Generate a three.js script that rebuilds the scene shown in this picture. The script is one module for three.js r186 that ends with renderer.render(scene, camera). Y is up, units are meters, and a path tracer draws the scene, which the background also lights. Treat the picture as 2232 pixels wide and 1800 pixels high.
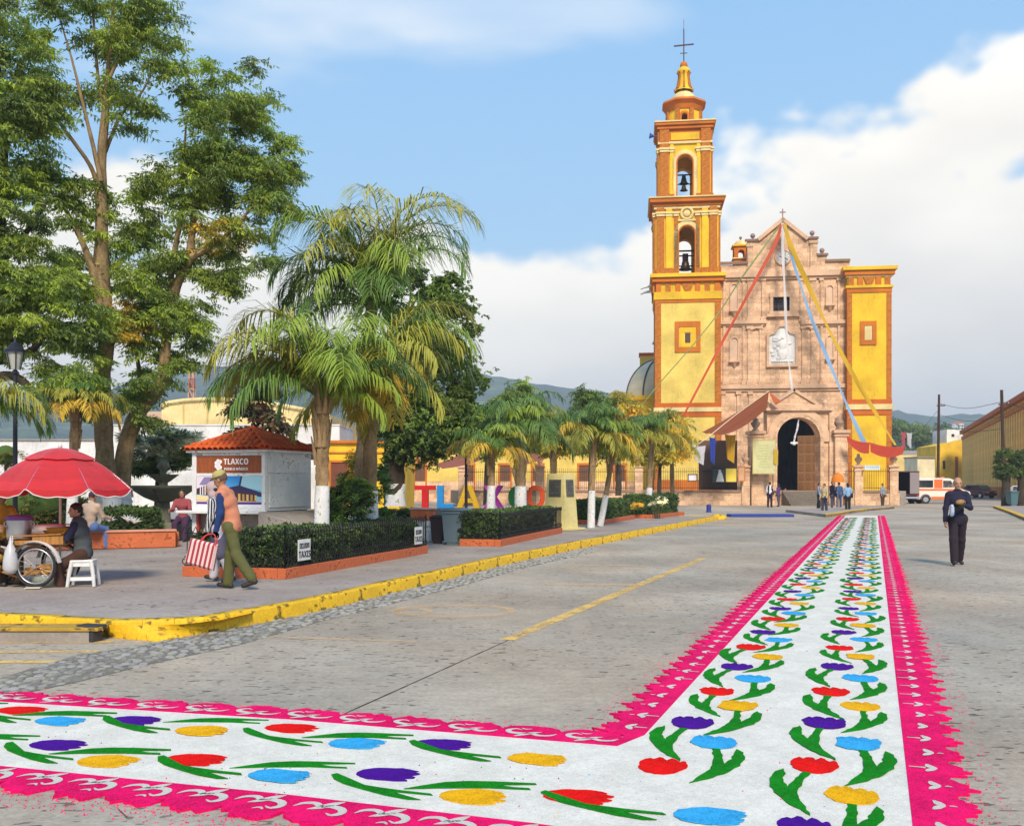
import * as THREE from 'three';
import { mergeGeometries, toCreasedNormals } from 'three/addons/utils/BufferGeometryUtils.js';
import { RoundedBoxGeometry } from 'three/addons/geometries/RoundedBoxGeometry.js';
import { FontLoader } from 'three/addons/loaders/FontLoader.js';
import { TextGeometry } from 'three/addons/geometries/TextGeometry.js';

// ---------- camera, sky, sun, exposure ----------
const scene = new THREE.Scene();
const renderer = new THREE.WebGLRenderer({ antialias: true });
renderer.toneMapping = THREE.LinearToneMapping;
renderer.toneMappingExposure = 1.52;
renderer.shadowMap.enabled = true;
// eye at 1.6 m; the photograph is cropped so that the horizon lies below its middle: the lens is shifted, not tilted
const camera = new THREE.PerspectiveCamera(2 * Math.atan(0.484) * 180 / Math.PI, 1024 / 825, 0.1, 9000);
camera.position.set(0, 1.6, 0);
camera.lookAt(0, 1.6, -10);
camera.setViewOffset(1024, 968, 0, 0, 1024, 825);
const SUN = new THREE.Vector3(0.08, 0.66, 0.74).normalize();
const sun = new THREE.DirectionalLight(new THREE.Color(1, 0.87, 0.72), 3.3);
sun.position.copy(SUN).multiplyScalar(200).add(new THREE.Vector3(5, 0, -40));
sun.target.position.set(5, 0, -40);
sun.castShadow = true; sun.shadow.radius = 26; sun.shadow.mapSize.set(4096, 4096);
Object.assign(sun.shadow.camera, { left: -90, right: 90, top: 90, bottom: -90, near: 1, far: 500 });
scene.add(sun, sun.target);

// ---------- random numbers and noise ----------
function rng(seed) { let a = seed >>> 0; return () => { a = (a + 0x6d2b79f5) | 0; let t = Math.imul(a ^ (a >>> 15), 1 | a); t = (t + Math.imul(t ^ (t >>> 7), 61 | t)) ^ t; return ((t ^ (t >>> 14)) >>> 0) / 4294967296; }; }
const clamp = (x, a, b) => Math.min(b, Math.max(a, x)), lerp = (a, b, t) => a + (b - a) * t, sstep = (a, b, x) => { const t = clamp((x - a) / (b - a), 0, 1); return t * t * (3 - 2 * t); };
function h3(x, y, z) { let h = Math.imul(x, 374761393) ^ Math.imul(y, 668265263) ^ Math.imul(z, 2147483647 - 1640531527); h = Math.imul(h ^ (h >>> 13), 1274126177); h ^= h >>> 16; return (h >>> 0) / 4294967296; }
function noise3(x, y, z) {
  const ix = Math.floor(x), iy = Math.floor(y), iz = Math.floor(z); let fx = x - ix, fy = y - iy, fz = z - iz;
  fx = fx * fx * (3 - 2 * fx); fy = fy * fy * (3 - 2 * fy); fz = fz * fz * (3 - 2 * fz);
  const c = (a, b, d) => h3(ix + a, iy + b, iz + d);
  return lerp(lerp(lerp(c(0, 0, 0), c(1, 0, 0), fx), lerp(c(0, 1, 0), c(1, 1, 0), fx), fy), lerp(lerp(c(0, 0, 1), c(1, 0, 1), fx), lerp(c(0, 1, 1), c(1, 1, 1), fx), fy), fz);
}
const fbm3 = (x, y, z, o = 5) => { let s = 0, a = 0.5, t = 0; for (let i = 0; i < o; i++, a *= 0.5) { s += a * noise3(x, y, z); t += a; x = x * 2.03 + 11.3; y = y * 2.03 + 5.7; z = z * 2.03 + 3.1; } return s / t; };

// ---------- sky: blue with a cumulus bank and high streaks, all round ----------
{
  const W = 2048, H = 1024, d = new Float32Array(W * H * 4);
  for (let r = 0; r < H; r++) {
    const up = ((r + 0.5) / H - 0.5) * Math.PI, y = Math.sin(up), el = up * 180 / Math.PI;
    for (let c = 0; c < W; c++) {
      const rd = ((c + 0.5) / W - 0.5) * 2 * Math.PI, x = Math.cos(rd) * Math.cos(up), z = Math.sin(rd) * Math.cos(up), i = (r * W + c) * 4;
      const e = Math.max(el, 0), g = Math.pow(clamp(e / 60, 0, 1), 0.6);
      let R = lerp(0.50, 0.08, g), G = lerp(0.76, 0.30, g), B = lerp(1.0, 0.74, g);
      if (el > -3 && el < 70) {
        // cumulus bank that rings the horizon; its upper edge wanders with the bearing
        const az = Math.atan2(x, -z);
        const top = 15.0 + 4.2 * Math.sin(az * 2.0 + 0.55) + 3.5 * sstep(0.28, 0.46, az) * (1 - sstep(0.8, 1.3, az)) + 9 * (noise3(x * 2.2 + 20, 3.3, z * 2.2 + 9) - 0.5);
        const bank = el < 42, n = bank ? fbm3(x * 9 + 4, y * 15, z * 9 + 1, 6) : 0, n2 = bank ? fbm3(x * 22 + 9, y * 34, z * 22, 4) : 0;
        const edge = top + (n - 0.5) * 17 + (n2 - 0.5) * 5;
        let m = bank ? sstep(0, 2.6, edge - el) : 0;
        const thin = m ? fbm3(x * 5 + 31, y * 16 + 2, z * 5 + 7, 4) : 0;
        if (m) m *= 0.82 + 0.18 * sstep(0.30, 0.52, thin + 0.22);
        // high thin streaks
        const p = 1 / (0.22 + Math.max(y, 0)), s1 = el < 9 ? 0 : fbm3(x * p * 1.5 + 3 + z * p * 0.6, 1.7, z * p * 3.0 + 8, 6), s2 = el < 9 ? 0 : fbm3(x * p * 0.9 + 5, 7.7, z * p * 1.1 + 2, 3);
        const hi = sstep(0.47, 0.72, s1) * sstep(0.39, 0.60, s2) * 0.8 * sstep(10, 20, el);
        const body = m ? fbm3(x * 7 + 1, y * 13 + 6, z * 7 + 3, 4) : 0;
        const tone = clamp(0.88 + 0.12 * sstep(-1, 11, el - top + 9) + (body - 0.5) * 0.34, 0.70, 1.0);
        const cr = 0.97 * tone, cg = 0.97 * tone, cb = 0.955 * Math.pow(tone, 0.85);
        R = lerp(R, cr, m); G = lerp(G, cg, m); B = lerp(B, cb, m);
        R = lerp(R, 0.93, hi); G = lerp(G, 0.95, hi); B = lerp(B, 0.98, hi);
      } else if (el <= -3) { R = 0.36; G = 0.34; B = 0.3; }
      d[i] = R * 0.865; d[i + 1] = G * 0.83; d[i + 2] = B * 0.765; d[i + 3] = 1;
    }
  }
  const t = new THREE.DataTexture(d, W, H, THREE.RGBAFormat, THREE.FloatType);
  t.mapping = THREE.EquirectangularReflectionMapping; t.magFilter = t.minFilter = THREE.LinearFilter; t.needsUpdate = true;
  scene.background = t; scene.environment = t;
}

// ---------- naming ----------
const used = {};
function numbered(n) { const k = used[n] = (used[n] ?? -1) + 1; return k ? n + '_' + String(k).padStart(3, '0') : n; }
function tag(o, label, category, group, kind) { if (label) o.userData.label = label; if (category) o.userData.category = category; if (group) o.userData.group = group; if (kind) o.userData.kind = kind; return o; }
function thing(name, label, category, pos = [0, 0, 0], turn = 0, group) { const o = new THREE.Group(); o.name = numbered(name); o.position.set(...pos); o.rotation.y = turn; tag(o, label, category, group); scene.add(o); return o; }
function part(parent, name, geo, mat, label, kind) { const m = new THREE.Mesh(Array.isArray(geo) ? merge(geo) : geo, mat); m.name = name; m.castShadow = m.receiveShadow = true; if (label) m.userData.label = label; if (kind) m.userData.kind = kind; parent.add(m); return m; }
function single(name, label, category, geo, mat, pos = [0, 0, 0], turn = 0, group) { const m = part(scene, numbered(name), geo, mat); m.position.set(...pos); m.rotation.y = turn; return tag(m, label, category, group); }
function struct(name, geo, mat) { const m = part(scene, numbered(name), geo, mat); m.userData.kind = 'structure'; return m; }

// ---------- where a point of the photograph (2232 x 1800) lies at a given depth, or on level ground ----------
const F = 2180, CX = 1116, HY = 1054, EYE = 1.6;
const V = (x, y, z) => new THREE.Vector3(x, y, z);
const at = (px, py, d) => V((px - CX) / F * d, EYE - (py - HY) / F * d, -d);
const X = (px, d) => (px - CX) / F * d, Y = (py, d) => EYE - (py - HY) / F * d;
const gd = (py, h = 0) => (EYE - h) * F / (py - HY);
const onG = (px, py, h = 0) => { const d = gd(py, h); return V((px - CX) / F * d, h, -d); };
const ST = 19.9 * Math.PI / 180, U = V(Math.sin(ST), 0, -Math.cos(ST)), N = V(Math.cos(ST), 0, Math.sin(ST));   // along the street, and to its right
const PH = 0.17;                                                                                                   // the plaza lies 0.2 m above the road

// ---------- geometry ----------
function prep(g) { let q = g.index ? g.toNonIndexed() : g.clone(); for (const k of Object.keys(q.attributes)) if (!['position', 'normal', 'uv', 'color'].includes(k)) q.deleteAttribute(k); if (!q.attributes.normal) q.computeVertexNormals(); if (!q.attributes.uv) q.setAttribute('uv', new THREE.BufferAttribute(new Float32Array(q.attributes.position.count * 2), 2)); return q; }
function merge(list) { list = list.flat(Infinity); if (list.length === 1) return list[0]; const q = list.map(prep); if (!q.every((g) => g.attributes.color)) q.forEach((g) => g.deleteAttribute('color')); return mergeGeometries(q); }
function metric(g, s = 1) {                                              // uv in metres from the way each face looks
  const q = prep(g), p = q.attributes.position, uv = q.attributes.uv, a = V(), b = V(), c = V(), n = V();
  for (let i = 0; i < p.count; i += 3) {
    a.fromBufferAttribute(p, i); b.fromBufferAttribute(p, i + 1); c.fromBufferAttribute(p, i + 2);
    n.copy(b).sub(a).cross(c.clone().sub(a)); const ax = Math.abs(n.x), ay = Math.abs(n.y), az = Math.abs(n.z);
    [a, b, c].forEach((v, k) => ay >= ax && ay >= az ? uv.setXY(i + k, v.x * s, v.z * s) : ax > az ? uv.setXY(i + k, v.z * s, v.y * s) : uv.setXY(i + k, v.x * s, v.y * s));
  }
  return q;
}
const moved = (g, x = 0, y = 0, z = 0, ry = 0, rx = 0, rz = 0) => { const m = new THREE.Matrix4().makeRotationFromEuler(new THREE.Euler(rx, ry, rz, 'YXZ')); m.setPosition(x, y, z); return g.applyMatrix4(m); };
function box(w, h, d, x = 0, y = 0, z = 0, ry = 0, r = 0) { const g = r ? new RoundedBoxGeometry(w, h, d, 1, Math.min(r, w / 2.1, h / 2.1, d / 2.1)) : new THREE.BoxGeometry(w, h, d); return metric(moved(g, x, y, z, ry)); }
const bx2 = (x0, y0, z0, x1, y1, z1, r = 0) => box(Math.abs(x1 - x0), Math.abs(y1 - y0), Math.abs(z1 - z0), (x0 + x1) / 2, (y0 + y1) / 2, (z0 + z1) / 2, 0, r);
const cyl = (r0, r1, h, x = 0, y = 0, z = 0, n = 12) => moved(new THREE.CylinderGeometry(r1, r0, h, n), x, y + h / 2, z);      // r0 below, y = base
const lathe = (pts, n = 20, x = 0, y = 0, z = 0) => moved(new THREE.LatheGeometry(pts.map((p) => new THREE.Vector2(p[0], p[1])), n), x, y, z);
const ball = (r, x, y, z, sx = 1, sy = 1, sz = 1, n = 12) => moved(new THREE.SphereGeometry(r, n, Math.ceil(n * 0.7)).scale(sx, sy, sz), x, y, z);
function tube(pts, r, n = 6, seg) { const c = new THREE.CatmullRomCurve3(pts.map((p) => p.isVector3 ? p : V(...p))); return new THREE.TubeGeometry(c, seg ?? Math.max(4, pts.length * 4), r, n, false); }
function limb(pts, rads, n = 8, seg = 5, rough = 0, sd = 1) {            // a branch that tapers: radius given at each point
  const c = new THREE.CatmullRomCurve3(pts.map((p) => p.isVector3 ? p : V(...p))), S = (pts.length - 1) * seg, g = new THREE.TubeGeometry(c, S, 1, n, false), p = g.attributes.position;
  for (let i = 0; i <= S; i++) {
    const t = i / S, f = t * (rads.length - 1), k = Math.min(rads.length - 2, Math.floor(f)), r = lerp(rads[k], rads[k + 1], f - k), q = c.getPointAt(t);
    for (let j = 0; j <= n; j++) { const o = i * (n + 1) + j, rr = r * (1 + rough * (h3(i, j % n, sd) - 0.5)); p.setXYZ(o, q.x + (p.getX(o) - q.x) * rr, q.y + (p.getY(o) - q.y) * rr, q.z + (p.getZ(o) - q.z) * rr); }
  }
  const L = c.getLength(), uv = g.attributes.uv; for (let i = 0; i < uv.count; i++) uv.setXY(i, uv.getX(i) * L, uv.getY(i) * rads[0] * 6.28);
  g.computeVertexNormals(); return g;
}
const faceted = (g) => { const q = g.index ? g.toNonIndexed() : g; q.computeVertexNormals(); return metric(q); };
function bar(a, b, r, n = 6) { const g = new THREE.CylinderGeometry(r, r, a.distanceTo(b), n), q = new THREE.Quaternion().setFromUnitVectors(V(0, 1, 0), b.clone().sub(a).normalize()); return g.applyQuaternion(q).translate((a.x + b.x) / 2, (a.y + b.y) / 2, (a.z + b.z) / 2); }
function ext(pts, depth, opt = {}) {                                     // extruded outline in xy, front face at z = 0, going back
  const s = pts instanceof THREE.Shape ? pts : new THREE.Shape(pts.map((p) => new THREE.Vector2(p[0], p[1])));
  for (const h of opt.holes ?? []) s.holes.push(h);
  const b = opt.bevel ?? 0, g = new THREE.ExtrudeGeometry(s, { depth: depth - 2 * b, bevelEnabled: b > 0, bevelSize: b, bevelOffset: -b, bevelThickness: b, bevelSegments: 1, curveSegments: opt.seg ?? 12 });
  return metric(g.translate(0, 0, -depth + b));
}
function archPath(x0, x1, y0, ys, seg) { const p = new THREE.Path(), r = (x1 - x0) / 2; p.moveTo(x0, y0); p.lineTo(x0, ys); p.absarc((x0 + x1) / 2, ys, r, Math.PI, 0, true); p.lineTo(x1, y0); p.lineTo(x0, y0); return p; }
function archRing(cx, ys, r0, r1, y0, depth) { const s = new THREE.Shape(); s.moveTo(cx - r1, y0); s.lineTo(cx - r1, ys); s.absarc(cx, ys, r1, Math.PI, 0, true); s.lineTo(cx + r1, y0); s.lineTo(cx + r0, y0); s.lineTo(cx + r0, ys); s.absarc(cx, ys, r0, 0, Math.PI, false); s.lineTo(cx - r0, y0); s.lineTo(cx - r1, y0); return ext(s, depth, { seg: 16 }); }
function flat(pts, y = 0) {                                              // level sheet from ground points, uv in metres
  const g = new THREE.ShapeGeometry(new THREE.Shape(pts.map((p) => new THREE.Vector2(p.x, -p.z)))); g.rotateX(-Math.PI / 2).translate(0, y, 0);
  const p = g.attributes.position, uv = g.attributes.uv; for (let i = 0; i < p.count; i++) uv.setXY(i, p.getX(i), -p.getZ(i)); return g;
}
function slab(pts, y0, y1) { const s = new THREE.Shape(pts.map((p) => new THREE.Vector2(p.x, -p.z))), g = new THREE.ExtrudeGeometry(s, { depth: y1 - y0, bevelEnabled: false }); g.rotateX(-Math.PI / 2).translate(0, y0, 0); return metric(g); }
function strip(rows) {                                                   // surface through rows of points (all rows equally long)
  const m = rows[0].length, pos = [], idx = [], uv = [];
  rows.forEach((r, i) => r.forEach((p, j) => { pos.push(p.x, p.y, p.z); uv.push(i / (rows.length - 1), j / (m - 1)); }));
  for (let i = 0; i + 1 < rows.length; i++) for (let j = 0; j + 1 < m; j++) { const a = i * m + j; idx.push(a, a + 1, a + m, a + 1, a + m + 1, a + m); }
  const g = new THREE.BufferGeometry(); g.setAttribute('position', new THREE.Float32BufferAttribute(pos, 3)); g.setAttribute('uv', new THREE.Float32BufferAttribute(uv, 2)); g.setIndex(idx); g.computeVertexNormals(); return g;
}

// ---------- procedural textures ----------
function tile(size, seed, fn) {                                          // fn(u, v, fb) -> [r, g, b] 0..255 in sRGB; fb(freq, octaves, k) tileable noise 0..1
  const c = new Uint8Array(size * size * 4);
  const vn = (x, y, per, s) => { const ix = Math.floor(x), iy = Math.floor(y); let fx = x - ix, fy = y - iy; fx = fx * fx * (3 - 2 * fx); fy = fy * fy * (3 - 2 * fy); const w = (a, b) => h3(((ix + a) % per + per) % per, ((iy + b) % per + per) % per, s); return lerp(lerp(w(0, 0), w(1, 0), fx), lerp(w(0, 1), w(1, 1), fx), fy); };
  for (let y = 0; y < size; y++) for (let x = 0; x < size; x++) {
    const u = x / size, v = y / size, fb = (f, o = 4, k = 0, sx = 1) => { let s = 0, a = 0.5, t = 0, q = f; for (let i = 0; i < o; i++, a *= 0.55, q *= 2) { s += a * vn(u * q * sx, v * q, q * Math.max(sx, 1), seed + k * 7 + i * 13); t += a; } return s / t; };
    const o = fn(u, v, fb), i = (y * size + x) * 4; c[i] = clamp(o[0], 0, 255); c[i + 1] = clamp(o[1], 0, 255); c[i + 2] = clamp(o[2], 0, 255); c[i + 3] = 255;
  }
  return c;
}
function tex(size, metres, data, srgb = true) { const t = new THREE.DataTexture(data, size, size); t.wrapS = t.wrapT = THREE.RepeatWrapping; t.magFilter = THREE.LinearFilter; t.minFilter = THREE.LinearMipmapLinearFilter; t.generateMipmaps = true; t.repeat.set(1 / metres, 1 / metres); if (srgb) t.colorSpace = THREE.SRGBColorSpace; t.needsUpdate = true; return t; }
const again = (t, metres) => { const c = t.clone(); c.repeat.set(1 / metres, 1 / metres); c.needsUpdate = true; return c; };
const gray = (f) => (u, v, fb) => { const g = f(u, v, fb); return [g, g, g]; };
const T = {};
T.plaster = tex(512, 4, tile(512, 3, gray((u, v, fb) => { const a = fb(4, 5, 1), b = fb(64, 3, 2), st = fb(6, 4, 3, 4); return 238 + (a - 0.5) * 60 + (b - 0.5) * 26 - sstep(0.58, 0.8, st) * 11; })));
T.grain = tex(512, 1, tile(512, 5, gray((u, v, fb) => 128 + (fb(24, 4, 1) - 0.5) * 160 + (fb(128, 2, 2) - 0.5) * 90)), false);
T.stone = tex(512, 3, tile(512, 9, (u, v, fb) => { const row = Math.floor(v * 8), uu = (u * 4 + (row % 2) * 0.5) % 1, vv = (v * 8) % 1, k = Math.floor((u * 4 + (row % 2) * 0.5)) % 4, t = h3(k, row, 5), j = Math.min(Math.min(uu, 1 - uu) * 4, Math.min(vv, 1 - vv) * 2), jn = j < 0.05 ? 0.80 : 1, a = fb(6, 5, 1), b = fb(48, 3, 2), s = sstep(0.6, 0.8, fb(5, 5, 4)); const g = (212 + (t - 0.5) * 44 + (a - 0.5) * 80 + (b - 0.5) * 60) * jn; return [g + 8 - s * 40, g - s * 52, g - 8 - s * 58]; }));
T.brick = tex(512, 1.2, tile(512, 12, (u, v, fb) => { const row = Math.floor(v * 12), uu = (u * 5 + (row % 2) * 0.5) % 1, vv = (v * 12) % 1, j = Math.min(uu, 1 - uu) * 2.4 < 0.09 || Math.min(vv, 1 - vv) < 0.07, t = h3(Math.floor(u * 5 + (row % 2) * 0.5) % 5, row, 3), g = j ? 175 : 222 + (t - 0.5) * 44 + (fb(32, 3, 1) - 0.5) * 34; return [g, g, g]; }));
T.concrete = tex(512, 2.6, tile(512, 21, (u, v, fb) => { const a = fb(3, 6, 1), b = fb(90, 3, 2), c = fb(14, 4, 3), p = sstep(0.70, 0.74, fb(100, 2, 4, 0.5)) * sstep(0.55, 0.66, fb(5, 3, 5)); const g = 205 + (a - 0.5) * 52 + (b - 0.5) * 34 + (c - 0.5) * 22 - p * 96; return [g, g - 1 + (a - 0.5) * 6, g - 4 + (c - 0.5) * 10]; }));
T.road = tex(1024, 4.6, tile(1024, 27, (u, v, fb) => {
  const a = fb(2, 6, 1), b = fb(180, 3, 2), c = fb(18, 4, 3), m = fb(3, 4, 6), cell = 0.5 + 0.5 * Math.sin((v * 28 + fb(8, 3, 7) * 1.2) * Math.PI * 2);
  const pit = sstep(0.74, 0.78, fb(120, 2, 4, 0.5)) * sstep(0.42, 0.56, fb(3, 4, 5)), wet = sstep(0.62, 0.8, fb(5, 5, 8));
  const g = 200 + (a - 0.5) * 44 + (b - 0.5) * 40 + (c - 0.5) * 26 + cell * 5 - pit * 74 - wet * 6;
  return [g + 3 + (m - 0.5) * 12, g - 1, g - 9 - (m - 0.5) * 12];
}));
T.roadbump = tex(512, 1.6, tile(512, 33, gray((u, v, fb) => 128 + (fb(40, 4, 1) - 0.5) * 130 + (fb(200, 2, 2) - 0.5) * 110 - sstep(0.66, 0.7, fb(30, 3, 4, 0.5)) * 70)), false);
T.bark = tex(512, 1, tile(512, 41, (u, v, fb) => { const a = fb(4, 5, 1), r = fb(6, 5, 2, 0.5), s = fb(24, 4, 3); const g = 190 + (a - 0.5) * 80 + (r - 0.5) * 90 + (s - 0.5) * 60; return [g + 8, g, g - 16]; }));
T.cloth = tex(256, 0.05, tile(256, 45, gray((u, v, fb) => 225 + 18 * Math.sin(u * 64 * Math.PI) * Math.sin(v * 64 * Math.PI) + (fb(16, 3, 1) - 0.5) * 30)));
T.paint = tex(512, 1.6, tile(512, 49, (u, v, fb) => { const a = fb(6, 5, 1), w = sstep(0.62, 0.7, fb(40, 4, 2) * 0.6 + a * 0.4), g = 236 + (a - 0.5) * 44 + (fb(90, 2, 3) - 0.5) * 20 - w * 70; return [g, g, g - w * 16]; }));
T.sawdust = tex(512, 0.8, tile(512, 53, gray((u, v, fb) => 238 + (fb(170, 2, 1) - 0.5) * 46 + (fb(4, 5, 2) - 0.5) * 34 + (fb(30, 3, 3) - 0.5) * 20)));
T.dye = tex(512, 0.8, tile(512, 63, gray((u, v, fb) => 236 + (fb(150, 2, 1) - 0.5) * 110 + (fb(4, 5, 2) - 0.5) * 70 + (fb(24, 3, 3) - 0.5) * 40)));
T.kerb = tex(512, 1.9, tile(512, 59, (u, v, fb) => { const a = fb(5, 5, 1), w = sstep(0.60, 0.68, fb(26, 4, 2, 0.5) * 0.6 + a * 0.4), s = sstep(0.62, 0.74, fb(9, 5, 3, 3)), g = 240 + (a - 0.5) * 40 + (fb(90, 2, 4) - 0.5) * 30; return [g - w * 120 - s * 70, g - w * 110 - s * 78, g - w * 60 - s * 60]; }));
T.wood = tex(256, 0.6, tile(256, 57, gray((u, v, fb) => 215 + (fb(4, 5, 1, 8) - 0.5) * 90 + (fb(40, 2, 2) - 0.5) * 24)));

const lin = (hex) => new THREE.Color(hex);
function mat(color, o = {}) { const { cls, ...r } = o, m = new (cls ?? THREE.MeshStandardMaterial)({ roughness: 0.8, ...r }); if (Array.isArray(color)) m.color.setRGB(...color); else m.color.set(color); return m; }
const plaster = (c, o = {}) => mat(c, { map: T.plaster, bumpMap: T.grain, bumpScale: 0.004, roughness: 0.88, ...o });
const M = {
  yellow: plaster([0.86, 0.64, 0.145]), gold: plaster([0.87, 0.54, 0.024]), ochre: plaster([0.62, 0.175, 0.013]), cream: plaster([0.85, 0.67, 0.30]), brick: mat([0.66, 0.215, 0.02], { map: T.brick, bumpMap: T.brick, bumpScale: 0.01, roughness: 0.9 }),
  rust: plaster([0.60, 0.135, 0.012]), stone: mat([0.86, 0.605, 0.40], { map: T.stone, bumpMap: T.stone, bumpScale: 0.012, roughness: 0.93 }), stoneTrim: mat([0.74, 0.485, 0.305], { map: T.plaster, bumpMap: T.grain, bumpScale: 0.006, roughness: 0.93 }), dome: plaster([0.88, 0.76, 0.48]),
  white: plaster([0.80, 0.80, 0.78]), dark: mat([0.012, 0.011, 0.012], { roughness: 0.7 }), iron: mat([0.018, 0.018, 0.02], { roughness: 0.5, metalness: 0.5 }), bronze: mat([0.10, 0.075, 0.05], { roughness: 0.45, metalness: 0.8 }),
  concrete: mat([0.50, 0.45, 0.40], { map: T.concrete, bumpMap: T.grain, bumpScale: 0.004, roughness: 0.92 }), whitewash: mat([0.86, 0.86, 0.84], { map: T.paint, bumpMap: T.grain, bumpScale: 0.008, roughness: 0.9 }),
  kerbYellow: mat([0.86, 0.51, 0.008], { map: T.kerb, bumpMap: T.grain, bumpScale: 0.006, roughness: 0.7 }), kerbRed: mat([0.66, 0.17, 0.06], { map: T.paint, bumpMap: T.grain, bumpScale: 0.006, roughness: 0.85 }), steel: mat([0.55, 0.56, 0.57], { roughness: 0.35, metalness: 0.9 }), wood: mat([0.42, 0.20, 0.06], { map: T.wood, roughness: 0.6 }),
};

// ================= ground, road, plaza =================
const roadM = mat([0.58, 0.51, 0.415], { map: T.road, bumpMap: T.roadbump, bumpScale: 0.006, roughness: 0.93 });
const earthM = mat([0.36, 0.34, 0.27], { map: again(T.concrete, 23), roughness: 1 });
struct('ground', metric(new THREE.PlaneGeometry(9000, 9000).rotateX(-Math.PI / 2).translate(0, -0.02, 0)), earthM);
{ // the road: a fine mesh so that wear, dust and oil stains differ from place to place
  const xs = [-150, -60], zs = [30, 4], uvs = [], pos = [], col = [], idx = []; for (let x = -30; x <= 40; x += 0.5) xs.push(x); xs.push(70, 150); for (let z = 0; z >= -62; z -= 0.5) zs.push(z); zs.push(-80, -120, -260);
  for (const z of zs) for (const x of xs) { pos.push(x, 0, z); uvs.push(x, -z); const k = fbm3(x * 0.35, 2.2, z * 0.35, 4), b = fbm3(x * 1.1 + 9, 5.1, z * 1.1, 3), f = 1 + (k - 0.5) * 0.62 + (b - 0.5) * 0.34, w = (fbm3(x * 0.2 + 40, 1, z * 0.2, 3) - 0.5) * 0.22; col.push(f * (1 + w), f, f * (1 - w)); }
  for (let j = 0; j + 1 < zs.length; j++) for (let i = 0; i + 1 < xs.length; i++) { const a = j * xs.length + i, c = a + xs.length; idx.push(a, a + 1, c, a + 1, c + 1, c); }
  const g = new THREE.BufferGeometry(); g.setAttribute('position', new THREE.Float32BufferAttribute(pos, 3)); g.setAttribute('uv', new THREE.Float32BufferAttribute(uvs, 2)); g.setAttribute('color', new THREE.Float32BufferAttribute(col, 3)); g.setIndex(idx); g.computeVertexNormals(); roadM.vertexColors = true; struct('road', g, roadM);
}

// outer edge of the plaza, far end first
const edge = [[1570, 1122], [1480, 1138.5], [1244, 1182], [1090, 1213], [933, 1249], [830, 1271], [746, 1290], [650, 1310], [549, 1327.5], [490, 1338], [446, 1344.5], [380, 1348.5], [310, 1350.5], [249, 1350.5], [120, 1344], [0, 1338], [-180, 1330], [-500, 1316]].map((p) => onG(p[0], p[1], PH));
const back = [V(-60, PH, edge.at(-1).z - 3), V(-75, PH, -78), edge[0].clone().addScaledVector(N, -70), edge[0].clone().addScaledVector(N, -0.2)];
const paving = mat([0.54, 0.46, 0.40], { map: again(T.concrete, 3.1), bumpMap: T.roadbump, bumpScale: 0.004, roughness: 0.92 });
const offsetEdge = (w) => edge.map((p, i) => { const a = edge[Math.max(0, i - 1)], b = edge[Math.min(edge.length - 1, i + 1)], d = b.clone().sub(a).normalize(); return p.clone().add(V(d.z, 0, -d.x).multiplyScalar(-w)); });
const inner = offsetEdge(-0.17).map((p, i) => { const q = edge[i].clone(), a = edge[Math.max(0, i - 1)], b = edge[Math.min(edge.length - 1, i + 1)], d = b.clone().sub(a).normalize(), n = V(-d.z, 0, d.x); if (n.x > 0 && i < 8) n.negate(); if (i >= 8 && n.z > 0) n.negate(); return q.add(n.multiplyScalar(0.17)); });
struct('plaza_pavement', slab([...inner, ...back], -0.01, PH - 0.006), paving);
{
  const kerb = new THREE.Group(); kerb.name = 'kerb'; kerb.userData.kind = 'structure'; scene.add(kerb);
  const r = rng(5), stones = [];
  for (let i = 0; i + 1 < edge.length; i++) {
    const L = edge[i].distanceTo(edge[i + 1]), n = Math.max(1, Math.round(L / 2.6));
    for (let k = 0; k < n; k++) {
      const g0 = k / n + 0.002 / L, g1 = (k + 1) / n - 0.002 / L, o0 = edge[i].clone().lerp(edge[i + 1], g0), o1 = edge[i].clone().lerp(edge[i + 1], g1), i0 = inner[i].clone().lerp(inner[i + 1], g0), i1 = inner[i].clone().lerp(inner[i + 1], g1), h = PH + 0.004 + (r() - 0.5) * 0.008;
      const row = (o, n2) => { const d = n2.clone().sub(o); return [o.clone().addScaledVector(d, -0.12).setY(-0.01), o.clone().addScaledVector(d, 0.02).setY(h - 0.025), o.clone().addScaledVector(d, 0.14).setY(h), n2.clone().setY(h), n2.clone().setY(0)]; };
      const a = row(o0, i0), b = row(o1, i1), cap = (q) => strip([[q[0], q[1], q[2]], [q[4], q[3].clone().lerp(q[2], 0.1), q[2]]]);
      part(kerb, 'kerb_stone', merge([strip([a, b]), cap(a), cap(b)].map((g) => metric(g))), M.kerbYellow);
    }
  }
  // sloping yellow apron at the corner
  const top = [[549, 1334], [480, 1349], [400, 1358], [310, 1361], [238, 1359]].map((p) => onG(p[0], p[1], 0.15)), low = [[556, 1346], [500, 1365], [420, 1385], [340, 1396], [212, 1385]].map((p) => onG(p[0], p[1], 0.002));
  const mid = top.map((p, i) => p.clone().lerp(low[i], 0.5).setY(0.085 + 0.012 * (i % 2)));
  part(kerb, 'corner_apron', metric(strip([top, mid, low])), M.kerbYellow);
}
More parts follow.
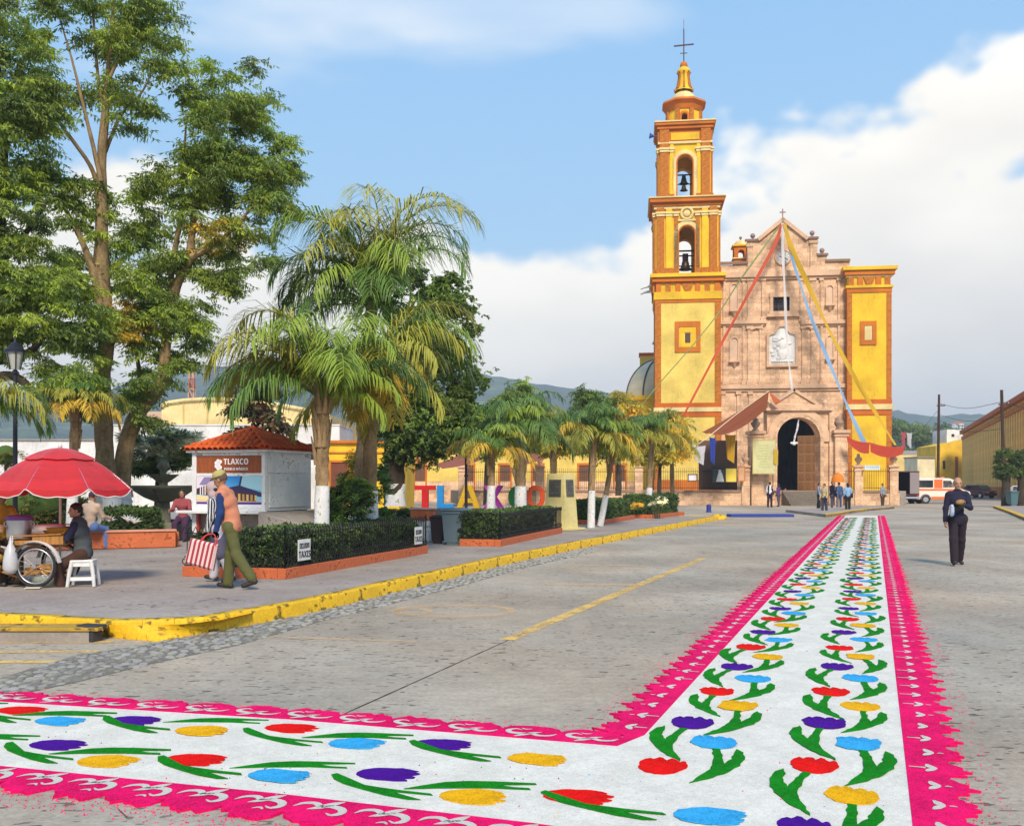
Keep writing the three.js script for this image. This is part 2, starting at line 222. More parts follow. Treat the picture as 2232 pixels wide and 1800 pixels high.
// steel plate that bridges the gutter at the left
{
  const p = thing('steel_ramp_plate', 'dark steel plate laid on the kerb edge beside the yellow corner, at the left', 'ramp plate', [0, 0, -10.35]);
  const m = mat([0.05, 0.05, 0.058], { roughness: 0.6, metalness: 0.3, bumpMap: T.grain, bumpScale: 0.004 }), my = mat([0.50, 0.30, 0.03], { map: T.kerb, bumpMap: T.grain, bumpScale: 0.006, roughness: 0.8 });
  part(p, 'plate', box(7.4, 0.035, 0.34, X(235, 10.35) - 3.7, 0.135, 0.08, 0, 0.006), my);
  part(p, 'concrete_bed', box(7.3, 0.118, 0.28, X(235, 10.35) - 3.75, 0.057, 0.09), M.concrete);
  part(p, 'end_block', [box(0.26, 0.05, 0.16, X(208, 10.35), 0.142, 0.10, -0.35, 0.01), box(0.2, 0.11, 0.14, X(208, 10.35), 0.06, 0.14, -0.35, 0.01)], mat([0.03, 0.03, 0.034], { roughness: 0.7 }));
}
// rough stones set along the gutter
{
  const r = rng(77), g0 = new THREE.IcosahedronGeometry(1, 1), pts = [];
  const poly = [[-40, 1490], [65, 1456], [182, 1424], [330, 1402], [520, 1362], [600, 1340], [760, 1308], [940, 1268], [1100, 1228], [1300, 1190], [1300, 1200], [1150, 1234], [1000, 1276], [860, 1312], [700, 1352], [520, 1404], [325, 1446], [162, 1486], [49, 1510], [-40, 1520]].map((p) => onG(p[0], p[1]));
  const inside = (x, z) => { let k = false; for (let i = 0, j = poly.length - 1; i < poly.length; j = i++) if ((poly[i].z > z) !== (poly[j].z > z) && x < (poly[j].x - poly[i].x) * (z - poly[i].z) / (poly[j].z - poly[i].z) + poly[i].x) k = !k; return k; };
  struct('gutter_bed', flat(poly, 0.004), mat([0.30, 0.28, 0.235], { map: again(T.concrete, 1.1), bumpMap: T.roadbump, bumpScale: 0.01, roughness: 1 }));
  for (let x = -6; x < 3; x += 0.085) for (let z = -26; z < -6.5; z += 0.085) { const a = x + (r() - 0.5) * 0.06, b = z + (r() - 0.5) * 0.06; if (inside(a, b) && r() < 0.9) pts.push([a, b, r(), r(), r()]); }
  const im = new THREE.InstancedMesh(g0, mat([1, 1, 1], { bumpMap: T.grain, bumpScale: 0.01, roughness: 0.95 }), pts.length), m = new THREE.Matrix4(), q = new THREE.Quaternion(), c = new THREE.Color();
  pts.forEach((p, i) => { q.setFromEuler(new THREE.Euler((p[2] - 0.5) * 0.3, p[3] * 6, (p[4] - 0.5) * 0.3)); m.compose(V(p[0], 0.002, p[1]), q, V(0.028 + 0.026 * p[2], 0.010 + 0.012 * p[4], 0.024 + 0.02 * p[3])); im.setMatrixAt(i, m); const t = 0.24 + 0.2 * p[3]; c.setRGB(t, t * (0.94 + 0.05 * p[4]), t * (0.78 + 0.1 * p[2])); im.setColorAt(i, c); });
  im.name = 'gutter_stones'; im.castShadow = im.receiveShadow = true; tag(im, 'small rough grey stones set in the gutter below the yellow kerb', 'cobbles', null, 'stuff'); scene.add(im);
}
// worn paint on the road: yellow lines and two ovals
{
  const worn = tile(512, 91, gray((u, v, fb) => 255 * (0.28 + 0.62 * sstep(0.36, 0.6, fb(7, 5, 1) * 0.55 + fb(60, 3, 2) * 0.45))));
  const pm = mat([0.78, 0.50, 0.13], { alphaMap: tex(512, 1.4, worn, false), transparent: true, roughness: 0.85 });
  const pale = mat([0.74, 0.50, 0.26], { alphaMap: tex(512, 1.0, worn, false), transparent: true, opacity: 0.62, roughness: 0.85 });
  const line = (a, b, w) => { const d = b.clone().sub(a).normalize(), n = V(-d.z, 0, d.x).multiplyScalar(w / 2); return flat([a.clone().add(n), b.clone().add(n), b.clone().sub(n), a.clone().sub(n)], 0.004); };
  struct('road_line', line(onG(1532, 1215), onG(1105, 1393), 0.16), pm);
  struct('road_line', line(onG(440, 1381), onG(908, 1397), 0.10), pale); struct('road_line', line(onG(1190, 1272), onG(1392, 1273), 0.32), pale);
  for (const [x, y] of [[245, 1397], [215, 1418], [150, 1440]]) struct('road_line', line(onG(-200, y + 2), onG(x, y), 0.13), pm);
  const ring = (cx, cy, rx, ry, w, tail) => { const o = [], inn = []; for (let i = 0; i <= 40; i++) { const a = i / 40 * Math.PI * 2; o.push(onG(cx + rx * Math.cos(a), cy + ry * Math.sin(a))); inn.push(onG(cx + (rx - w * 2.6) * Math.cos(a), cy + (ry - w * 0.62) * Math.sin(a))); } return strip([o, inn]).translate(0, 0.004, 0); };
  const uvg = (g) => metric(g);
  struct('road_oval', uvg(ring(989, 1330, 138, 15, 8)), pale); struct('road_oval', uvg(ring(1322, 1235, 98, 6, 4)), pale);
  struct('road_oval', uvg(ring(900, 1332, 44, 9, 6)), pale);
}
// straight joint in the road, filled with dark tar
{
  const a = onG(1160, 1370), b = onG(300, 1756), n = V(U.z, 0, -U.x), r = rng(8), L = [], R = [];
  for (let i = 0; i <= 60; i++) { const p = a.clone().lerp(b, i / 60), w = 0.004 + 0.006 * r(); L.push(p.clone().addScaledVector(n, w)); R.push(p.clone().addScaledVector(n, -w)); }
  struct('road_joint', strip([R, L]).translate(0, 0.003, 0), mat([0.045, 0.04, 0.036], { roughness: 1 }));
  const c = [onG(258, 1762), onG(262, 1766), onG(276, 1779)]; struct('road_joint', strip([c.map((p) => p.clone().add(V(-0.004, 0.003, 0))), c.map((p) => p.clone().add(V(0.004, 0.003, 0)))]), mat([0.045, 0.04, 0.036], { roughness: 1 }));
}
// kerbs at the far end: blue stretch in front of the church, yellow one at the right
struct('blue_kerb', bx2(X(1590, 49.5), -0.01, -49.2, X(1728, 49.5), 0.14, -50.2, 0.03), mat([0.02, 0.045, 0.32], { map: T.paint, roughness: 0.6 }));
struct('yellow_kerb_end', [bx2(X(1455, 46), -0.01, -45.6, X(1560, 45.5), 0.17, -46.4, 0.04), ball(0.3, X(1566, 45.6), 0.05, -45.6, 1.3, 0.7, 1)], M.kerbYellow);

// ================= the flower carpet =================
{
  const carpet = thing('flower_carpet', 'white flower carpet with pink border and tulips running to the church', 'flower carpet');
  const tn = Math.tan(ST), ln = (xo, z) => V(xo + tn * z, 0, -z), sd = (c) => mat(c, { cls: THREE.MeshPhysicalMaterial, specularIntensity: 0.2, map: c[0] + c[1] + c[2] > 1.8 ? T.sawdust : T.dye, bumpMap: T.grain, bumpScale: 0.004, roughness: 0.97 });
  const C = { white: sd([0.78, 0.75, 0.65]), pink: sd([0.86, 0.006, 0.135]), red: sd([0.84, 0.006, 0.004]), blue: sd([0.04, 0.40, 0.76]), purple: sd([0.07, 0.004, 0.27]), yellow: sd([0.88, 0.45, 0.006]), green: sd([0.006, 0.24, 0.009]) };
  const topL = onG(-420, 1503), topR = onG(1345, 1628), cut = onG(1404, 1604), botL = onG(-420, 1630), b1 = onG(0, 1672), b2 = onG(600, 1732), b3 = onG(1157, 1797), b4 = onG(1400, 1832);
  const Z1 = 51.2;
  part(carpet, 'white_ground', slab([topL, onG(0, 1530), onG(640, 1570), topR, cut, ln(-1.457, Z1), ln(0.18, Z1), ln(0.18, 3.2), ln(-0.6, 3.2), b4, b3, b2, b1, botL], 0.002, 0.012), C.white);
  const r = rng(31);
  // scalloped pink border along a line a -> b, spreading to the side n; flames point sideways
  function border(name, pts, n, W, P, spike, z0, curlKind) {
    const acc = [0]; for (let i = 1; i < pts.length; i++) acc.push(acc[i - 1] + pts[i].distanceTo(pts[i - 1]));
    const L = acc.at(-1), pos = (t) => { let i = 1; while (i < pts.length - 1 && acc[i] < t) i++; return pts[i - 1].clone().lerp(pts[i], (t - acc[i - 1]) / (acc[i] - acc[i - 1])); };
    const out = [], curls = [], K = Math.round(L / P), p = L / K;
    const prof = spike ? [[0, 0.72], [0.10, 0.78], [0.20, 0.86], [0.28, 0.96], [0.33, 0.84], [0.42, 0.90], [0.52, 1.12], [0.57, 0.92], [0.66, 0.84], [0.75, 0.98], [0.80, 0.80], [0.93, 0.72]] : [[0, 0.66], [0.08, 0.82], [0.22, 0.88], [0.30, 0.98], [0.42, 0.92], [0.5, 1.0], [0.62, 0.96], [0.78, 0.98], [0.92, 0.84]];
    for (let k = 0; k < K; k++) {
      for (const [a, w] of prof) out.push(pos((k + a) * p).addScaledVector(n, W * (w + (r() - 0.5) * 0.14)));
      const q = (a, w) => { const v = pos(clamp((k + a) * p, 0, L)).addScaledVector(n, W * w); return V(v.x, 0.0185, v.z); }, brush = (line) => { const cv = new THREE.CatmullRomCurve3(line.map(([a, w, t]) => V(a * p, w * W, t))), A = [], B = []; for (let i = 0; i <= 14; i++) { const o = cv.getPoint(i / 14), t = cv.getTangent(i / 14), L = Math.hypot(t.x, t.y) + 1e-6, h = o.z * W * 0.5, nx = -t.y / L * h, ny = t.x / L * h; A.push(q((o.x + nx) / p, (o.y + ny) / W)); B.push(q((o.x - nx) / p, (o.y - ny) / W)); } return strip([A, B]); };
      const j = (r() - 0.5) * 0.06;
      if (curlKind) { curls.push(brush([[0.70 + j, 0.06, 0.03], [0.58, 0.20, 0.13], [0.46, 0.36, 0.13], [0.30, 0.50, 0.02]]), brush([[0.04, 0.44, 0.02], [0.14, 0.28, 0.09], [0.30, 0.24, 0.11], [0.46, 0.36, 0.10]]), brush([[0.46, 0.36, 0.06], [0.62, 0.30, 0.12], [0.80, 0.36 + j, 0.13], [0.86, 0.50, 0.11], [0.76, 0.62, 0.07], [0.64, 0.56, 0.02]])); if (r() < 0.6) curls.push(brush([[0.50, 0.70, 0.02], [0.60, 0.64, 0.06], [0.68, 0.70, 0.02]])); }
      else { if (r() < 0.55) curls.push(brush([[0.5, 0.06 + j, 0.05], [0.5, 0.22, 0.06], [0.5, 0.33, 0.10]])); curls.push(brush([[0.28, 0.36, 0.05], [0.42, 0.42 + j, 0.15], [0.5, 0.47, 0.12], [0.62, 0.40, 0.13], [0.72, 0.33, 0.04]])); if (r() < 0.5) curls.push(brush([[0.5, 0.58, 0.03], [0.48, 0.64, 0.06], [0.5, 0.7, 0.02]])); }
    }
    const b = part(carpet, name, slab([...pts, ...out.reverse()], 0.001, z0), C.pink); part(b, 'white_curls', curls, C.white, null, 'stuff');
  }
  const left = [], right = []; for (let i = 0; i <= 20; i++) { const z = lerp(gd(1604), Z1, i / 20); left.push(ln(-1.457, z)); right.push(ln(0.18, lerp(3.2, Z1, i / 20))); }
  border('pink_border', left, N.clone().negate(), 0.31, 0.345, true, 0.0150); border('pink_border', right.slice().reverse(), N, 0.31, 0.345, true, 0.0150);
  const arm = topR.clone().sub(topL).normalize(), armN = V(arm.z, 0, -arm.x);   // armN points away from the eye
  part(carpet, 'pink_border', slab([topR, cut, cut.clone().addScaledVector(N, -0.32), cut.clone().lerp(topR, 0.5).addScaledVector(N, -0.3).addScaledVector(armN, 0.25), topR.clone().addScaledVector(armN, 0.28)], 0.001, 0.0142), C.pink);
  border('pink_border', [topR, onG(640, 1570), onG(0, 1530), topL], armN.clone(), 0.33, 0.40, false, 0.0150, true);
  border('pink_border', [botL, b1, b2, b3, b4, ln(-0.6, 3.2)], armN.clone().negate(), 0.36, 0.33, false, 0.0150, true);
  // tulips
  const sh = (p) => { const s = new THREE.Shape(); s.moveTo(p[0][0], p[0][1]); s.splineThru(p.slice(1).map((q) => new THREE.Vector2(q[0], q[1]))); return s; };
  const sheet = (shape, h) => { const g = new THREE.ExtrudeGeometry(shape, { depth: 0.004, bevelEnabled: false, curveSegments: 3 }); return metric(g.rotateX(-Math.PI / 2).translate(0, h, 0)); };
  const ragged = (p, k, amp = 0.005, st = 0.028) => { const rr = rng(k + 900), o = []; p.forEach((a, i) => { const b = p[(i + 1) % p.length], L = Math.hypot(b[0] - a[0], b[1] - a[1]), m = Math.max(1, Math.round(L / st)); for (let q = 0; q < m; q++) o.push([lerp(a[0], b[0], q / m) + (rr() - 0.5) * 2 * amp, lerp(a[1], b[1], q / m) + (rr() - 0.5) * 2 * amp]); }); return new THREE.Shape(o.map((q) => new THREE.Vector2(...q))); };
  const flowers = [0, 1, 2, 3, 4, 5].map((k) => { const rr = rng(60 + k), j = (a) => a * (1 + (rr() - 0.5) * 0.22); const p = [[0, -0.175], [j(0.06), -0.165], [j(0.11), -0.125], [j(0.14), -0.065], [j(0.155), 0.01], [0.15, j(0.08)], [0.125, j(0.145)], [0.105, 0.155], [0.085, 0.125], [0.055, j(0.165)], [0.025, j(0.18)], [0.0, 0.135], [-0.03, j(0.17)], [-0.06, j(0.185)], [-0.085, 0.14], [-0.11, j(0.165)], [-0.14, 0.12], [j(-0.155), 0.05], [j(-0.152), -0.02], [j(-0.13), -0.09], [j(-0.07), -0.155]]; return sheet(ragged(p.map(([a, b]) => [a * 0.93, b * 0.95]), k), 0.0125); });
  const LP = [[-0.155, -0.14], [-0.20, -0.21], [-0.215, -0.36], [-0.185, -0.52], [-0.125, -0.67], [-0.045, -0.81], [0.08, -0.95], [0.04, -0.83], [-0.008, -0.69], [-0.03, -0.55], [-0.025, -0.38], [0.0, -0.165], [-0.05, -0.165], [-0.075, -0.36], [-0.095, -0.50], [-0.135, -0.38], [-0.135, -0.24]];
  const shp = (p) => new THREE.Shape(p.map((q) => new THREE.Vector2(...q)));
  const leafL = [1, 2, 3].map((k) => sheet(ragged(LP, k, 0.007, 0.05), 0.0122)), leafR = [4, 5, 6].map((k) => sheet(ragged(LP.map(([a, b]) => [-a, b]), k, 0.007, 0.05), 0.0122));
  // in the cross arm: local y is along the arm, local -x away from the eye; outlines taken on the ground
  const aTurn = Math.atan2(-arm.x, -arm.z), onArm = (c, list) => { const o = onG(c[0] * 0.2322, 1480 + c[1] * 0.2322); return shp(list.map(([x, y]) => { const p = onG(x * 0.2322, 1480 + y * 0.2322).sub(o); return [-p.dot(armN), p.dot(arm)]; })); };
  const leafA = sheet(onArm([1000, 785], [[35, 655], [55, 622], [115, 612], [160, 645], [230, 700], [330, 718], [480, 740], [690, 764], [690, 776], [470, 755], [395, 750], [470, 780], [550, 808], [450, 806], [300, 775], [170, 730], [70, 690]]), 0.0122);
  const leafB = sheet(onArm([1820, 770], [[500, 711], [700, 686], [900, 664], [1100, 657], [1300, 661], [1620, 675], [1620, 683], [1290, 684], [1400, 703], [1520, 710], [1520, 720], [1350, 713], [1200, 706], [1000, 706], [800, 706], [650, 709]]), 0.0122);
  const NAMES = { red: 'red_tulip', blue: 'blue_tulip', purple: 'purple_tulip', yellow: 'yellow_tulip' };
  const order = ['red', 'blue', 'purple', 'yellow']; let n = 0;
  const put = (c, p, turn, leaf, s = 1, sx = 1) => { const f = part(carpet, NAMES[c], flowers[n++ % 6], C[c]); f.position.copy(p).setY(0.0012 * (n % 5)); f.rotation.y = turn; f.scale.set(s * sx, 1, s); if (leaf) part(f, 'green_leaf', leaf, C.green).scale.x = 1 / sx; };
  for (let lane = 0; lane < 2; lane++) for (let k = -2; k < 84; k++) {
    const z = 5.63 + k * 0.512 + (r() - 0.5) * 0.05; if (z > 50.3 || z < 3.6 || (!lane && k < 0)) continue;
    const odd = ((k % 2) + 2) % 2, xo = (lane ? -0.225 : -1.10) + (odd ? 0.115 : -0.10) + (r() - 0.5) * 0.03;
    put(order[((k % 4) + 4) % 4], ln(xo, z), -ST + (r() - 0.5) * 0.22, !lane && !k ? null : (odd ? leafR : leafL)[Math.abs(k) % 3], 0.87 + 0.13 * r());
  }
  [['red', 43, 1550], ['blue', 128, 1574], ['purple', 290, 1573], ['yellow', 437, 1596], ['red', 632, 1589], ['blue', 775, 1623], ['purple', 962, 1625], ['yellow', 1169, 1658], ['yellow', -180, 1645], ['red', -60, 1610],
    ['purple', 123, 1626], ['yellow', 232, 1662], ['red', 422, 1659], ['blue', 606, 1695], ['purple', 842, 1690], ['yellow', 1029, 1740], ['red', 1256, 1740], ['blue', 1545, 1783]].forEach(([c, x, y]) => put(c, onG(x, y), aTurn + (r() - 0.5) * 0.06, c === 'yellow' || c === 'blue' ? leafA : leafB, 1.02, 0.80));
  // grains spilled past the borders
  { const P = [], rr = rng(71), push = (p, c) => P.push([p, c]), pick = (a) => a[Math.floor(rr() * a.length)]; for (let i = 0; i < 3000; i++) { const z = 3.3 + Math.pow(rr(), 1.6) * 16, s = rr() < 0.5, o = Math.pow(rr(), 2) * 0.22; push(s ? ln(0.18 + 0.32 + o - 0.03, z) : ln(-1.457 - 0.32 - o + 0.03, Math.max(z, 6.4)), 0); } for (let i = 0; i < 1800; i++) { const t = rr(), o = Math.pow(rr(), 2) * 0.2; push(rr() < 0.5 ? topL.clone().lerp(topR, t).addScaledVector(armN, 0.30 + o) : b1.clone().lerp(b3, t * 1.3 - 0.2).addScaledVector(armN, -0.33 - o), 0); } for (let i = 0; i < 260; i++) { push(rr() < 0.6 ? ln(-1.4 + 1.5 * rr(), 3.6 + rr() * 9) : b1.clone().lerp(b3, rr() * 1.2 - 0.1).addScaledVector(armN, rr() * 0.9), 1 + Math.floor(rr() * 5)); }
    const im = new THREE.InstancedMesh(new THREE.TetrahedronGeometry(0.0032), mat([1, 1, 1], { roughness: 1 }), P.length), m = new THREE.Matrix4(), qt = new THREE.Quaternion(), cl = [C.pink, C.green, C.red, C.blue, C.purple, C.yellow].map((x) => x.color); P.forEach(([p, c], i) => { qt.setFromEuler(new THREE.Euler(rr() * 6, rr() * 6, rr() * 6)); const s = 0.5 + rr(); m.compose(V(p.x, c ? 0.0145 : 0.003, p.z), qt, V(s * 1.6, s, s * 1.6)); im.setMatrixAt(i, m); im.setColorAt(i, cl[c]); });
    im.name = 'spilled_grains'; im.userData.kind = 'stuff'; im.castShadow = im.receiveShadow = true; carpet.add(im); }
}

// ================= the church =================
const CH_T = 7 * Math.PI / 180, CH_O = V(X(1700, 84), 0, -84), CEX = V(Math.cos(CH_T), 0, Math.sin(CH_T)), CN = V(-Math.sin(CH_T), 0, Math.cos(CH_T));
function chp(px, py, off = 0) {                                            // pixel -> local x, y on the plane `off` in front of the facade
  const d = V((px - CX) / F, -(py - HY) / F, -1), e = V(0, EYE, 0), t = (CH_O.clone().addScaledVector(CN, off).sub(e).dot(CN)) / d.dot(CN), p = e.addScaledVector(d, t);
  return [p.clone().sub(CH_O).dot(CEX), p.y];
}
const chw = (x, y, z) => CH_O.clone().addScaledVector(CEX, x).addScaledVector(CN, z).setY(y);   // local -> world
const TER = 1.1;                                                          // the forecourt lies 1.1 m above the road
const rect = (x0, y0, x1, y1, f, b, r = 0) => { const [a, c] = chp(x0, y0, f), [d, e] = chp(x1, y1, f); return bx2(a, e, b, d, c, f, r); };
const church = thing('church', 'yellow and orange church with tall bell tower and pink stone front', 'church', CH_O.toArray(), -CH_T);
const cp = (name, geo, m, label, parent = church) => part(parent, name, geo, m, label);
{
  const TF = 0.7;                                                          // the towers stand 0.7 m proud of the stone front
  // ---- a square stage: ring mouldings all round
  const ring = (cx, cz, w, y0, y1, out, m, name, par) => cp(name, box(w + 2 * out, y1 - y0, w + 2 * out, cx, (y0 + y1) / 2, cz, 0, 0.03), m, null, par);
  // ---- bell tower
  const tw = cp('bell_tower', rect(1431, 650, 1568, 1101, TF, TF - 5.2), M.yellow);
  const [tx0] = chp(1428, 700, TF), [tx1] = chp(1571, 700, TF), W = tx1 - tx0, cx = (tx0 + tx1) / 2, cz = TF - W / 2, ty = (py) => chp(1500, py, TF)[1];
  // framed shaft: brown corner bands and bands across
  for (const s of [-1, 1]) cp('corner_band', box(0.52, ty(634) - TER, W + 0.06, cx + s * (W / 2 - 0.24), (ty(634) + TER) / 2, cz, 0, 0.02), M.brick, null, tw);
  cp('corner_band', [box(0.5, ty(634) - TER, 0.5, cx - W / 2 + 0.26, (ty(634) + TER) / 2, cz - W / 2 + 0.2), box(0.5, ty(634) - TER, 0.5, cx + W / 2 - 0.26, (ty(634) + TER) / 2, cz - W / 2 + 0.2)], M.brick, null, tw);
  ring(cx, cz, W, ty(651), ty(634), 0.12, M.gold, 'cornice', tw); ring(cx, cz, W, ty(658), ty(651), 0.05, M.ochre, 'frame_band', tw);
  ring(cx, cz, W, ty(886), ty(876), 0.05, M.rust, 'frame_band', tw); ring(cx, cz, W, ty(896), ty(886), 0.12, M.cream, 'string_course', tw); ring(cx, cz, W, ty(907), ty(896), 0.05, M.rust, 'frame_band', tw);
  ring(cx, cz, W, TER, TER + 0.9, 0.08, M.ochre, 'plinth', tw);
  // window in the shaft
  const w0 = cp('tower_window', [rect(1471, 699, 1480, 765, TF + 0.09, TF - 0.02), rect(1518, 699, 1527, 765, TF + 0.09, TF - 0.02), rect(1471, 699, 1527, 710, TF + 0.088, TF - 0.02), rect(1471, 755, 1527, 765, TF + 0.088, TF - 0.02)], M.ochre);
  cp('window_surround', [rect(1482, 711, 1491, 753, TF + 0.05, TF - 0.02), rect(1507, 711, 1517, 753, TF + 0.05, TF - 0.02), rect(1482, 711, 1517, 722, TF + 0.048, TF - 0.02), rect(1482, 746, 1517, 754, TF + 0.07, TF - 0.02)], M.gold, null, w0);
  cp('window_slit', rect(1493, 724, 1505, 747, TF + 0.012, TF - 0.1), mat([0.16, 0.08, 0.045], { map: T.wood }), null, w0);
  // frieze of yellow and brown blocks under the first cornice
  cp('frieze', box(W - 0.1, ty(612) - ty(634), W - 0.1, cx, (ty(612) + ty(634)) / 2, cz), M.gold);
  for (let k = 0; k < 7; k++) for (const [dx, dz, ry] of [[0, W / 2, 0], [-W / 2, 0, Math.PI / 2], [W / 2, 0, Math.PI / 2]]) { const t = (k - 3) / 3 * (W / 2 - 0.28), b = k === 3; cp('frieze_block', moved(b ? ext([[-0.55, 0.85], [0.55, 0.85], [0.22, 0], [-0.22, 0]], 0.2) : metric(box(0.42, 0.85, 0.16)).translate(0, 0.42, -0.08), cx + (ry ? dx * 1.015 : t), ty(633.6), cz + (ry ? t : dz * 1.02), ry), k % 2 ? M.brick : M.ochre); }
  ring(cx, cz, W, ty(612.5), ty(603), 0.24, M.ochre, 'cornice'); ring(cx, cz, W, ty(603), ty(595), 0.42, M.gold, 'cornice');
  for (const s of [-1, 1]) cp('waterspout', limb([[cx - W / 2 - 0.3, ty(612), cz + s * 1.2], [cx - W / 2 - 0.8, ty(614), cz + s * 1.2], [cx - W / 2 - 1.2, ty(618), cz + s * 1.2]], [0.14, 0.1, 0.07], 8, 3), M.white);
  // ---- belfry stages: four walls with round arches, pilasters, cornice
  function stage(x0, x1, yb, yt, ax0, ax1, atop, pil, name) {
    const [a] = chp(x0, yb, TF - 0.1), [b] = chp(x1, yb, TF - 0.1), w = b - a, c = (a + b) / 2, y0 = ty(yb), y1 = ty(yt), [h0] = chp(ax0, yb, TF - 0.1), [h1] = chp(ax1, yb, TF - 0.1), hw = (h1 - h0) / 2, ys = ty(atop) - hw, yo = y0 + 0.02;
    const g = cp(name, (() => { const L = []; for (let k = 0; k < 4; k++) { const s = new THREE.Shape(), ww = w / 2 - (k % 2 ? 0.62 : 0); s.moveTo(-ww, y0); s.lineTo(ww, y0); s.lineTo(ww, y1); s.lineTo(-ww, y1); const q = ext(s, 0.6, { holes: [archPath(-hw, hw, yo, ys)], seg: 14 }); L.push(moved(q.translate(0, 0, w / 2), c, 0, cz, k * Math.PI / 2)); } L.push(box(w - 1.3, 0.15, w - 1.3, c, y1 - 0.08, cz), box(w - 1.3, 0.1, w - 1.3, c, y0 + 0.05, cz)); return L; })(), M.gold);
    for (let k = 0; k < 4; k++) {
      cp('arch_surround', moved(archRing(0, ys, hw + 0.04, hw + 0.42, y0, 0.14).translate(0, 0, w / 2 + 0.1), c, 0, cz, k * Math.PI / 2), M.cream, null, g);
      cp('arch_reveal', moved(archRing(0, ys, hw, hw + 0.1, y0, 0.7).translate(0, 0, w / 2 + 0.16), c, 0, cz, k * Math.PI / 2), M.ochre, null, g);
      for (const s of [-1, 1]) for (const [u, pw, m, d] of pil) { const px = s * (w / 2 - u); cp('pilaster', [moved(box(pw, y1 - y0 - 0.2, d).translate(px, (y0 + y1) / 2, w / 2 + d / 2 - 0.02), c, 0, cz, k * Math.PI / 2)], m, null, g); cp('pilaster_base', moved(box(pw + 0.12, 0.5, d + 0.1).translate(px, y0 + 0.26, w / 2 + d / 2), c, 0, cz, k * Math.PI / 2), M.brick, null, g); cp('capital', [0, 1].map((q) => moved(box(pw + 0.1 + q * 0.12, 0.16, d + 0.08 + q * 0.1).translate(px, y1 - 0.75 + q * 0.2, w / 2 + d / 2), c, 0, cz, k * Math.PI / 2)), M.cream, null, g); }
    }
    return { w, c, y0, y1, hw, ys };
  }
  const s1 = stage(1429, 1566, 595, 447, 1479, 1513, 490, [[0.42, 0.62, M.brick, 0.2], [1.12, 0.5, M.gold, 0.16], [1.72, 0.34, M.brick, 0.12]], 'lower_belfry');
  cp('shell_ornament', [moved(new THREE.TorusGeometry(0.48, 0.12, 8, 20), s1.c, ty(463), cz + s1.w / 2 + 0.08), moved(new THREE.SphereGeometry(0.3, 12, 8).scale(1, 1, 0.5), s1.c, ty(463), cz + s1.w / 2 + 0.05), box(1.5, 0.14, 0.2, s1.c, ty(478), cz + s1.w / 2 + 0.06)], M.cream);
  cp('entablature', box(s1.w + 0.5, ty(440) - ty(447), s1.w + 0.5, s1.c, (ty(440) + ty(447)) / 2, cz, 0, 0.03), M.ochre); cp('cornice', box(s1.w + 1.0, ty(430) - ty(440), s1.w + 1.0, s1.c, (ty(430) + ty(440)) / 2, cz, 0, 0.06), M.ochre); cp('cornice', box(s1.w + 1.2, ty(428) - ty(431), s1.w + 1.2, s1.c, (ty(428) + ty(431)) / 2, cz, 0, 0.02), M.cream);
  cp('cornice', box(s1.w + 0.3, 0.22, s1.w + 0.3, s1.c, ty(450), cz, 0, 0.02), M.cream);
  const s2 = stage(1438, 1550, 430, 303, 1478, 1511, 331, [[0.42, 0.72, M.brick, 0.2], [1.02, 0.3, M.gold, 0.12]], 'upper_belfry');
  cp('frieze', box(s2.w, ty(274) - ty(303), s2.w, s2.c, (ty(274) + ty(303)) / 2, cz), M.ochre); for (let k = 0; k < 4; k++) cp('frieze_panel', moved(box(s2.w * 0.55, 0.62, 0.08).translate(0, ty(290), s2.w / 2 + 0.03), s2.c, 0, cz, k * Math.PI / 2), M.gold); for (let k = 0; k < 4; k++) for (const s of [-1, 1]) cp('frieze_block', moved(box(0.8, ty(274) - ty(303), 0.2).translate(s * (s2.w / 2 - 0.4), (ty(274) + ty(303)) / 2, s2.w / 2 + 0.06), s2.c, 0, cz, k * Math.PI / 2), M.brick);
  cp('cornice', box(s2.w + 0.3, 0.2, s2.w + 0.3, s2.c, ty(304), cz, 0, 0.02), M.cream); cp('cornice', box(s2.w + 0.45, ty(267) - ty(274), s2.w + 0.45, s2.c, (ty(267) + ty(274)) / 2, cz, 0, 0.03), M.ochre); cp('cornice', box(s2.w + 0.75, ty(260) - ty(267), s2.w + 0.75, s2.c, (ty(260) + ty(267)) / 2, cz, 0, 0.05), M.ochre); cp('cornice', box(s2.w + 0.9, 0.12, s2.w + 0.9, s2.c, ty(259), cz, 0, 0.02), M.cream);
  // octagonal lantern, dome, spire, ball and cross
  const lx = s2.c, R8 = 1.5, yA = ty(259), yB = ty(221), oct = (r0, r1, y0, y1, m, name, par) => cp(name, metric(moved(new THREE.CylinderGeometry(r1, r0, y1 - y0, 8), lx, (y0 + y1) / 2, cz, Math.PI / 8)), m, null, par);
  const drum = cp('lantern', (() => { const L = []; for (let k = 0; k < 8; k++) { const sw = R8 * Math.sin(Math.PI / 8), ap = R8 * Math.cos(Math.PI / 8), s = new THREE.Shape([[-sw, yA], [sw, yA], [sw, yB], [-sw, yB]].map((q) => new THREE.Vector2(...q))), q = ext(s, 0.25, { holes: k % 2 ? [] : [archPath(-0.24, 0.24, yA + 0.02, yB - 0.62)] }); L.push(moved(q.translate(0, 0, ap), lx, 0, cz, k * Math.PI / 4)); } L.push(cyl(1.1, 1.1, 0.05, lx, yA + 0.02, cz, 8)); return L; })(), M.gold);
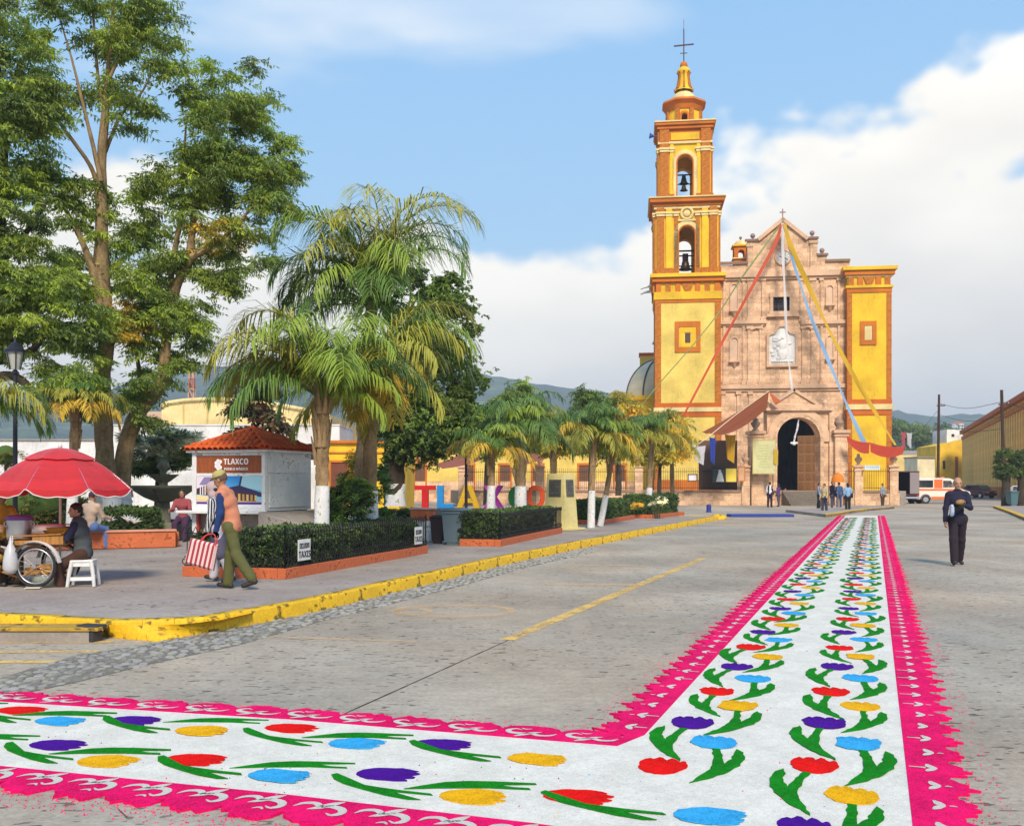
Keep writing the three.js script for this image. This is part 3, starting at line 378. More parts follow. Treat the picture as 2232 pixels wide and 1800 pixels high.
  for (let k = 0; k < 8; k++) { cp('pilaster', moved(box(0.34, yB - yA, 0.2).translate(0, (yA + yB) / 2, R8 + 0.02), lx, 0, cz, k * Math.PI / 4 + Math.PI / 8), M.brick, null, drum); if (!(k % 2)) cp('arch_surround', moved(archRing(0, yB - 0.62, 0.24, 0.42, yA, 0.1).translate(0, 0, R8 * 0.924 + 0.05), lx, 0, cz, k * Math.PI / 4), M.ochre, null, drum); }
  oct(R8 + 0.1, R8 + 0.24, yB, ty(212), M.ochre, 'lantern_cornice'); oct(R8 + 0.24, R8 + 0.5, ty(212), ty(204), M.rust, 'lantern_cornice'); oct(R8 + 0.5, R8 + 0.42, ty(204), ty(199), M.ochre, 'lantern_cornice');
  const DR = 1.12; cp('small_dome', lathe([...Array(9)].map((_, i) => { const a = i / 8 * Math.PI / 2; return [DR * Math.cos(a) + 0.01, ty(199) + (ty(170) - ty(199)) * Math.sin(a)]; }), 24, lx, 0, cz), M.cream);
  const SP = [[0.86, 171], [0.80, 168], [0.66, 165], [0.56, 158], [0.50, 148], [0.44, 138], [0.46, 132], [0.58, 128], [0.56, 122], [0.36, 119], [0.3, 116]];
  const sp = cp('spire', lathe(SP.map(([r, y]) => [r, ty(y)]), 8, lx, 0, cz), M.gold); for (let k = 0; k < 8; k++) cp('spire_rib', limb(SP.slice(1, 8).map(([r, y]) => { const a = k * Math.PI / 4; return [lx + (r + 0.02) * Math.sin(a), ty(y), cz + (r + 0.02) * Math.cos(a)]; }), [0.09, 0.07, 0.05, 0.07], 5, 2), M.brick, null, sp);
  cp('spire_ball', ball(0.33, lx, ty(112), cz, 1, 1.1), M.ochre);
  const iron = mat([0.045, 0.02, 0.035], { roughness: 0.6 }), cy = ty(66);
  cp('tower_cross', [bx2(lx - 0.05, ty(104), cz - 0.05, lx + 0.05, ty(30), cz + 0.05), moved(box(1.7, 0.1, 0.1), lx, cy, cz, 0, 0, 0.05), moved(box(0.6, 0.06, 0.06), lx, cy - 0.7, cz), tube([[lx, ty(30), cz], [lx, ty(8), cz]], 0.018, 5, 2)], iron);
  cp('loudspeaker', [lathe([[0.05, -0.2], [0.09, 0], [0.2, 0.22], [0.28, 0.3], [0.26, 0.3], [0.05, -0.1]], 12).rotateZ(1.4).translate(s2.c - s2.w / 2 - 0.55, ty(285), cz + s2.w / 2 - 0.2), box(0.4, 0.05, 0.05, s2.c - s2.w / 2 - 0.25, ty(285), cz + s2.w / 2 - 0.2)], mat([0.05, 0.07, 0.35], { roughness: 0.5 }));
  // bells
  const bell = (x, y, r, name) => cp(name, [lathe([[0.02, r * 1.25], [r * 0.25, r * 1.22], [r * 0.48, r * 1.05], [r * 0.55, r * 0.6], [r * 0.66, r * 0.25], [r, 0], [r * 0.95, -0.02], [r * 0.6, r * 0.25], [r * 0.4, r]], 18, x, y, cz), ball(r * 0.16, x, y - r * 0.05, cz), cyl(0.03, 0.03, r * 1.0, x, y - 0.02, cz, 6)], M.bronze);
  const wd = mat([0.06, 0.035, 0.03], { roughness: 0.8 });
  let b1 = bell(s1.c, ty(571), 0.62, 'large_bell'); cp('bell_yoke', [box(0.5, 0.9, 0.35, s1.c, ty(547), cz, 0, 0.05), box(s1.hw * 2 + 0.4, 0.12, 0.14, s1.c, ty(529), cz), box(s1.hw * 2 + 0.4, 0.1, 0.1, s1.c, ty(540), cz), box(s1.hw * 2 + 0.2, 0.1, 0.1, s1.c, ty(563), cz)], wd, null, b1);
  b1 = bell(s2.c, ty(378), 0.44, 'upper_bell'); cp('bell_yoke', [box(0.34, 0.6, 0.26, s2.c, ty(366), cz, 0, 0.05), box(s2.hw * 2 + 0.4, 0.1, 0.12, s2.c, ty(358), cz)], wd, null, b1); b1 = bell(s2.c, ty(393), 0.36, 'lower_bell'); cp('bell_yoke', box(s2.hw * 2 + 0.4, 0.07, 0.09, s2.c, ty(379), cz), wd, null, b1);

  // ---- right tower, only the shaft
  const [rx0] = chp(1847, 700, TF), [rx1] = chp(1943, 700, TF), RW = rx1 - rx0, rc = (rx0 + rx1) / 2, ry_ = (py) => chp(1895, py, TF)[1], rcz = TF - RW / 2;
  const rt = cp('right_tower', bx2(rx0 + 0.05, TER, TF - RW + 0.1, rx1 - 0.05, ry_(600), TF - 0.02), M.gold);
  const rring = (p0, p1, out, m, name) => cp(name, box(RW + 2 * out, ry_(p0) - ry_(p1), RW + 2 * out, rc, (ry_(p0) + ry_(p1)) / 2, rcz, 0, 0.03), m, null, rt);
  for (const s of [-1, 1]) cp('corner_band', box(0.40, ry_(628) - TER, RW + 0.05, rc + s * (RW / 2 - 0.18), (ry_(628) + TER) / 2, rcz), M.brick, null, rt);
  rring(580, 588, 0.42, M.gold, 'cornice'); rring(588, 598, 0.25, M.ochre, 'cornice'); rring(598, 602, 0.1, M.cream, 'cornice'); rring(620, 626, 0.14, M.gold, 'cornice'); rring(626, 636, 0.05, M.ochre, 'frame_band'); rring(868, 879, 0.05, M.rust, 'frame_band'); rring(879, 891, 0.13, M.cream, 'string_course'); rring(891, 903, 0.05, M.rust, 'frame_band');
  for (let k = 0; k < 5; k++) { const t = (k - 2) / 2 * (RW / 2 - 0.3); cp('frieze_block', moved(k === 2 ? ext([[-0.5, 0.75], [0.5, 0.75], [0.2, 0], [-0.2, 0]], 0.2) : box(0.42, 0.75, 0.16).translate(0, 0.38, -0.08), rc + t, ry_(620), TF + 0.09), k % 2 ? M.ochre : M.brick); }
  const rw = cp('blind_window', [rect(1875, 698, 1884, 749, TF + 0.08, TF - 0.03), rect(1902, 698, 1911, 749, TF + 0.08, TF - 0.03), rect(1875, 698, 1911, 707, TF + 0.078, TF - 0.03), rect(1875, 740, 1911, 749, TF + 0.078, TF - 0.03)], M.ochre); cp('window_panel', rect(1885, 708, 1901, 739, TF + 0.03, TF - 0.03), M.cream, null, rw);

  // ---- stone front between the towers
  const fy = (py) => chp(1700, py, 0)[1], fx = (px) => chp(px, 700, 0)[0];
  const pts = [[1566, 1101], [1566, 574], [1600, 574], [1600, 571], [1629, 571], [1629, 523], [1656, 521], [1706, 479], [1756, 519], [1782, 518], [1782, 553], [1803, 553], [1803, 566], [1852, 566], [1852, 1101]].map(([a, b]) => [fx(a), Math.max(TER, fy(b))]);
  const front = cp('stone_front', ext(pts, 1.0, { holes: [new THREE.Path([[1685, 644], [1722, 644], [1722, 677], [1685, 677]].map(([a, b]) => new THREE.Vector2(fx(a), fy(b)))), archPath(fx(1694), fx(1790), TER + 0.01, fy(948))], seg: 16 }), M.stone);
  const rf = (name, x0, y0, x1, y1, f, m = M.stoneTrim, r = 0.03, par = front) => cp(name, rect(x0, y0, x1, y1, f, -0.05, r), m, null, par);
  for (const [y, a, b, d] of [[594, 1566, 1852, 0.34], [600, 1566, 1852, 0.16], [700, 1566, 1672, 0.30], [700, 1748, 1852, 0.30], [705, 1566, 1668, 0.14], [705, 1750, 1852, 0.14], [840, 1566, 1852, 0.30], [846, 1566, 1852, 0.14]]) rf('stone_cornice', a, y - 3, b, y + 3, d);
  for (const [a, b, y0, y1] of [[1629, 1641, 604, 698], [1660, 1668, 604, 698], [1744, 1752, 604, 698], [1766, 1778, 604, 698], [1576, 1582, 604, 836], [1618, 1624, 604, 836], [1788, 1794, 604, 836], [1826, 1832, 604, 836], [1629, 1641, 709, 836], [1768, 1780, 709, 836], [1655, 1661, 709, 836], [1748, 1755, 709, 836], [1629, 1640, 530, 590], [1766, 1782, 522, 590], [1632, 1640, 852, 1101], [1572, 1580, 852, 1101], [1606, 1614, 852, 1101]]) { rf('stone_pilaster', a, y0, b, y1, 0.12, M.stone, 0.04); rf('pilaster_capital', a - 2, y0, b + 2, y0 + 6, 0.2); rf('pilaster_base', a - 2, y1 - 8, b + 2, y1, 0.18); }
  // gable mouldings and finials
  const gl = (a, b, w = 0.36) => { const p = chp(...a, 0), q = chp(...b, 0), L = Math.hypot(q[0] - p[0], q[1] - p[1]); return metric(moved(new THREE.BoxGeometry(L + 0.2, 0.3, 1.3), (p[0] + q[0]) / 2, (p[1] + q[1]) / 2 + 0.08, -0.42, 0, 0, Math.atan2(q[1] - p[1], q[0] - p[0]))); };
  cp('gable_moulding', [gl([1654, 522], [1706, 479]), gl([1706, 479], [1758, 520])], M.stoneTrim, null, front);
  for (const [a, b, y] of [[1564, 1631, 572], [1624, 1658, 522], [1754, 1785, 517], [1780, 1806, 553], [1800, 1854, 566]]) rf('parapet_coping', a, y - 3, b, y + 1.5, 0.16, mat([0.30, 0.19, 0.13], { map: T.plaster, roughness: 0.95 }));
  const fin = mat([0.30, 0.20, 0.19], { roughness: 0.9 });
  for (const [a, y] of [[1641, 512], [1770.5, 506], [1792, 544]]) { const [x, yy] = chp(a, y, -0.4); cp('ball_finial', [ball(0.21, x, yy, -0.45), cyl(0.2, 0.07, 0.22, x, yy - 0.4, -0.45, 8)], fin, null, front); }
  { const [x, y] = chp(1706, 464, -0.4); cp('gable_cross', [box(0.09, 1.0, 0.09, x, y - 0.1, -0.4, 0, 0.01), box(0.5, 0.09, 0.09, x, y + 0.12, -0.4, 0, 0.01), cyl(0.22, 0.1, 0.25, x, y - 0.72, -0.4, 8)], fin); }
  // little turret behind the left parapet
  { const [x0, yb] = chp(1600, 573, -2), [x1, yt] = chp(1632, 534, -2), c = (x0 + x1) / 2, w = x1 - x0; const t = cp('small_turret', [...[0, 1, 2, 3].map((k) => { const s = new THREE.Shape([[-w / 2 + (k % 2 ? 0.2 : 0), yb], [w / 2 - (k % 2 ? 0.2 : 0), yb], [w / 2 - (k % 2 ? 0.2 : 0), yt], [-w / 2 + (k % 2 ? 0.2 : 0), yt]].map((q) => new THREE.Vector2(...q))); return moved(ext(s, 0.18, { holes: [archPath(-0.26, 0.26, yb + 0.5, yb + 0.95)] }).translate(0, 0, w / 2), c, 0, -2 - w / 2, k * Math.PI / 2); })], M.ochre);
    cp('turret_cornice', box(w + 0.3, 0.16, w + 0.3, c, yt + 0.05, -2 - w / 2, 0, 0.03), M.gold, null, t); cp('turret_cornice', box(w + 0.24, 0.12, w + 0.24, c, yb + 0.45, -2 - w / 2, 0, 0.03), M.cream, null, t); cp('turret_dome', lathe([[w / 2, 0], [w * 0.46, 0.2], [w * 0.3, 0.42], [0.05, 0.52], [0.0, 0.53]], 16, c, yt + 0.12, -2 - w / 2), M.cream, null, t); cp('turret_ball', [ball(0.13, c, yt + 0.85, -2 - w / 2), cyl(0.06, 0.05, 0.2, c, yt + 0.6, -2 - w / 2)], fin, null, t); }
  // clock
  { const [x, y] = chp(1707, 559, 0.1), c = cp('clock', moved(new THREE.TorusGeometry(0.62, 0.09, 8, 28), x, y, 0.04), M.stoneTrim); cp('clock_face', moved(new THREE.CylinderGeometry(0.56, 0.56, 0.08, 32), x, y, 0.03, 0, Math.PI / 2), M.white, null, c);
    const hs = []; for (let k = 0; k < 12; k++) hs.push(moved(new THREE.BoxGeometry(0.03, 0.12, 0.02).translate(0, 0.44, 0), x, y, 0.085, 0, 0, k * Math.PI / 6)); cp('hour_marks', hs, M.dark, null, c); cp('clock_hands', [moved(new THREE.BoxGeometry(0.045, 0.34, 0.02).translate(0, 0.15, 0), x, y, 0.1, 0, 0, 1.25), moved(new THREE.BoxGeometry(0.035, 0.44, 0.02).translate(0, 0.2, 0), x, y, 0.115, 0, 0, -2.0)], M.dark, null, c); }
  // choir window with stone frame and glass
  { const w = cp('choir_window', [rect(1679, 640, 1685.5, 681, 0.14, -0.1), rect(1721.5, 640, 1728, 681, 0.14, -0.1), rect(1677, 636, 1730, 644.5, 0.16, -0.1), rect(1672, 682, 1742, 687, 0.3, -0.1), rect(1677, 676.5, 1730, 682, 0.2, -0.1)], M.stoneTrim, null, front); cp('window_glass', rect(1684, 643, 1723, 678, -0.4, -0.44), mat([0.015, 0.014, 0.02], { roughness: 0.08 }), null, w); cp('glazing_bars', [...[1697, 1710].map((x) => rect(x - 0.8, 643, x + 0.8, 678, -0.34, -0.4)), ...[655, 666].map((y) => rect(1684, y - 0.8, 1723, y + 0.8, -0.345, -0.4))], wd, null, w); }
  // niches
  const niche = (x0, x1, yt, yb) => { const a = fx(x0), b = fx(x1), c = (a + b) / 2, hw = (b - a) / 2, y0 = fy(yb), ys = fy(yt) - hw; const n = cp('niche', archRing(c, ys, hw * 0.72, hw, y0, 0.2).translate(0, 0, 0.14), M.stoneTrim, null, front); const s = new THREE.Shape(); s.moveTo(c - hw * 0.7, y0); s.lineTo(c + hw * 0.7, y0); s.lineTo(c + hw * 0.7, ys); s.absarc(c, ys, hw * 0.7, 0, Math.PI); s.lineTo(c - hw * 0.7, y0); cp('niche_back', ext(s, 0.06).translate(0, 0, 0.035), mat([0.72, 0.50, 0.34], { map: T.plaster }), null, n); cp('niche_sill', [bx2(c - hw * 1.15, y0 - 0.16, -0.02, c + hw * 1.15, y0 + 0.02, 0.36, 0.03), lathe([[0.01, -0.62], [0.12, -0.5], [0.2, -0.3], [0.34, -0.16]], 10, c, y0, 0.04)], M.stoneTrim, null, n); };
  niche(1591, 1610, 613, 672); niche(1590, 1611, 730, 783); niche(1799, 1818, 621, 664); niche(1800, 1818, 730, 781);
  // white relief in its moulded frame
  { const q = (p) => p.map(([a, b]) => new THREE.Vector2(fx(a), fy(b))), s = new THREE.Shape(q([[1675, 793], [1675, 731], [1680, 727], [1687, 726], [1692, 720], [1694, 714], [1700, 710], [1709, 710], [1715, 714], [1718, 721], [1723, 726], [1730, 727], [1734, 731], [1734, 793]]));
    const fr = new THREE.Shape(q([[1670, 799], [1670, 728], [1677, 722], [1685, 721], [1689, 713], [1697, 704], [1713, 704], [1721, 714], [1725, 721], [1733, 722], [1739, 728], [1739, 799]])); fr.holes.push(new THREE.Path(s.getPoints()));
    const wm = mat([0.80, 0.79, 0.75], { map: T.plaster, roughness: 0.8 }); cp('relief_frame', ext(fr, 0.3, { bevel: 0.04 }).translate(0, 0, 0.24), M.stoneTrim, null, front);
    const r = rng(12), B = []; B.push(ext(s, 0.15).translate(0, 0, 0.1)); const [cxr] = [fx(1705)], o = (dx, y, sx, sy, sz = 0.16) => B.push(ball(1, cxr + dx, fy(y), 0.1, sx, sy, sz, 12));
    o(0, 735, 0.16, 0.2); o(0, 752, 0.3, 0.55); o(0, 770, 0.42, 0.6); o(-0.42, 748, 0.36, 0.1, 0.1); o(0.42, 748, 0.36, 0.1, 0.1); for (let k = 0; k < 16; k++) o((r() - 0.5) * 1.8, 735 + r() * 50, 0.12 + r() * 0.12, 0.12 + r() * 0.1, 0.1); for (let k = 0; k < 9; k++) o(-0.8 + k * 0.2, 786, 0.13, 0.12, 0.12);
    cp('white_relief', B, wm, null, front); 
    const lip = [[1636, 716], [1648, 712], [1656, 712], [1662, 706], [1664, 697], [1668, 690], [1674, 686]]; for (const k of [1, -1]) cp('relief_moulding', tube(lip.map(([a, b]) => V(k > 0 ? fx(a) : 2 * fx(1705) - fx(a), fy(b), 0.12)), 0.11, 6), M.stoneTrim, null, front); }
  // main door in its deep arch: dark nave behind, one leaf open
  cp('nave', [bx2(fx(1571), TER, -1.02, fx(1571) + 0.4, fy(620), -30), bx2(fx(1847) - 0.4, TER, -1.02, fx(1847), fy(620), -30), bx2(fx(1571) + 0.4, fy(622) - 0.4, -1.02, fx(1847) - 0.4, fy(622), -30), bx2(fx(1571), TER, -30, fx(1847), fy(620), -30.4)], M.stoneTrim);
  cp('nave_floor', bx2(fx(1571) + 0.41, TER - 0.1, -1.0, fx(1847) - 0.41, TER + 0.012, -29.9), M.concrete);
  cp('door_surround', archRing(fx(1742), fy(948), (fx(1790) - fx(1694)) / 2, (fx(1790) - fx(1694)) / 2 + 0.4, TER, 0.3).translate(0, 0, 0.16), M.stoneTrim, null, front);
  const lw = (fx(1790) - fx(1694)) / 2; for (const [hx, ang] of [[fx(1790) - 0.03, -0.25], [fx(1694) + 0.03, 1.45 + Math.PI]]) { const d = cp('door_leaf', moved(box(lw, 4.6, 0.1).translate(-lw / 2, 0, 0), hx, TER + 2.33, -0.5, ang), M.wood); const L = []; for (let i = 0; i < 3; i++) for (let j = 0; j < 6; j++) L.push(moved(box(lw * 0.26, 0.6, 0.16, 0, 0, 0, 0, 0.03).translate(-lw * (0.18 + 0.32 * i), -1.95 + j * 0.78, 0), hx, TER + 2.33, -0.5, ang)); cp('door_panels', L, mat([0.34, 0.15, 0.045], { roughness: 0.6, map: T.wood }), null, d); }
  // big dome and its side chapel, behind the tower at the left
  { const [x, y] = chp(1442, 868, -9), rr = 3.35; const dm = cp('great_dome', lathe([...Array(13)].map((_, i) => { const a = i / 12 * Math.PI / 2; return [rr * Math.cos(a) + 0.01, y + 3.75 * Math.sin(a)]; }), 32, x, 0, -9), M.dome); for (let k = 0; k < 8; k++) cp('dome_rib', tube([...Array(9)].map((_, i) => { const a = i / 8 * Math.PI / 2 * 0.97, t = k * Math.PI / 4 + 0.55; return V(x + (rr * Math.cos(a) + 0.02) * Math.cos(t), y + 3.75 * Math.sin(a), -9 + (rr * Math.cos(a) + 0.02) * Math.sin(t)); }), 0.09, 5), mat([0.12, 0.10, 0.08]), null, dm);
    cp('dome_drum', [metric(cyl(rr + 0.15, rr + 0.15, y - 1.2, x, 1.1, -9, 24)), metric(cyl(rr + 0.4, rr + 0.4, 0.4, x, y - 0.3, -9, 24))], M.gold, null, dm);
    cp('dome_lantern', [metric(cyl(0.7, 0.7, 1.6, x, y + 3.6, -9, 8)), lathe([[0.9, 0], [0.7, 0.4], [0.05, 0.8]], 12, x, y + 5.2, -9)], M.cream, null, dm); const [qx, qy] = chp(1411, 767, -16); cp('rear_turret', [bx2(qx - 0.75, 5, -16, qx + 0.9, qy - 0.3, -17.6)], M.yellow); cp('turret_cornice', bx2(qx - 0.85, qy - 0.3, -15.9, qx + 1.0, qy, -17.7, 0.03), M.rust); }
}

// ---- gate of the forecourt, with its pediment, piers and steps
const GZ = 77;
{
  const g = (px, py) => [X(px, GZ), Y(py, GZ)], gate = thing('church_gate', 'pink stone arched gateway with small pediment at the top of the church steps', 'gateway', [0, 0, -GZ]);
  const p = (name, geo, m = M.stone, label, par = gate) => part(par, name, geo, m, label), r2 = (x0, y0, x1, y1, f, b, r = 0.03) => bx2(...g(x0, y0), b, ...g(x1, y1), f, r);
  const cxg = 1738, [ax0] = g(1693, 0), [ax1] = g(1786, 0), ys = Y(955, GZ), r = (ax1 - ax0) / 2, c = (ax0 + ax1) / 2;
  const bodyPts = [[1672, 1104], [1672, 886], [1808, 886], [1808, 1104]].map((q) => g(...q)).map(([x, y]) => [x, Math.max(0, y)]);
  const body = p('arch_wall', ext(bodyPts, 1.1, { holes: [archPath(ax0, ax1, 1.12, ys)], seg: 18 }));
  p('arch_moulding', archRing(c, ys, r + 0.02, r + 0.75, ys - 0.2, 0.22).translate(0, 0, 0.16), M.stoneTrim, null, body); p('arch_moulding', archRing(c, ys, r + 0.02, r + 0.3, 1.12, 0.14).translate(0, 0, 0.2), M.stone, null, body);
  p('gate_cornice', r2(1668, 888, 1815, 894, 0.35, -1.2)); p('gate_cornice', r2(1672, 880, 1790, 888, 0.2, -1.15), M.stoneTrim); p('gate_cornice', r2(1672, 894, 1812, 897, 0.18, -1.15), M.stoneTrim);
  p('pediment', ext([[1684, 880], [1731, 850], [1780, 880]].map((q) => g(...q)), 0.8, {}).translate(0, 0, -0.05));
  const rk = (a, b) => { const [x0, y0] = g(...a), [x1, y1] = g(...b); return metric(moved(new THREE.BoxGeometry(Math.hypot(x1 - x0, y1 - y0) + 0.15, 0.2, 1.0), (x0 + x1) / 2, (y0 + y1) / 2 + 0.06, -0.4, 0, 0, Math.atan2(y1 - y0, x1 - x0))); };
  p('pediment_moulding', [rk([1684, 880], [1731, 850]), rk([1731, 850], [1781, 880])], M.stoneTrim);
  const pier = (x0, x1, yt) => { const q = p('gate_pier', r2(x0, yt, x1, 1104, 0.6, -0.7, 0.05)); p('pier_cap', [r2(x0 - 4, yt - 2, x1 + 4, yt + 5, 0.78, -0.85), r2(x0 - 2, yt + 8, x1 + 2, yt + 12, 0.68, -0.75)], M.stoneTrim, null, q); const [ux, uy] = g((x0 + x1) / 2, yt - 2); p('stone_urn', lathe([[0.28, 0], [0.28, 0.1], [0.14, 0.2], [0.34, 0.5], [0.38, 0.66], [0.2, 0.8], [0.26, 0.9], [0.1, 1.02], [0.02, 1.1]], 14, ux, uy, -0.1), fin0, null, q); };
  const fin0 = mat([0.36, 0.24, 0.16], { map: T.plaster, roughness: 0.95 });
  pier(1634, 1661, 940); pier(1815, 1843, 938);
  p('gate_wing', [r2(1659, 945, 1674, 1104, 0.2, -0.9), r2(1806, 900, 1817, 1104, 0.2, -0.9)]);
  for (const x of [1676, 1800]) { const [ux, uy] = g(x, 886); p('gate_finial', lathe([[0.16, 0], [0.1, 0.12], [0.2, 0.34], [0.2, 0.44], [0.05, 0.6]], 12, ux, uy, -0.2), M.stoneTrim); }
  const st = mat([0.30, 0.25, 0.20], { map: T.concrete, roughness: 0.95 });
  for (let k = 0; k < 6; k++) p('stone_step', bx2(X(1706 - k * 0.5, GZ), k * 0.185 - 0.01, -0.6, X(1790 + k * 0.3, GZ), (k + 1) * 0.185 - 0.006, 2.2 - k * 0.36, 0.015), st);
}
// ---- forecourt terrace and its low stone wall with posts and railings
{
  struct('forecourt_terrace', slab([V(X(1000, 79), 0, -79.5), V(X(1634, 77.6), 0, -77.6), V(X(1843, 77.6), 0, -77.6), V(X(1975, 78), 0, -78), V(X(2000, 84), 0, -112), V(X(900, 80), 0, -112)], 0, TER), M.concrete);
  const wall = (a, b, name, label) => {
    const d = b.clone().sub(a), L = d.length(), t = thing(name, label, 'wall', [a.x, 0, a.z], Math.atan2(-d.z, d.x));
    part(t, 'wall_base', box(L, 1.0, 0.4, L / 2, 0.5, 0), M.stone); part(t, 'coping', box(L, 0.16, 0.56, L / 2, 1.08, 0, 0, 0.03), mat([0.34, 0.23, 0.16], { map: T.plaster, roughness: 0.95 }));
    const n = Math.floor(L / 0.16), rails = []; for (let i = 1; i < n; i++) rails.push(box(0.022, 1.7, 0.022, i * L / n, 2.0, 0)); part(t, 'railing_bars', rails, M.iron, null, 'stuff'); part(t, 'railing_rail', [box(L, 0.04, 0.04, L / 2, 1.35, 0.0), box(L, 0.04, 0.04, L / 2, 2.6, 0)], M.iron); return [t, L];
  };
  const post = (t, x, h = 2.9) => { const q = part(t, 'stone_post', box(0.62, h, 0.6, x, h / 2, 0, 0, 0.04), M.stone); part(q, 'post_cap', [box(0.8, 0.14, 0.78, x, h + 0.07, 0, 0, 0.03), box(0.72, 0.1, 0.7, x, h - 0.25, 0, 0, 0.03)], M.stoneTrim); part(q, 'post_finial', lathe([[0.26, 0], [0.14, 0.1], [0.12, 0.2], [0.28, 0.42], [0.26, 0.56], [0.1, 0.7], [0.14, 0.8], [0.02, 0.95]], 12, x, h + 0.14, 0), M.stoneTrim); };
  let [t, L] = wall(V(X(1634, 76), 0, -76.2), V(X(1000, 79.5), 0, -79.5), 'forecourt_wall', 'low pink stone wall with railings and posts left of the church gate');
  for (const px of [1620, 1394, 1178, 1005]) { const f = (X(1634, 76) - X(px, 77)) / (X(1634, 76) - X(1000, 79.5)); post(t, f * L); }
  [t, L] = wall(V(X(1843, 76), 0, -76.2), V(X(1960, 75.4), 0, -75.4), 'forecourt_wall', 'low stone wall with railings right of the church gate'); post(t, 1.0); post(t, L - 0.4);
}

// ================= trees, palms, hedges =================
const D2 = 2232 / 2153;                                                   // the full view shows the photograph at 2153 px: q() takes such coordinates
const q = (px, py, d) => at(px * D2, py * D2, d);
const qs = (n, d) => n * D2 / F * d;                                      // a length of n of those pixels at depth d
const barkM = mat([0.40, 0.30, 0.17], { map: T.bark, bumpMap: T.bark, bumpScale: 0.02, roughness: 0.95 }), barkDark = mat([0.09, 0.07, 0.05], { map: T.bark, bumpMap: T.bark, bumpScale: 0.02, roughness: 0.95 });
const leafMat = () => mat([1, 1, 1], { cls: THREE.MeshPhysicalMaterial, roughness: 0.75, side: THREE.DoubleSide, transmission: 0.45, thickness: 0 });
const LEAF = leafMat();
// sprig: n leaves along a short hanging twig
function sprig(seed, n, len, leaf, wid, droop) {
  const r = rng(seed), pos = [], nor = [];
  for (let i = 0; i < n; i++) {
    const t = (i + 0.5) / n, b = V((r() - 0.5) * 0.06, -t * len * 0.4, t * len).multiplyScalar(1), a = r() * 6.28, d = V(Math.cos(a), -droop + (r() - 0.5) * 0.9, Math.sin(a) * 0.7 + 0.5).normalize(), s = d.clone().cross(V(r() - 0.5, 1, r() - 0.5)).normalize(), L = leaf * (0.7 + 0.6 * r()), w = wid * (0.8 + 0.4 * r());
    const up = s.clone().cross(d).multiplyScalar(w * 0.35), m = b.clone().addScaledVector(d, L * 0.45), P0 = b, P1 = m.clone().addScaledVector(s, w / 2).add(up), P2 = b.clone().addScaledVector(d, L), P3 = m.clone().addScaledVector(s, -w / 2).add(up);
    for (const f of [[P0, P1, P2], [P0, P2, P3]]) for (const p of f) pos.push(p.x, p.y, p.z);
  }
  const g = new THREE.BufferGeometry(); g.setAttribute('position', new THREE.Float32BufferAttribute(pos, 3)); g.computeVertexNormals(); return g;
}
const SPR = { ash: sprig(1, 20, 0.38, 0.125, 0.036, 0.75), ficus: sprig(2, 16, 0.24, 0.11, 0.05, 0.3), shrub: sprig(3, 10, 0.14, 0.08, 0.035, 0.1), box: sprig(4, 12, 0.05, 0.04, 0.024, -0.2), lance: sprig(5, 9, 0.22, 0.22, 0.045, 0.1), small: sprig(6, 10, 0.30, 0.13, 0.07, 0.3) };
const GREEN = { ash: [[0.14, 0.20, 0.024], [0.09, 0.145, 0.02], [0.19, 0.25, 0.022], [0.065, 0.11, 0.018]], bright: [[0.21, 0.28, 0.02], [0.13, 0.20, 0.02], [0.08, 0.14, 0.016], [0.27, 0.31, 0.025]], dark: [[0.065, 0.11, 0.02], [0.045, 0.08, 0.018], [0.10, 0.15, 0.022], [0.035, 0.06, 0.016]], mid: [[0.09, 0.15, 0.025], [0.06, 0.11, 0.02], [0.13, 0.19, 0.03], [0.04, 0.075, 0.016]], yellow: [[0.27, 0.21, 0.012], [0.18, 0.18, 0.02], [0.30, 0.20, 0.012]], silver: [[0.40, 0.42, 0.44], [0.05, 0.08, 0.05], [0.55, 0.55, 0.58], [0.16, 0.19, 0.15]], hedge: [[0.075, 0.15, 0.02], [0.05, 0.10, 0.015], [0.13, 0.22, 0.03], [0.03, 0.065, 0.012]], red: [[0.10, 0.05, 0.035], [0.05, 0.06, 0.03], [0.03, 0.035, 0.025], [0.14, 0.09, 0.05]], gold: [[0.42, 0.30, 0.03], [0.26, 0.24, 0.03], [0.12, 0.15, 0.03]] };
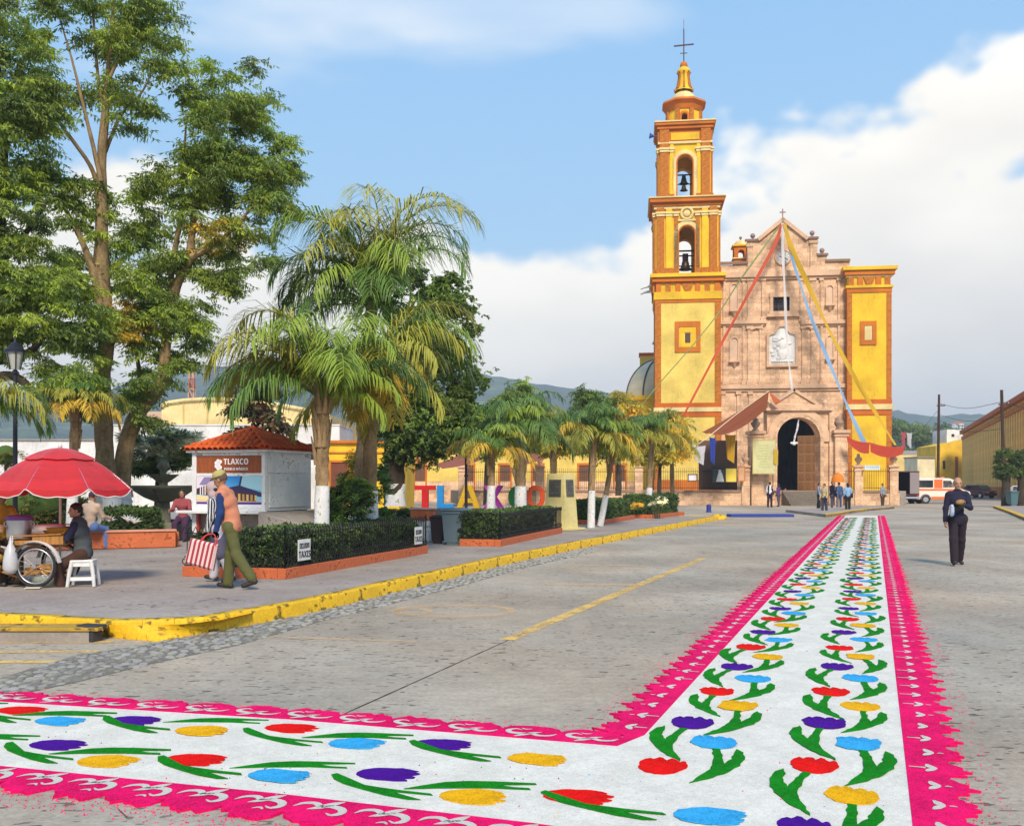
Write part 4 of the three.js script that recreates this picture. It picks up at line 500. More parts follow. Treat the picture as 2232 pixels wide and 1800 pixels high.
// leaves through the volume of uneven blobs [centre, rx, ry, rz, how many, colour set, scale]
function foliage(parent, name, blobs, geo, seed, mt = LEAF, den = 1) {
  blobs = blobs.map((b) => [b[0], b[1], b[2], b[3], Math.round(b[4] * den), b[5], b[6]]); const r = rng(seed), N0 = blobs.reduce((s, b) => s + b[4], 0), im = new THREE.InstancedMesh(geo, mt, N0), m = new THREE.Matrix4(), qt = new THREE.Quaternion(), c = new THREE.Color(); let i = 0;
  for (const [o, rx, ry, rz, n, set, sc = 1] of blobs) {
    const tw = [...Array(Math.max(3, Math.round(n / 26)))].map(() => { let v; do v = V(r() * 2 - 1, r() * 2 - 1, r() * 2 - 1); while (v.length() > 1 || v.length() < 0.15); const L = v.length(); return [v.multiplyScalar(Math.pow(L, 0.5) / L), 0.13 + 0.20 * r(), Math.floor(r() * set.length), 0.75 + 0.5 * r()]; });
    for (let k = 0; k < n; k++) {
      const [t, sp, ci, br] = tw[Math.floor(r() * tw.length)], g = () => (r() + r() + r() - 1.5) * 1.25, p = V(t.x + g() * sp, t.y + g() * sp * 0.8, t.z + g() * sp);
      const w = V(o.x + p.x * rx, o.y + p.y * ry, o.z + p.z * rz); qt.setFromEuler(new THREE.Euler((r() - 0.5) * 0.9, r() * 6.28, (r() - 0.5) * 0.9)); const s = sc * (0.7 + 0.6 * r());
      m.compose(w, qt, V(s, s, s)); im.setMatrixAt(i, m); const a = set[r() < 0.6 ? ci : Math.floor(r() * set.length)], f = br * (0.8 + 0.4 * r()); c.setRGB(a[0] * f * 2.3, a[1] * f * 2.15, a[2] * f * 1.5); im.setColorAt(i++, c);
    }
  }
  im.name = name; im.userData.kind = "stuff"; im.castShadow = im.receiveShadow = true; parent.add(im); return im;
}
const blobQ = (d, list) => list.map(([x, y, rx, ry, n, set, sc, dz = 0, rz]) => [q(x, y, d + dz), qs(rx, d), qs(ry, d), rz ?? qs((rx + ry) / 2, d), n, set, sc ?? 1]);
const branchQ = (d, pts, rads, dz = 0, seed = 1) => limb(pts.map((p) => q(p[0], p[1], d + (p[2] ?? dz))), rads, 9, 5, 0.22, seed);
const wbase = (t, geo) => part(t, 'white_base', geo, M.whitewash);

// three big trees at the left
{
  const d = 25, t = thing('tall_tree', 'tall thin tree with bare branches and a straight trunk, second from the left', 'tree');
  part(t, 'trunk', [branchQ(d, [[228, 1062], [222, 1000], [218, 900], [214, 800], [224, 710], [214, 590], [213, 480], [214, 330], [226, 180], [238, 20], [246, -120]], [0.27, 0.235, 0.215, 0.21, 0.215, 0.155, 0.125, 0.095, 0.065, 0.04, 0.02], 0, 1)], barkM);
  part(t, 'limb', [branchQ(d, [[212, 690], [206, 620], [186, 540], [160, 480], [128, 420]], [0.13, 0.10, 0.09, 0.07, 0.03], -0.2, 2), branchQ(d, [[214, 440], [196, 360], [150, 290], [104, 230], [60, 160]], [0.07, 0.055, 0.045, 0.03, 0.015], 0.1, 3), branchQ(d, [[213, 380], [180, 240], [150, 120], [120, 20]], [0.06, 0.045, 0.03, 0.015], -0.3, 4), branchQ(d, [[216, 330], [255, 240], [300, 190], [330, 120]], [0.055, 0.04, 0.025, 0.012], 0.2, 5), branchQ(d, [[222, 260], [205, 150], [195, 30], [180, -60]], [0.05, 0.04, 0.03, 0.015], 0.3, 6), branchQ(d, [[232, 160], [262, 90], [290, 10]], [0.04, 0.03, 0.012], -0.2, 7), branchQ(d, [[228, 680], [244, 690], [250, 700]], [0.11, 0.10, 0.11], -0.25, 8)], barkM);
  wbase(t, branchQ(d, [[230, 1096], [228, 1060], [224, 1026]], [0.42, 0.335, 0.295], 0, 9));
  foliage(t, 'crown', blobQ(d, [[130, 50, 80, 70, 260, GREEN.ash], [230, 30, 90, 70, 380, GREEN.ash], [310, 60, 62, 80, 380, GREEN.ash], [300, 165, 70, 60, 260, GREEN.ash], [160, 150, 70, 60, 170, GREEN.ash], [240, 120, 60, 60, 170, GREEN.ash], [255, 225, 60, 36, 110, GREEN.ash], [125, 390, 58, 42, 260, GREEN.ash], [185, 405, 46, 46, 240, GREEN.ash], [150, 440, 60, 30, 120, GREEN.ash], [200, 470, 30, 30, 60, GREEN.ash], [90, 90, 40, 60, 120, GREEN.ash], [200, -60, 140, 60, 300, GREEN.ash]]), SPR.ash, 11, LEAF, 0.72);
}
{
  const d = 25.6, t = thing('leaning_tree', 'bushy tree whose thick trunk leans and forks behind the red umbrella', 'tree');
  part(t, 'trunk', [branchQ(d, [[246, 1062], [255, 990], [275, 900], [308, 838], [342, 800], [348, 730], [360, 640], [388, 562], [404, 540]], [0.29, 0.235, 0.21, 0.205, 0.17, 0.145, 0.125, 0.115, 0.10], 0, 21)], barkM);
  part(t, 'limb', [branchQ(d, [[352, 690], [362, 560], [380, 450], [386, 340], [392, 250]], [0.10, 0.075, 0.06, 0.045, 0.02], 0.2, 22), branchQ(d, [[400, 545], [404, 480], [416, 400], [446, 310], [470, 240]], [0.11, 0.08, 0.06, 0.045, 0.02], 0, 23), branchQ(d, [[402, 540], [440, 520], [490, 480], [540, 420]], [0.09, 0.06, 0.045, 0.02], -0.3, 24), branchQ(d, [[300, 850], [290, 760], [280, 700]], [0.08, 0.06, 0.04], 0.4, 25), branchQ(d, [[352, 650], [320, 560], [300, 470]], [0.07, 0.05, 0.02], 0.5, 26)], barkM);
  wbase(t, branchQ(d, [[246, 1096], [247, 1060], [251, 1030]], [0.40, 0.345, 0.32], 0, 27));
  foliage(t, 'crown', blobQ(d, [[415, 150, 34, 50, 170, GREEN.ash], [412, 205, 44, 40, 120, GREEN.ash], [520, 190, 42, 70, 380, GREEN.ash], [500, 280, 90, 80, 800, GREEN.ash], [555, 330, 64, 90, 620, GREEN.ash], [455, 300, 60, 90, 480, GREEN.ash], [500, 400, 100, 80, 760, GREEN.ash], [575, 400, 44, 60, 260, GREEN.ash], [420, 400, 70, 60, 330, GREEN.ash], [300, 360, 48, 60, 230, GREEN.ash], [340, 420, 60, 50, 150, GREEN.ash], [285, 470, 50, 50, 130, GREEN.ash], [470, 490, 60, 42, 260, GREEN.gold], [520, 520, 60, 40, 200, GREEN.ash], [300, 560, 82, 90, 800, GREEN.ash], [345, 510, 60, 70, 380, GREEN.ash], [440, 600, 50, 40, 300, GREEN.ash], [500, 570, 36, 40, 110, GREEN.ash], [375, 690, 60, 70, 420, GREEN.ash], [320, 760, 50, 70, 420, GREEN.ash], [330, 640, 60, 50, 330, GREEN.ash], [395, 740, 34, 40, 120, GREEN.ash], [310, 850, 40, 50, 260, GREEN.ash]]), SPR.ash, 12, LEAF, 0.7);
  foliage(t, 'yellow_leaves', blobQ(d, [[280, 665, 42, 40, 170, GREEN.yellow, 0.9, -0.7], [272, 712, 26, 20, 60, GREEN.yellow, 0.9, -0.7], [450, 485, 26, 14, 26, GREEN.yellow, 0.9, -0.7]]), SPR.ash, 13).userData.label = 'small patch of yellow leaves';
}
{
  const d = 23.5, t = thing('dark_tree', 'dense green tree filling the left edge, with a low dark bough', 'tree');
  part(t, 'trunk', [branchQ(d, [[-60, 1070], [-50, 900], [-40, 780], [-20, 600], [0, 400], [10, 200]], [0.36, 0.32, 0.3, 0.24, 0.16, 0.06], 0, 31), branchQ(d, [[-40, 800], [30, 790], [70, 820], [120, 860]], [0.16, 0.11, 0.09, 0.05], 0.1, 32), branchQ(d, [[-20, 760], [60, 740], [110, 680]], [0.12, 0.09, 0.05], 0.1, 33), branchQ(d, [[-10, 560], [60, 480], [100, 420]], [0.1, 0.07, 0.03], 0.1, 34)], barkDark);
  foliage(t, 'crown', blobQ(d, [[10, 100, 66, 80, 520, GREEN.ash], [50, 210, 70, 60, 620, GREEN.ash], [92, 235, 40, 36, 240, GREEN.ash], [20, 300, 70, 80, 560, GREEN.ash], [-10, 200, 60, 120, 400, GREEN.ash], [30, 440, 62, 60, 420, GREEN.ash], [15, 390, 60, 50, 300, GREEN.ash], [20, 560, 66, 66, 600, GREEN.ash], [70, 640, 90, 60, 760, GREEN.ash], [150, 640, 70, 70, 620, GREEN.ash], [100, 590, 60, 40, 320, GREEN.ash], [170, 720, 50, 50, 360, GREEN.ash], [60, 700, 90, 46, 480, GREEN.ash], [120, 780, 44, 50, 200, GREEN.ash], [170, 810, 40, 60, 240, GREEN.ash], [10, 690, 50, 40, 250, GREEN.ash], [-40, 450, 50, 100, 260, GREEN.ash], [-20, 20, 50, 60, 200, GREEN.ash], [80, 500, 50, 40, 130, GREEN.ash], [175, 560, 50, 60, 300, GREEN.ash, 1, 1.5]]), SPR.ash, 14, LEAF, 0.74);
}
// small tree with sky sheen painted silver into its leaf colours, dark tree behind the kiosk, ficus behind the palms
function leafTree(name, label, d, trunk, rad, blobs, spr, seed, bm = barkDark, white) { const t = thing(name, label, 'tree'); part(t, 'trunk', trunk.map((p, i) => branchQ(d, p, i ? rad.map((x) => x * 0.5) : rad, 0, seed + i)), bm); if (white) wbase(t, branchQ(d, white, [rad[0] * 1.12, rad[0] * 1.06], 0, seed + 9)); foliage(t, 'crown', blobQ(d, blobs), spr, seed); return t; }
leafTree('sheen_tree', 'small tree with pointed leaves, sky sheen painted silvery grey, left of the kiosk', 28, [[[330, 1085], [332, 1010], [338, 950]], [[334, 990], [310, 930], [300, 900]], [[336, 980], [370, 930], [390, 900]]], [0.09, 0.07, 0.04], [[315, 930, 44, 40, 300, GREEN.silver], [365, 930, 44, 36, 280, GREEN.silver], [345, 962, 56, 20, 200, GREEN.dark], [300, 975, 30, 24, 120, GREEN.dark], [395, 905, 16, 16, 40, GREEN.silver]], SPR.lance, 41);
leafTree('reddish_tree', 'small sparse dark reddish tree rising behind the kiosk roof', 29, [[[553, 1085], [555, 960], [552, 880]], [[554, 930], [530, 880], [515, 840]], [[554, 930], [580, 880], [590, 850]]], [0.09, 0.07, 0.03], [[520, 850, 40, 40, 150, GREEN.red], [570, 850, 40, 44, 170, GREEN.red], [545, 890, 60, 36, 190, GREEN.red], [545, 800, 40, 30, 90, GREEN.dark], [490, 905, 28, 14, 40, GREEN.red], [590, 905, 16, 16, 40, GREEN.red]], SPR.small, 43);
leafTree('ficus_tree', 'dense rounded dark green tree with a white painted trunk behind the tall palms', 32, [[[832, 1060], [832, 1010], [834, 960], [850, 880], [870, 760]]], [0.30, 0.29, 0.27, 0.2, 0.1], [[892, 880, 96, 84, 1700, GREEN.mid], [942, 800, 66, 96, 1400, GREEN.mid], [850, 790, 80, 90, 1100, GREEN.mid], [934, 680, 62, 96, 1100, GREEN.mid], [860, 640, 60, 80, 500, GREEN.mid], [960, 870, 40, 60, 420, GREEN.mid], [850, 940, 40, 36, 340, GREEN.mid], [950, 610, 30, 50, 260, GREEN.mid], [790, 700, 50, 90, 320, GREEN.mid], [915, 935, 44, 30, 260, GREEN.mid], [780, 850, 46, 50, 300, GREEN.mid]], SPR.ficus, 45, barkDark, [[832, 1062], [832, 1015]]);
for (const [x, y, rx, ry, d, n, set, lab] of [[1096, 868, 36, 76, 45, 1500, GREEN.mid, 'tall bushy green tree rising above the green and orange letters'], [1240, 880, 34, 62, 47, 1300, GREEN.mid, 'bushy dark green tree behind the slim palm of the third hedge'], [1020, 905, 44, 50, 50, 1200, GREEN.hedge, 'rounded green tree behind the yellow and magenta letters'], [1165, 905, 46, 46, 55, 1000, GREEN.gold, 'olive and gold tree behind the orange letter'], [1385, 915, 50, 56, 50, 1400, GREEN.gold, 'gold green tree with hanging leaves behind the last hedge']]) leafTree('leafy_tree', lab, d, [[[x, 1060], [x + 2, y + ry * 0.6], [x - 3, y]]], [0.11, 0.09, 0.05], [[x, y, rx, ry, n * 0.5, set, 1.4], [x - rx * 0.35, y + ry * 0.35, rx * 0.7, ry * 0.6, n * 0.25, set, 1.4], [x + rx * 0.35, y + ry * 0.2, rx * 0.7, ry * 0.7, n * 0.25, set, 1.4]].map((b) => [...b.slice(0, 4), Math.round(b[4]), ...b.slice(5)]), SPR.ash, 700 + x);
leafTree('far_tree', 'grey green tree standing behind the small palms beside the church dome', 62, [[[1300, 1040], [1302, 900]]], [0.2, 0.1], [[1298, 860, 34, 36, 420, GREEN.gold, 2], [1270, 850, 20, 24, 200, GREEN.mid, 2], [1320, 890, 24, 40, 240, GREEN.gold, 2], [1290, 920, 40, 40, 300, GREEN.gold, 2]], SPR.ash, 47);

// ---- palms: each frond is a mesh of its own; a few shapes are shared
const frondCache = {};
function frondGeo(e, L, seed, dense = 1) {
  const key = [e, L, seed].join(); if (frondCache[key]) return frondCache[key];
  const r = rng(seed + 100), S = 14, P = [V(0, 0, 0)], dir = []; let a = e; L *= 1;
  for (let i = 0; i < S; i++) { const t = i / S; a = e - (1.15 + 0.75 * Math.max(0, Math.sin(e))) * Math.pow(t, 1.75) * (0.92 + 0.16 * h3(seed, 1, 1)) * 1.35; a = Math.max(a, -1.45); dir.push(V(0, Math.sin(a), Math.cos(a))); P.push(P.at(-1).clone().addScaledVector(dir[i], L / S)); }
  const G = [limb(P, [0.022, 0.018, 0.012, 0.006], 4, 1)], pos = [], n = Math.round(54 * dense), nor = [];
  for (let k = 0; k < n; k++) for (const s of [-1, 1]) {
    const t = 0.18 + 0.82 * (k + r() * 0.5) / n, f = t * S, i = Math.min(S - 1, Math.floor(f)), b = P[i].clone().lerp(P[i + 1], f - i), d = dir[i], up = V(0, d.z, -d.y), l = L * (0.13 + 0.19 * Math.sin(Math.PI * Math.min(1, t * 0.9 + 0.12))) * (0.8 + 0.55 * r()), rank = (r() - 0.3) * 1.2;
    let v = V(s * (0.6 + 0.5 * r()), (r() - 0.5) * 0.5, (r() - 0.5) * 0.35).addScaledVector(d, 0.5 + 0.35 * t).addScaledVector(up, rank * 0.5).normalize(), p = b.clone(), w = 0.0135 * (0.75 + 0.5 * r()); const seg = [];
    for (let j = 0; j <= 3; j++) { const side = v.clone().cross(V(0, 1, 0.2)).normalize().multiplyScalar(w * [0.7, 1, 0.75, 0.08][j]); seg.push([p.clone().add(side), p.clone().sub(side)]); p.addScaledVector(v, l / 3); v = v.clone().add(V((r() - 0.5) * 0.2, -0.6 - 0.55 * r(), (r() - 0.5) * 0.2)).normalize(); }
    for (let j = 0; j < 3; j++) { const [A, B] = seg[j], [C, D] = seg[j + 1]; for (const x of [A, B, C, B, D, C]) pos.push(x.x, x.y, x.z); }
  }
  const g = new THREE.BufferGeometry(); g.setAttribute('position', new THREE.Float32BufferAttribute(pos, 3)); g.computeVertexNormals(); G.push(g); return frondCache[key] = merge(G);
}
const FR = { green: mat([0.11, 0.21, 0.02], { cls: THREE.MeshPhysicalMaterial, roughness: 0.6, side: THREE.DoubleSide, transmission: 0.2, thickness: 0 }), fresh: mat([0.24, 0.34, 0.02], { cls: THREE.MeshPhysicalMaterial, roughness: 0.6, side: THREE.DoubleSide, transmission: 0.2, thickness: 0 }), olive: mat([0.36, 0.35, 0.03], { cls: THREE.MeshPhysicalMaterial, roughness: 0.65, side: THREE.DoubleSide, transmission: 0.2, thickness: 0 }), yellow: mat([0.60, 0.40, 0.025], { cls: THREE.MeshPhysicalMaterial, roughness: 0.7, side: THREE.DoubleSide, transmission: 0.2, thickness: 0 }), dark: mat([0.11, 0.20, 0.022], { cls: THREE.MeshPhysicalMaterial, roughness: 0.65, side: THREE.DoubleSide, transmission: 0.15, thickness: 0 }) };
const palmBark = mat([0.50, 0.36, 0.22], { map: T.bark, bumpMap: T.bark, bumpScale: 0.025, roughness: 0.95 });
// fronds: [bearing (0 = towards the eye, 90 = right), launch angle, length, material]
function palm(label, d, foot, head, r0, r1, white, fronds, opt = {}) {
  const t = thing(opt.name ?? 'palm_tree', label, 'palm tree', [0, 0, 0], 0, opt.group), a = q(...foot, d), h = q(...head, d), m = a.clone().lerp(h, 0.5).add(V(opt.bend ?? 0, 0, 0)); a.y = Math.min(a.y, PH);
  const rings = 9, tp = [], tr = []; for (let i = 0; i <= rings; i++) { const s = i / rings, p = a.clone().multiplyScalar((1 - s) * (1 - s)).addScaledVector(m, 2 * s * (1 - s)).addScaledVector(h, s * s); tp.push(p); tr.push(lerp(r0, r1, s) * (1 + 0.06 * (i % 2))); }
  part(t, 'trunk', limb(tp, tr, 10, 4, 0.16, d * 7 | 0), palmBark);
  const wy = q(0, white, d).y, k = Math.max(0.08, (wy - a.y) / (h.y - a.y)); wbase(t, limb([0, 0.5, 1].map((s) => { const u = s * k; return a.clone().multiplyScalar((1 - u) * (1 - u)).addScaledVector(m, 2 * u * (1 - u)).addScaledVector(h, u * u); }), [r0 * 1.12, r0 * 1.09, lerp(r0, r1, k) * 1.1], 12, 3, 0.05));
  const r = rng(d * 31 + foot[0] | 0);
  // boots: old leaf bases under the crown
  for (let i = 0; i < (opt.boots ?? 9); i++) { const b = r() * 6.28, s = 0.62 + 0.4 * r(), p = tp[Math.min(rings, Math.floor(s * rings))].clone(), R = lerp(r0, r1, s) * 1.02, o = V(Math.sin(b), 0, Math.cos(b)), L = qs(opt.bootLen ?? 40, d); part(t, 'leaf_base', limb([p.clone().addScaledVector(o, R * 0.9), p.clone().addScaledVector(o, R * 1.25).add(V(0, L * 0.5, 0)), p.clone().addScaledVector(o, R * 1.7).add(V(0, L, 0))], [0.05, 0.035, 0.012].map((x) => x * (opt.bs ?? 1)), 5, 2), palmBark); }
  const extra = opt.name ? [] : fronds.filter((_, i) => i % 2 === 0).map(([b, e, L, mt]) => [b + (r() - 0.5) * 56, e - r() * 16, L * (0.8 + 0.2 * r()), mt]); [...fronds, ...extra].forEach(([b, e, L, mt], i) => { const f = part(t, 'frond', frondGeo(Math.round(e / 12) * 12 * Math.PI / 180, L * (opt.big ?? 1.22), (i % 4) + 1, opt.dense), FR[mt]); f.position.copy(h).add(V(Math.sin(b * Math.PI / 180) * r1 * 0.6, 0, Math.cos(b * Math.PI / 180) * r1 * 0.6)); f.rotation.y = b * Math.PI / 180; f.rotation.z = (r() - 0.5) * 0.3; });
  return t;
}
palm('tall palm with peeling brown trunk on white painted base, beside the kiosk wall', 17.6, [675, 1120], [680, 836], 0.125, 0.105, 1036, [[-85, 62, 2.3, 'olive'], [-110, 78, 2.5, 'olive'], [-60, 40, 2.0, 'green'], [-30, 72, 2.1, 'fresh'], [-95, 48, 1.9, 'olive'], [-75, 50, 1.7, 'olive'], [20, 48, 1.9, 'fresh'], [60, 66, 1.9, 'fresh'], [95, 50, 1.9, 'green'], [120, 72, 2.0, 'green'], [170, 60, 2.1, 'green'], [-150, 66, 2.2, 'green'], [-10, 86, 2.0, 'fresh'], [-50, 60, 2.3, 'olive'], [70, 30, 1.5, 'fresh'], [-130, 44, 1.9, 'dark'], [150, 30, 1.6, 'olive'], [-100, 48, 2.2, 'olive']], { boots: 26, bootLen: 60, bs: 0.9, big: 1.15 });
palm('tall palm with ringed pinkish trunk and yellow drooping fronds, right of the kiosk palm', 20, [776, 1110], [779, 832], 0.165, 0.12, 1043, [[10, 60, 1.9, 'olive'], [40, 42, 1.6, 'yellow'], [-20, 36, 1.7, 'olive'], [75, 70, 2.3, 'olive'], [-60, 60, 2.0, 'green'], [-95, 48, 2.0, 'olive'], [95, 80, 2.7, 'olive'], [82, 70, 2.5, 'fresh'], [110, 72, 2.5, 'green'], [25, 14, 1.5, 'yellow'], [-40, 12, 1.6, 'olive'], [60, 24, 1.7, 'olive'], [130, 60, 2.2, 'green'], [180, 66, 2.2, 'green'], [-140, 70, 2.2, 'green'], [0, 84, 2.1, 'fresh'], [50, 62, 2.0, 'olive'], [-75, 20, 1.7, 'green'], [20, 30, 1.5, 'yellow']], { boots: 12, bootLen: 30 });
palm('tallest palm, its wide feathery crown rising behind the other two tall palms', 22, [752, 1085], [782, 640], 0.17, 0.13, 1060, [[-90, 62, 2.4, 'green'], [-75, 78, 2.7, 'fresh'], [-105, 40, 2.2, 'dark'], [-60, 84, 2.8, 'fresh'], [80, 66, 2.5, 'green'], [100, 78, 2.7, 'fresh'], [65, 84, 3.1, 'olive'], [0, 84, 2.6, 'olive'], [30, 60, 2.3, 'fresh'], [-30, 60, 2.3, 'olive'], [20, 36, 2.0, 'green'], [-25, 30, 2.1, 'fresh'], [180, 70, 2.8, 'green'], [150, 80, 2.9, 'green'], [-150, 80, 3.0, 'green'], [-45, 12, 2.0, 'green'], [50, 12, 2.0, 'green'], [-130, 24, 2.3, 'dark'], [-10, 90, 2.8, 'olive'], [-85, 14, 2.1, 'green'], [10, 0, 1.8, 'dark'], [-65, -4, 1.8, 'dark'], [-120, 62, 2.6, 'green']], { boots: 6 });
{
  const ringF = (n, L, mats, sd, lo = 8, hi = 84) => { const r = rng(sd); return [...Array(n)].map((_, i) => [i * 360 / n * 2.4 + r() * 40, lerp(hi, lo, Math.pow(i / n, 1.1)) + r() * 10, L * (0.85 + 0.3 * r()), mats[Math.floor(lerp(0, mats.length - 0.01, clamp(i / n + (r() - 0.5) * 0.3, 0, 1)))]]); };
  const g = 'small palms with white painted trunks along the plaza edge';
  const sp = (label, d, foot, head, r0, white, n, L, mats, sd, o) => palm(label, d, foot, head, r0, r0 * 0.8, white, ringF(Math.round(n * 1.25), L * 0.86, mats, sd, 0), { name: 'small_palm', boots: 5, dense: 0.8, ...o });
  sp('small palm with a low yellow skirt of fronds right of the grey bin', 26.5, [1031, 1086], [1034, 946], 0.11, 1030, 16, 1.15, ['fresh', 'green', 'olive', 'yellow'], 3);
  sp('upright palm with thick white trunk base in front of the green letter', 29, [1094, 1080], [1095, 902], 0.17, 1030, 18, 1.7, ['green', 'fresh', 'green'], 4);
  sp('spreading palm with olive and gold fronds above the orange letter', 36, [1163, 1075], [1163, 930], 0.13, 1050, 18, 1.6, ['green', 'fresh', 'green', 'olive', 'olive'], 5);
  sp('palm of dark green plumes left of the spreading gold palm, behind the magenta letter', 40, [1108, 1070], [1062, 915], 0.13, 1050, 18, 1.7, ['green', 'green', 'olive'], 6);
  sp('slim palm with long white trunk in the third hedge, right of the yellow monument', 33, [1243, 1098], [1250, 915], 0.115, 1032, 18, 1.55, ['green', 'fresh', 'green', 'fresh', 'olive', 'yellow'], 7, { bend: -0.05 });
  sp('short leaning palm with white base beside the slim palm of the third hedge', 34.5, [1262, 1092], [1290, 940], 0.10, 1042, 16, 1.3, ['fresh', 'green', 'olive', 'olive'], 8, { bend: 0.05 });
  sp('rounded palm with a hanging green and gold crown in the last hedge before the church', 43.5, [1362, 1066], [1372, 916], 0.13, 1028, 20, 1.75, ['green', 'green', 'fresh', 'olive', 'olive', 'yellow'], 9);
  sp('golden palm crown between the last hedge and the church wall', 52, [1415, 1066], [1412, 938], 0.12, 1050, 16, 1.7, ['green', 'olive', 'olive'], 10);
  sp('low palm with yellow hanging fronds behind the red umbrella', 23, [150, 1080], [158, 860], 0.12, 1040, 16, 1.15, ['green', 'olive', 'yellow'], 13);
  palm('palm at the left edge with one long frond arching over the umbrella', 19, [-70, 1100], [-70, 890], 0.13, 0.1, 1040, [[80, 48, 1.7, 'olive'], [95, 38, 1.5, 'green'], [60, 66, 1.4, 'olive'], [110, 60, 1.5, 'green'], [-80, 60, 1.6, 'green'], [0, 60, 1.3, 'olive'], [180, 60, 1.5, 'green'], [-40, 40, 1.4, 'olive'], [130, 30, 1.3, 'green']], { name: 'small_palm', boots: 5 });
}

// ---- planters: terracotta border, clipped hedge
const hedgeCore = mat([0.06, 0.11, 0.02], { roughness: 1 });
function hedgeBox(t, a, along, left, L, W, y0, h, n, seed) {                // leaves over the five free faces of a clipped block
  const P = (u, y, v) => a.clone().addScaledVector(along, u).addScaledVector(left, v).setY(y), m0 = P(L / 2, 0, W / 2), ry = Math.atan2(-along.z, along.x);
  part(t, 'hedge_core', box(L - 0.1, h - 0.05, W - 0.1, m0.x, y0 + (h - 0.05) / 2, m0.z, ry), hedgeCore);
  const r = rng(seed), im = new THREE.InstancedMesh(SPR.box, LEAF, n), m = new THREE.Matrix4(), qt = new THREE.Quaternion(), c = new THREE.Color(), A = [L * W * 1.3, L * h, L * h, W * h, W * h], S = A.reduce((x, y) => x + y);
  for (let i = 0; i < n; i++) { let k = 0, x = r() * S; while (x > A[k]) x -= A[k++]; const u = r(), v = r(), j = (r() - 0.5) * 0.07 + (noise3(u * L * 2.2 + seed, v * 3, k) - 0.5) * 0.13, p = k === 0 ? P(u * L, y0 + h + j, v * W) : k === 1 ? P(u * L, y0 + v * h, j) : k === 2 ? P(u * L, y0 + v * h, W + j) : k === 3 ? P(j, y0 + v * h, u * W) : P(L + j, y0 + v * h, u * W); qt.setFromEuler(new THREE.Euler((r() - 0.5) * 2, r() * 6.28, (r() - 0.5) * 2)); const s = 0.9 + 0.9 * r(); m.compose(p, qt, V(s, s, s)); im.setMatrixAt(i, m); const g = GREEN.hedge[Math.floor(r() * 4)], f = 1.25 * (0.7 + 0.6 * r()); c.setRGB(g[0] * f, g[1] * f, g[2] * f); im.setColorAt(i, c); }
  im.name = "hedge_leaves"; im.userData.kind = "stuff"; im.castShadow = im.receiveShadow = true; t.add(im);
}
function planter(label, c0, c1, W, h, n, seed, hl) {
  const a = onG(...c0, PH), b = onG(...c1, PH), along = b.clone().sub(a), L = along.length(); along.normalize(); const left = V(along.z, 0, -along.x), t = thing('hedge_planter', label, 'hedge planter'), kb = mat([0.62, 0.15, 0.05], { map: T.paint, bumpMap: T.grain, bumpScale: 0.006, roughness: 0.85 });
  const ry = Math.atan2(-along.z, along.x), side = (u0, u1, v0, v1) => { const m = a.clone().addScaledVector(along, (u0 + u1) / 2).addScaledVector(left, (v0 + v1) / 2); return box(u1 - u0, 0.17, v1 - v0, m.x, PH + 0.075, m.z, ry, 0.012); };
  part(t, 'border', side(0, L, 0, 0.14), kb); part(t, 'border', side(0, 0.14, 0.143, W), kb); part(t, 'border', side(L - 0.14, L, 0.143, W), kb); part(t, 'border', side(0.143, L - 0.143, W - 0.14, W - 0.002), kb);
  const mm = a.clone().addScaledVector(along, L / 2).addScaledVector(left, W / 2); part(t, 'soil', box(L - 0.28, 0.1, W - 0.28, mm.x, PH + 0.06, mm.z, ry), mat([0.05, 0.035, 0.022], { map: T.concrete, roughness: 1 }));
  hedgeBox(t, a.clone().addScaledVector(along, 0.24).addScaledVector(left, 0.25), along, left, L - 0.45, hl ?? 0.75, PH + 0.1, h, n, seed);
  return { t, a, along, left, L, W };
}
const PL1 = planter('long hedge planter with iron fence and taxi signs nearest the road', [622, 1260], [933, 1203], 1.8, 0.56, 7500, 51, 0.7);
hedgeBox(PL1.t, PL1.a.clone().addScaledVector(PL1.along, 0.24).addScaledVector(PL1.left, 0.95), PL1.left.clone(), PL1.along.clone(), 0.8, 0.6, PH + 0.1, 0.52, 1200, 52);
const PL2 = planter('hedge planter with iron fence between the grey bin and the yellow monument', [1091, 1189], [1226, 1159], 1.0, 0.62, 5200, 53, 0.8);
planter('hedge planter with white palm trunks just beyond the yellow monument', [1316, 1141], [1384, 1129], 1.9, 0.70, 3200, 54, 1.5);
planter('last and smallest hedge planter, nearest the church', [1421, 1128], [1492, 1121], 1.3, 0.85, 2600, 55, 1.1);
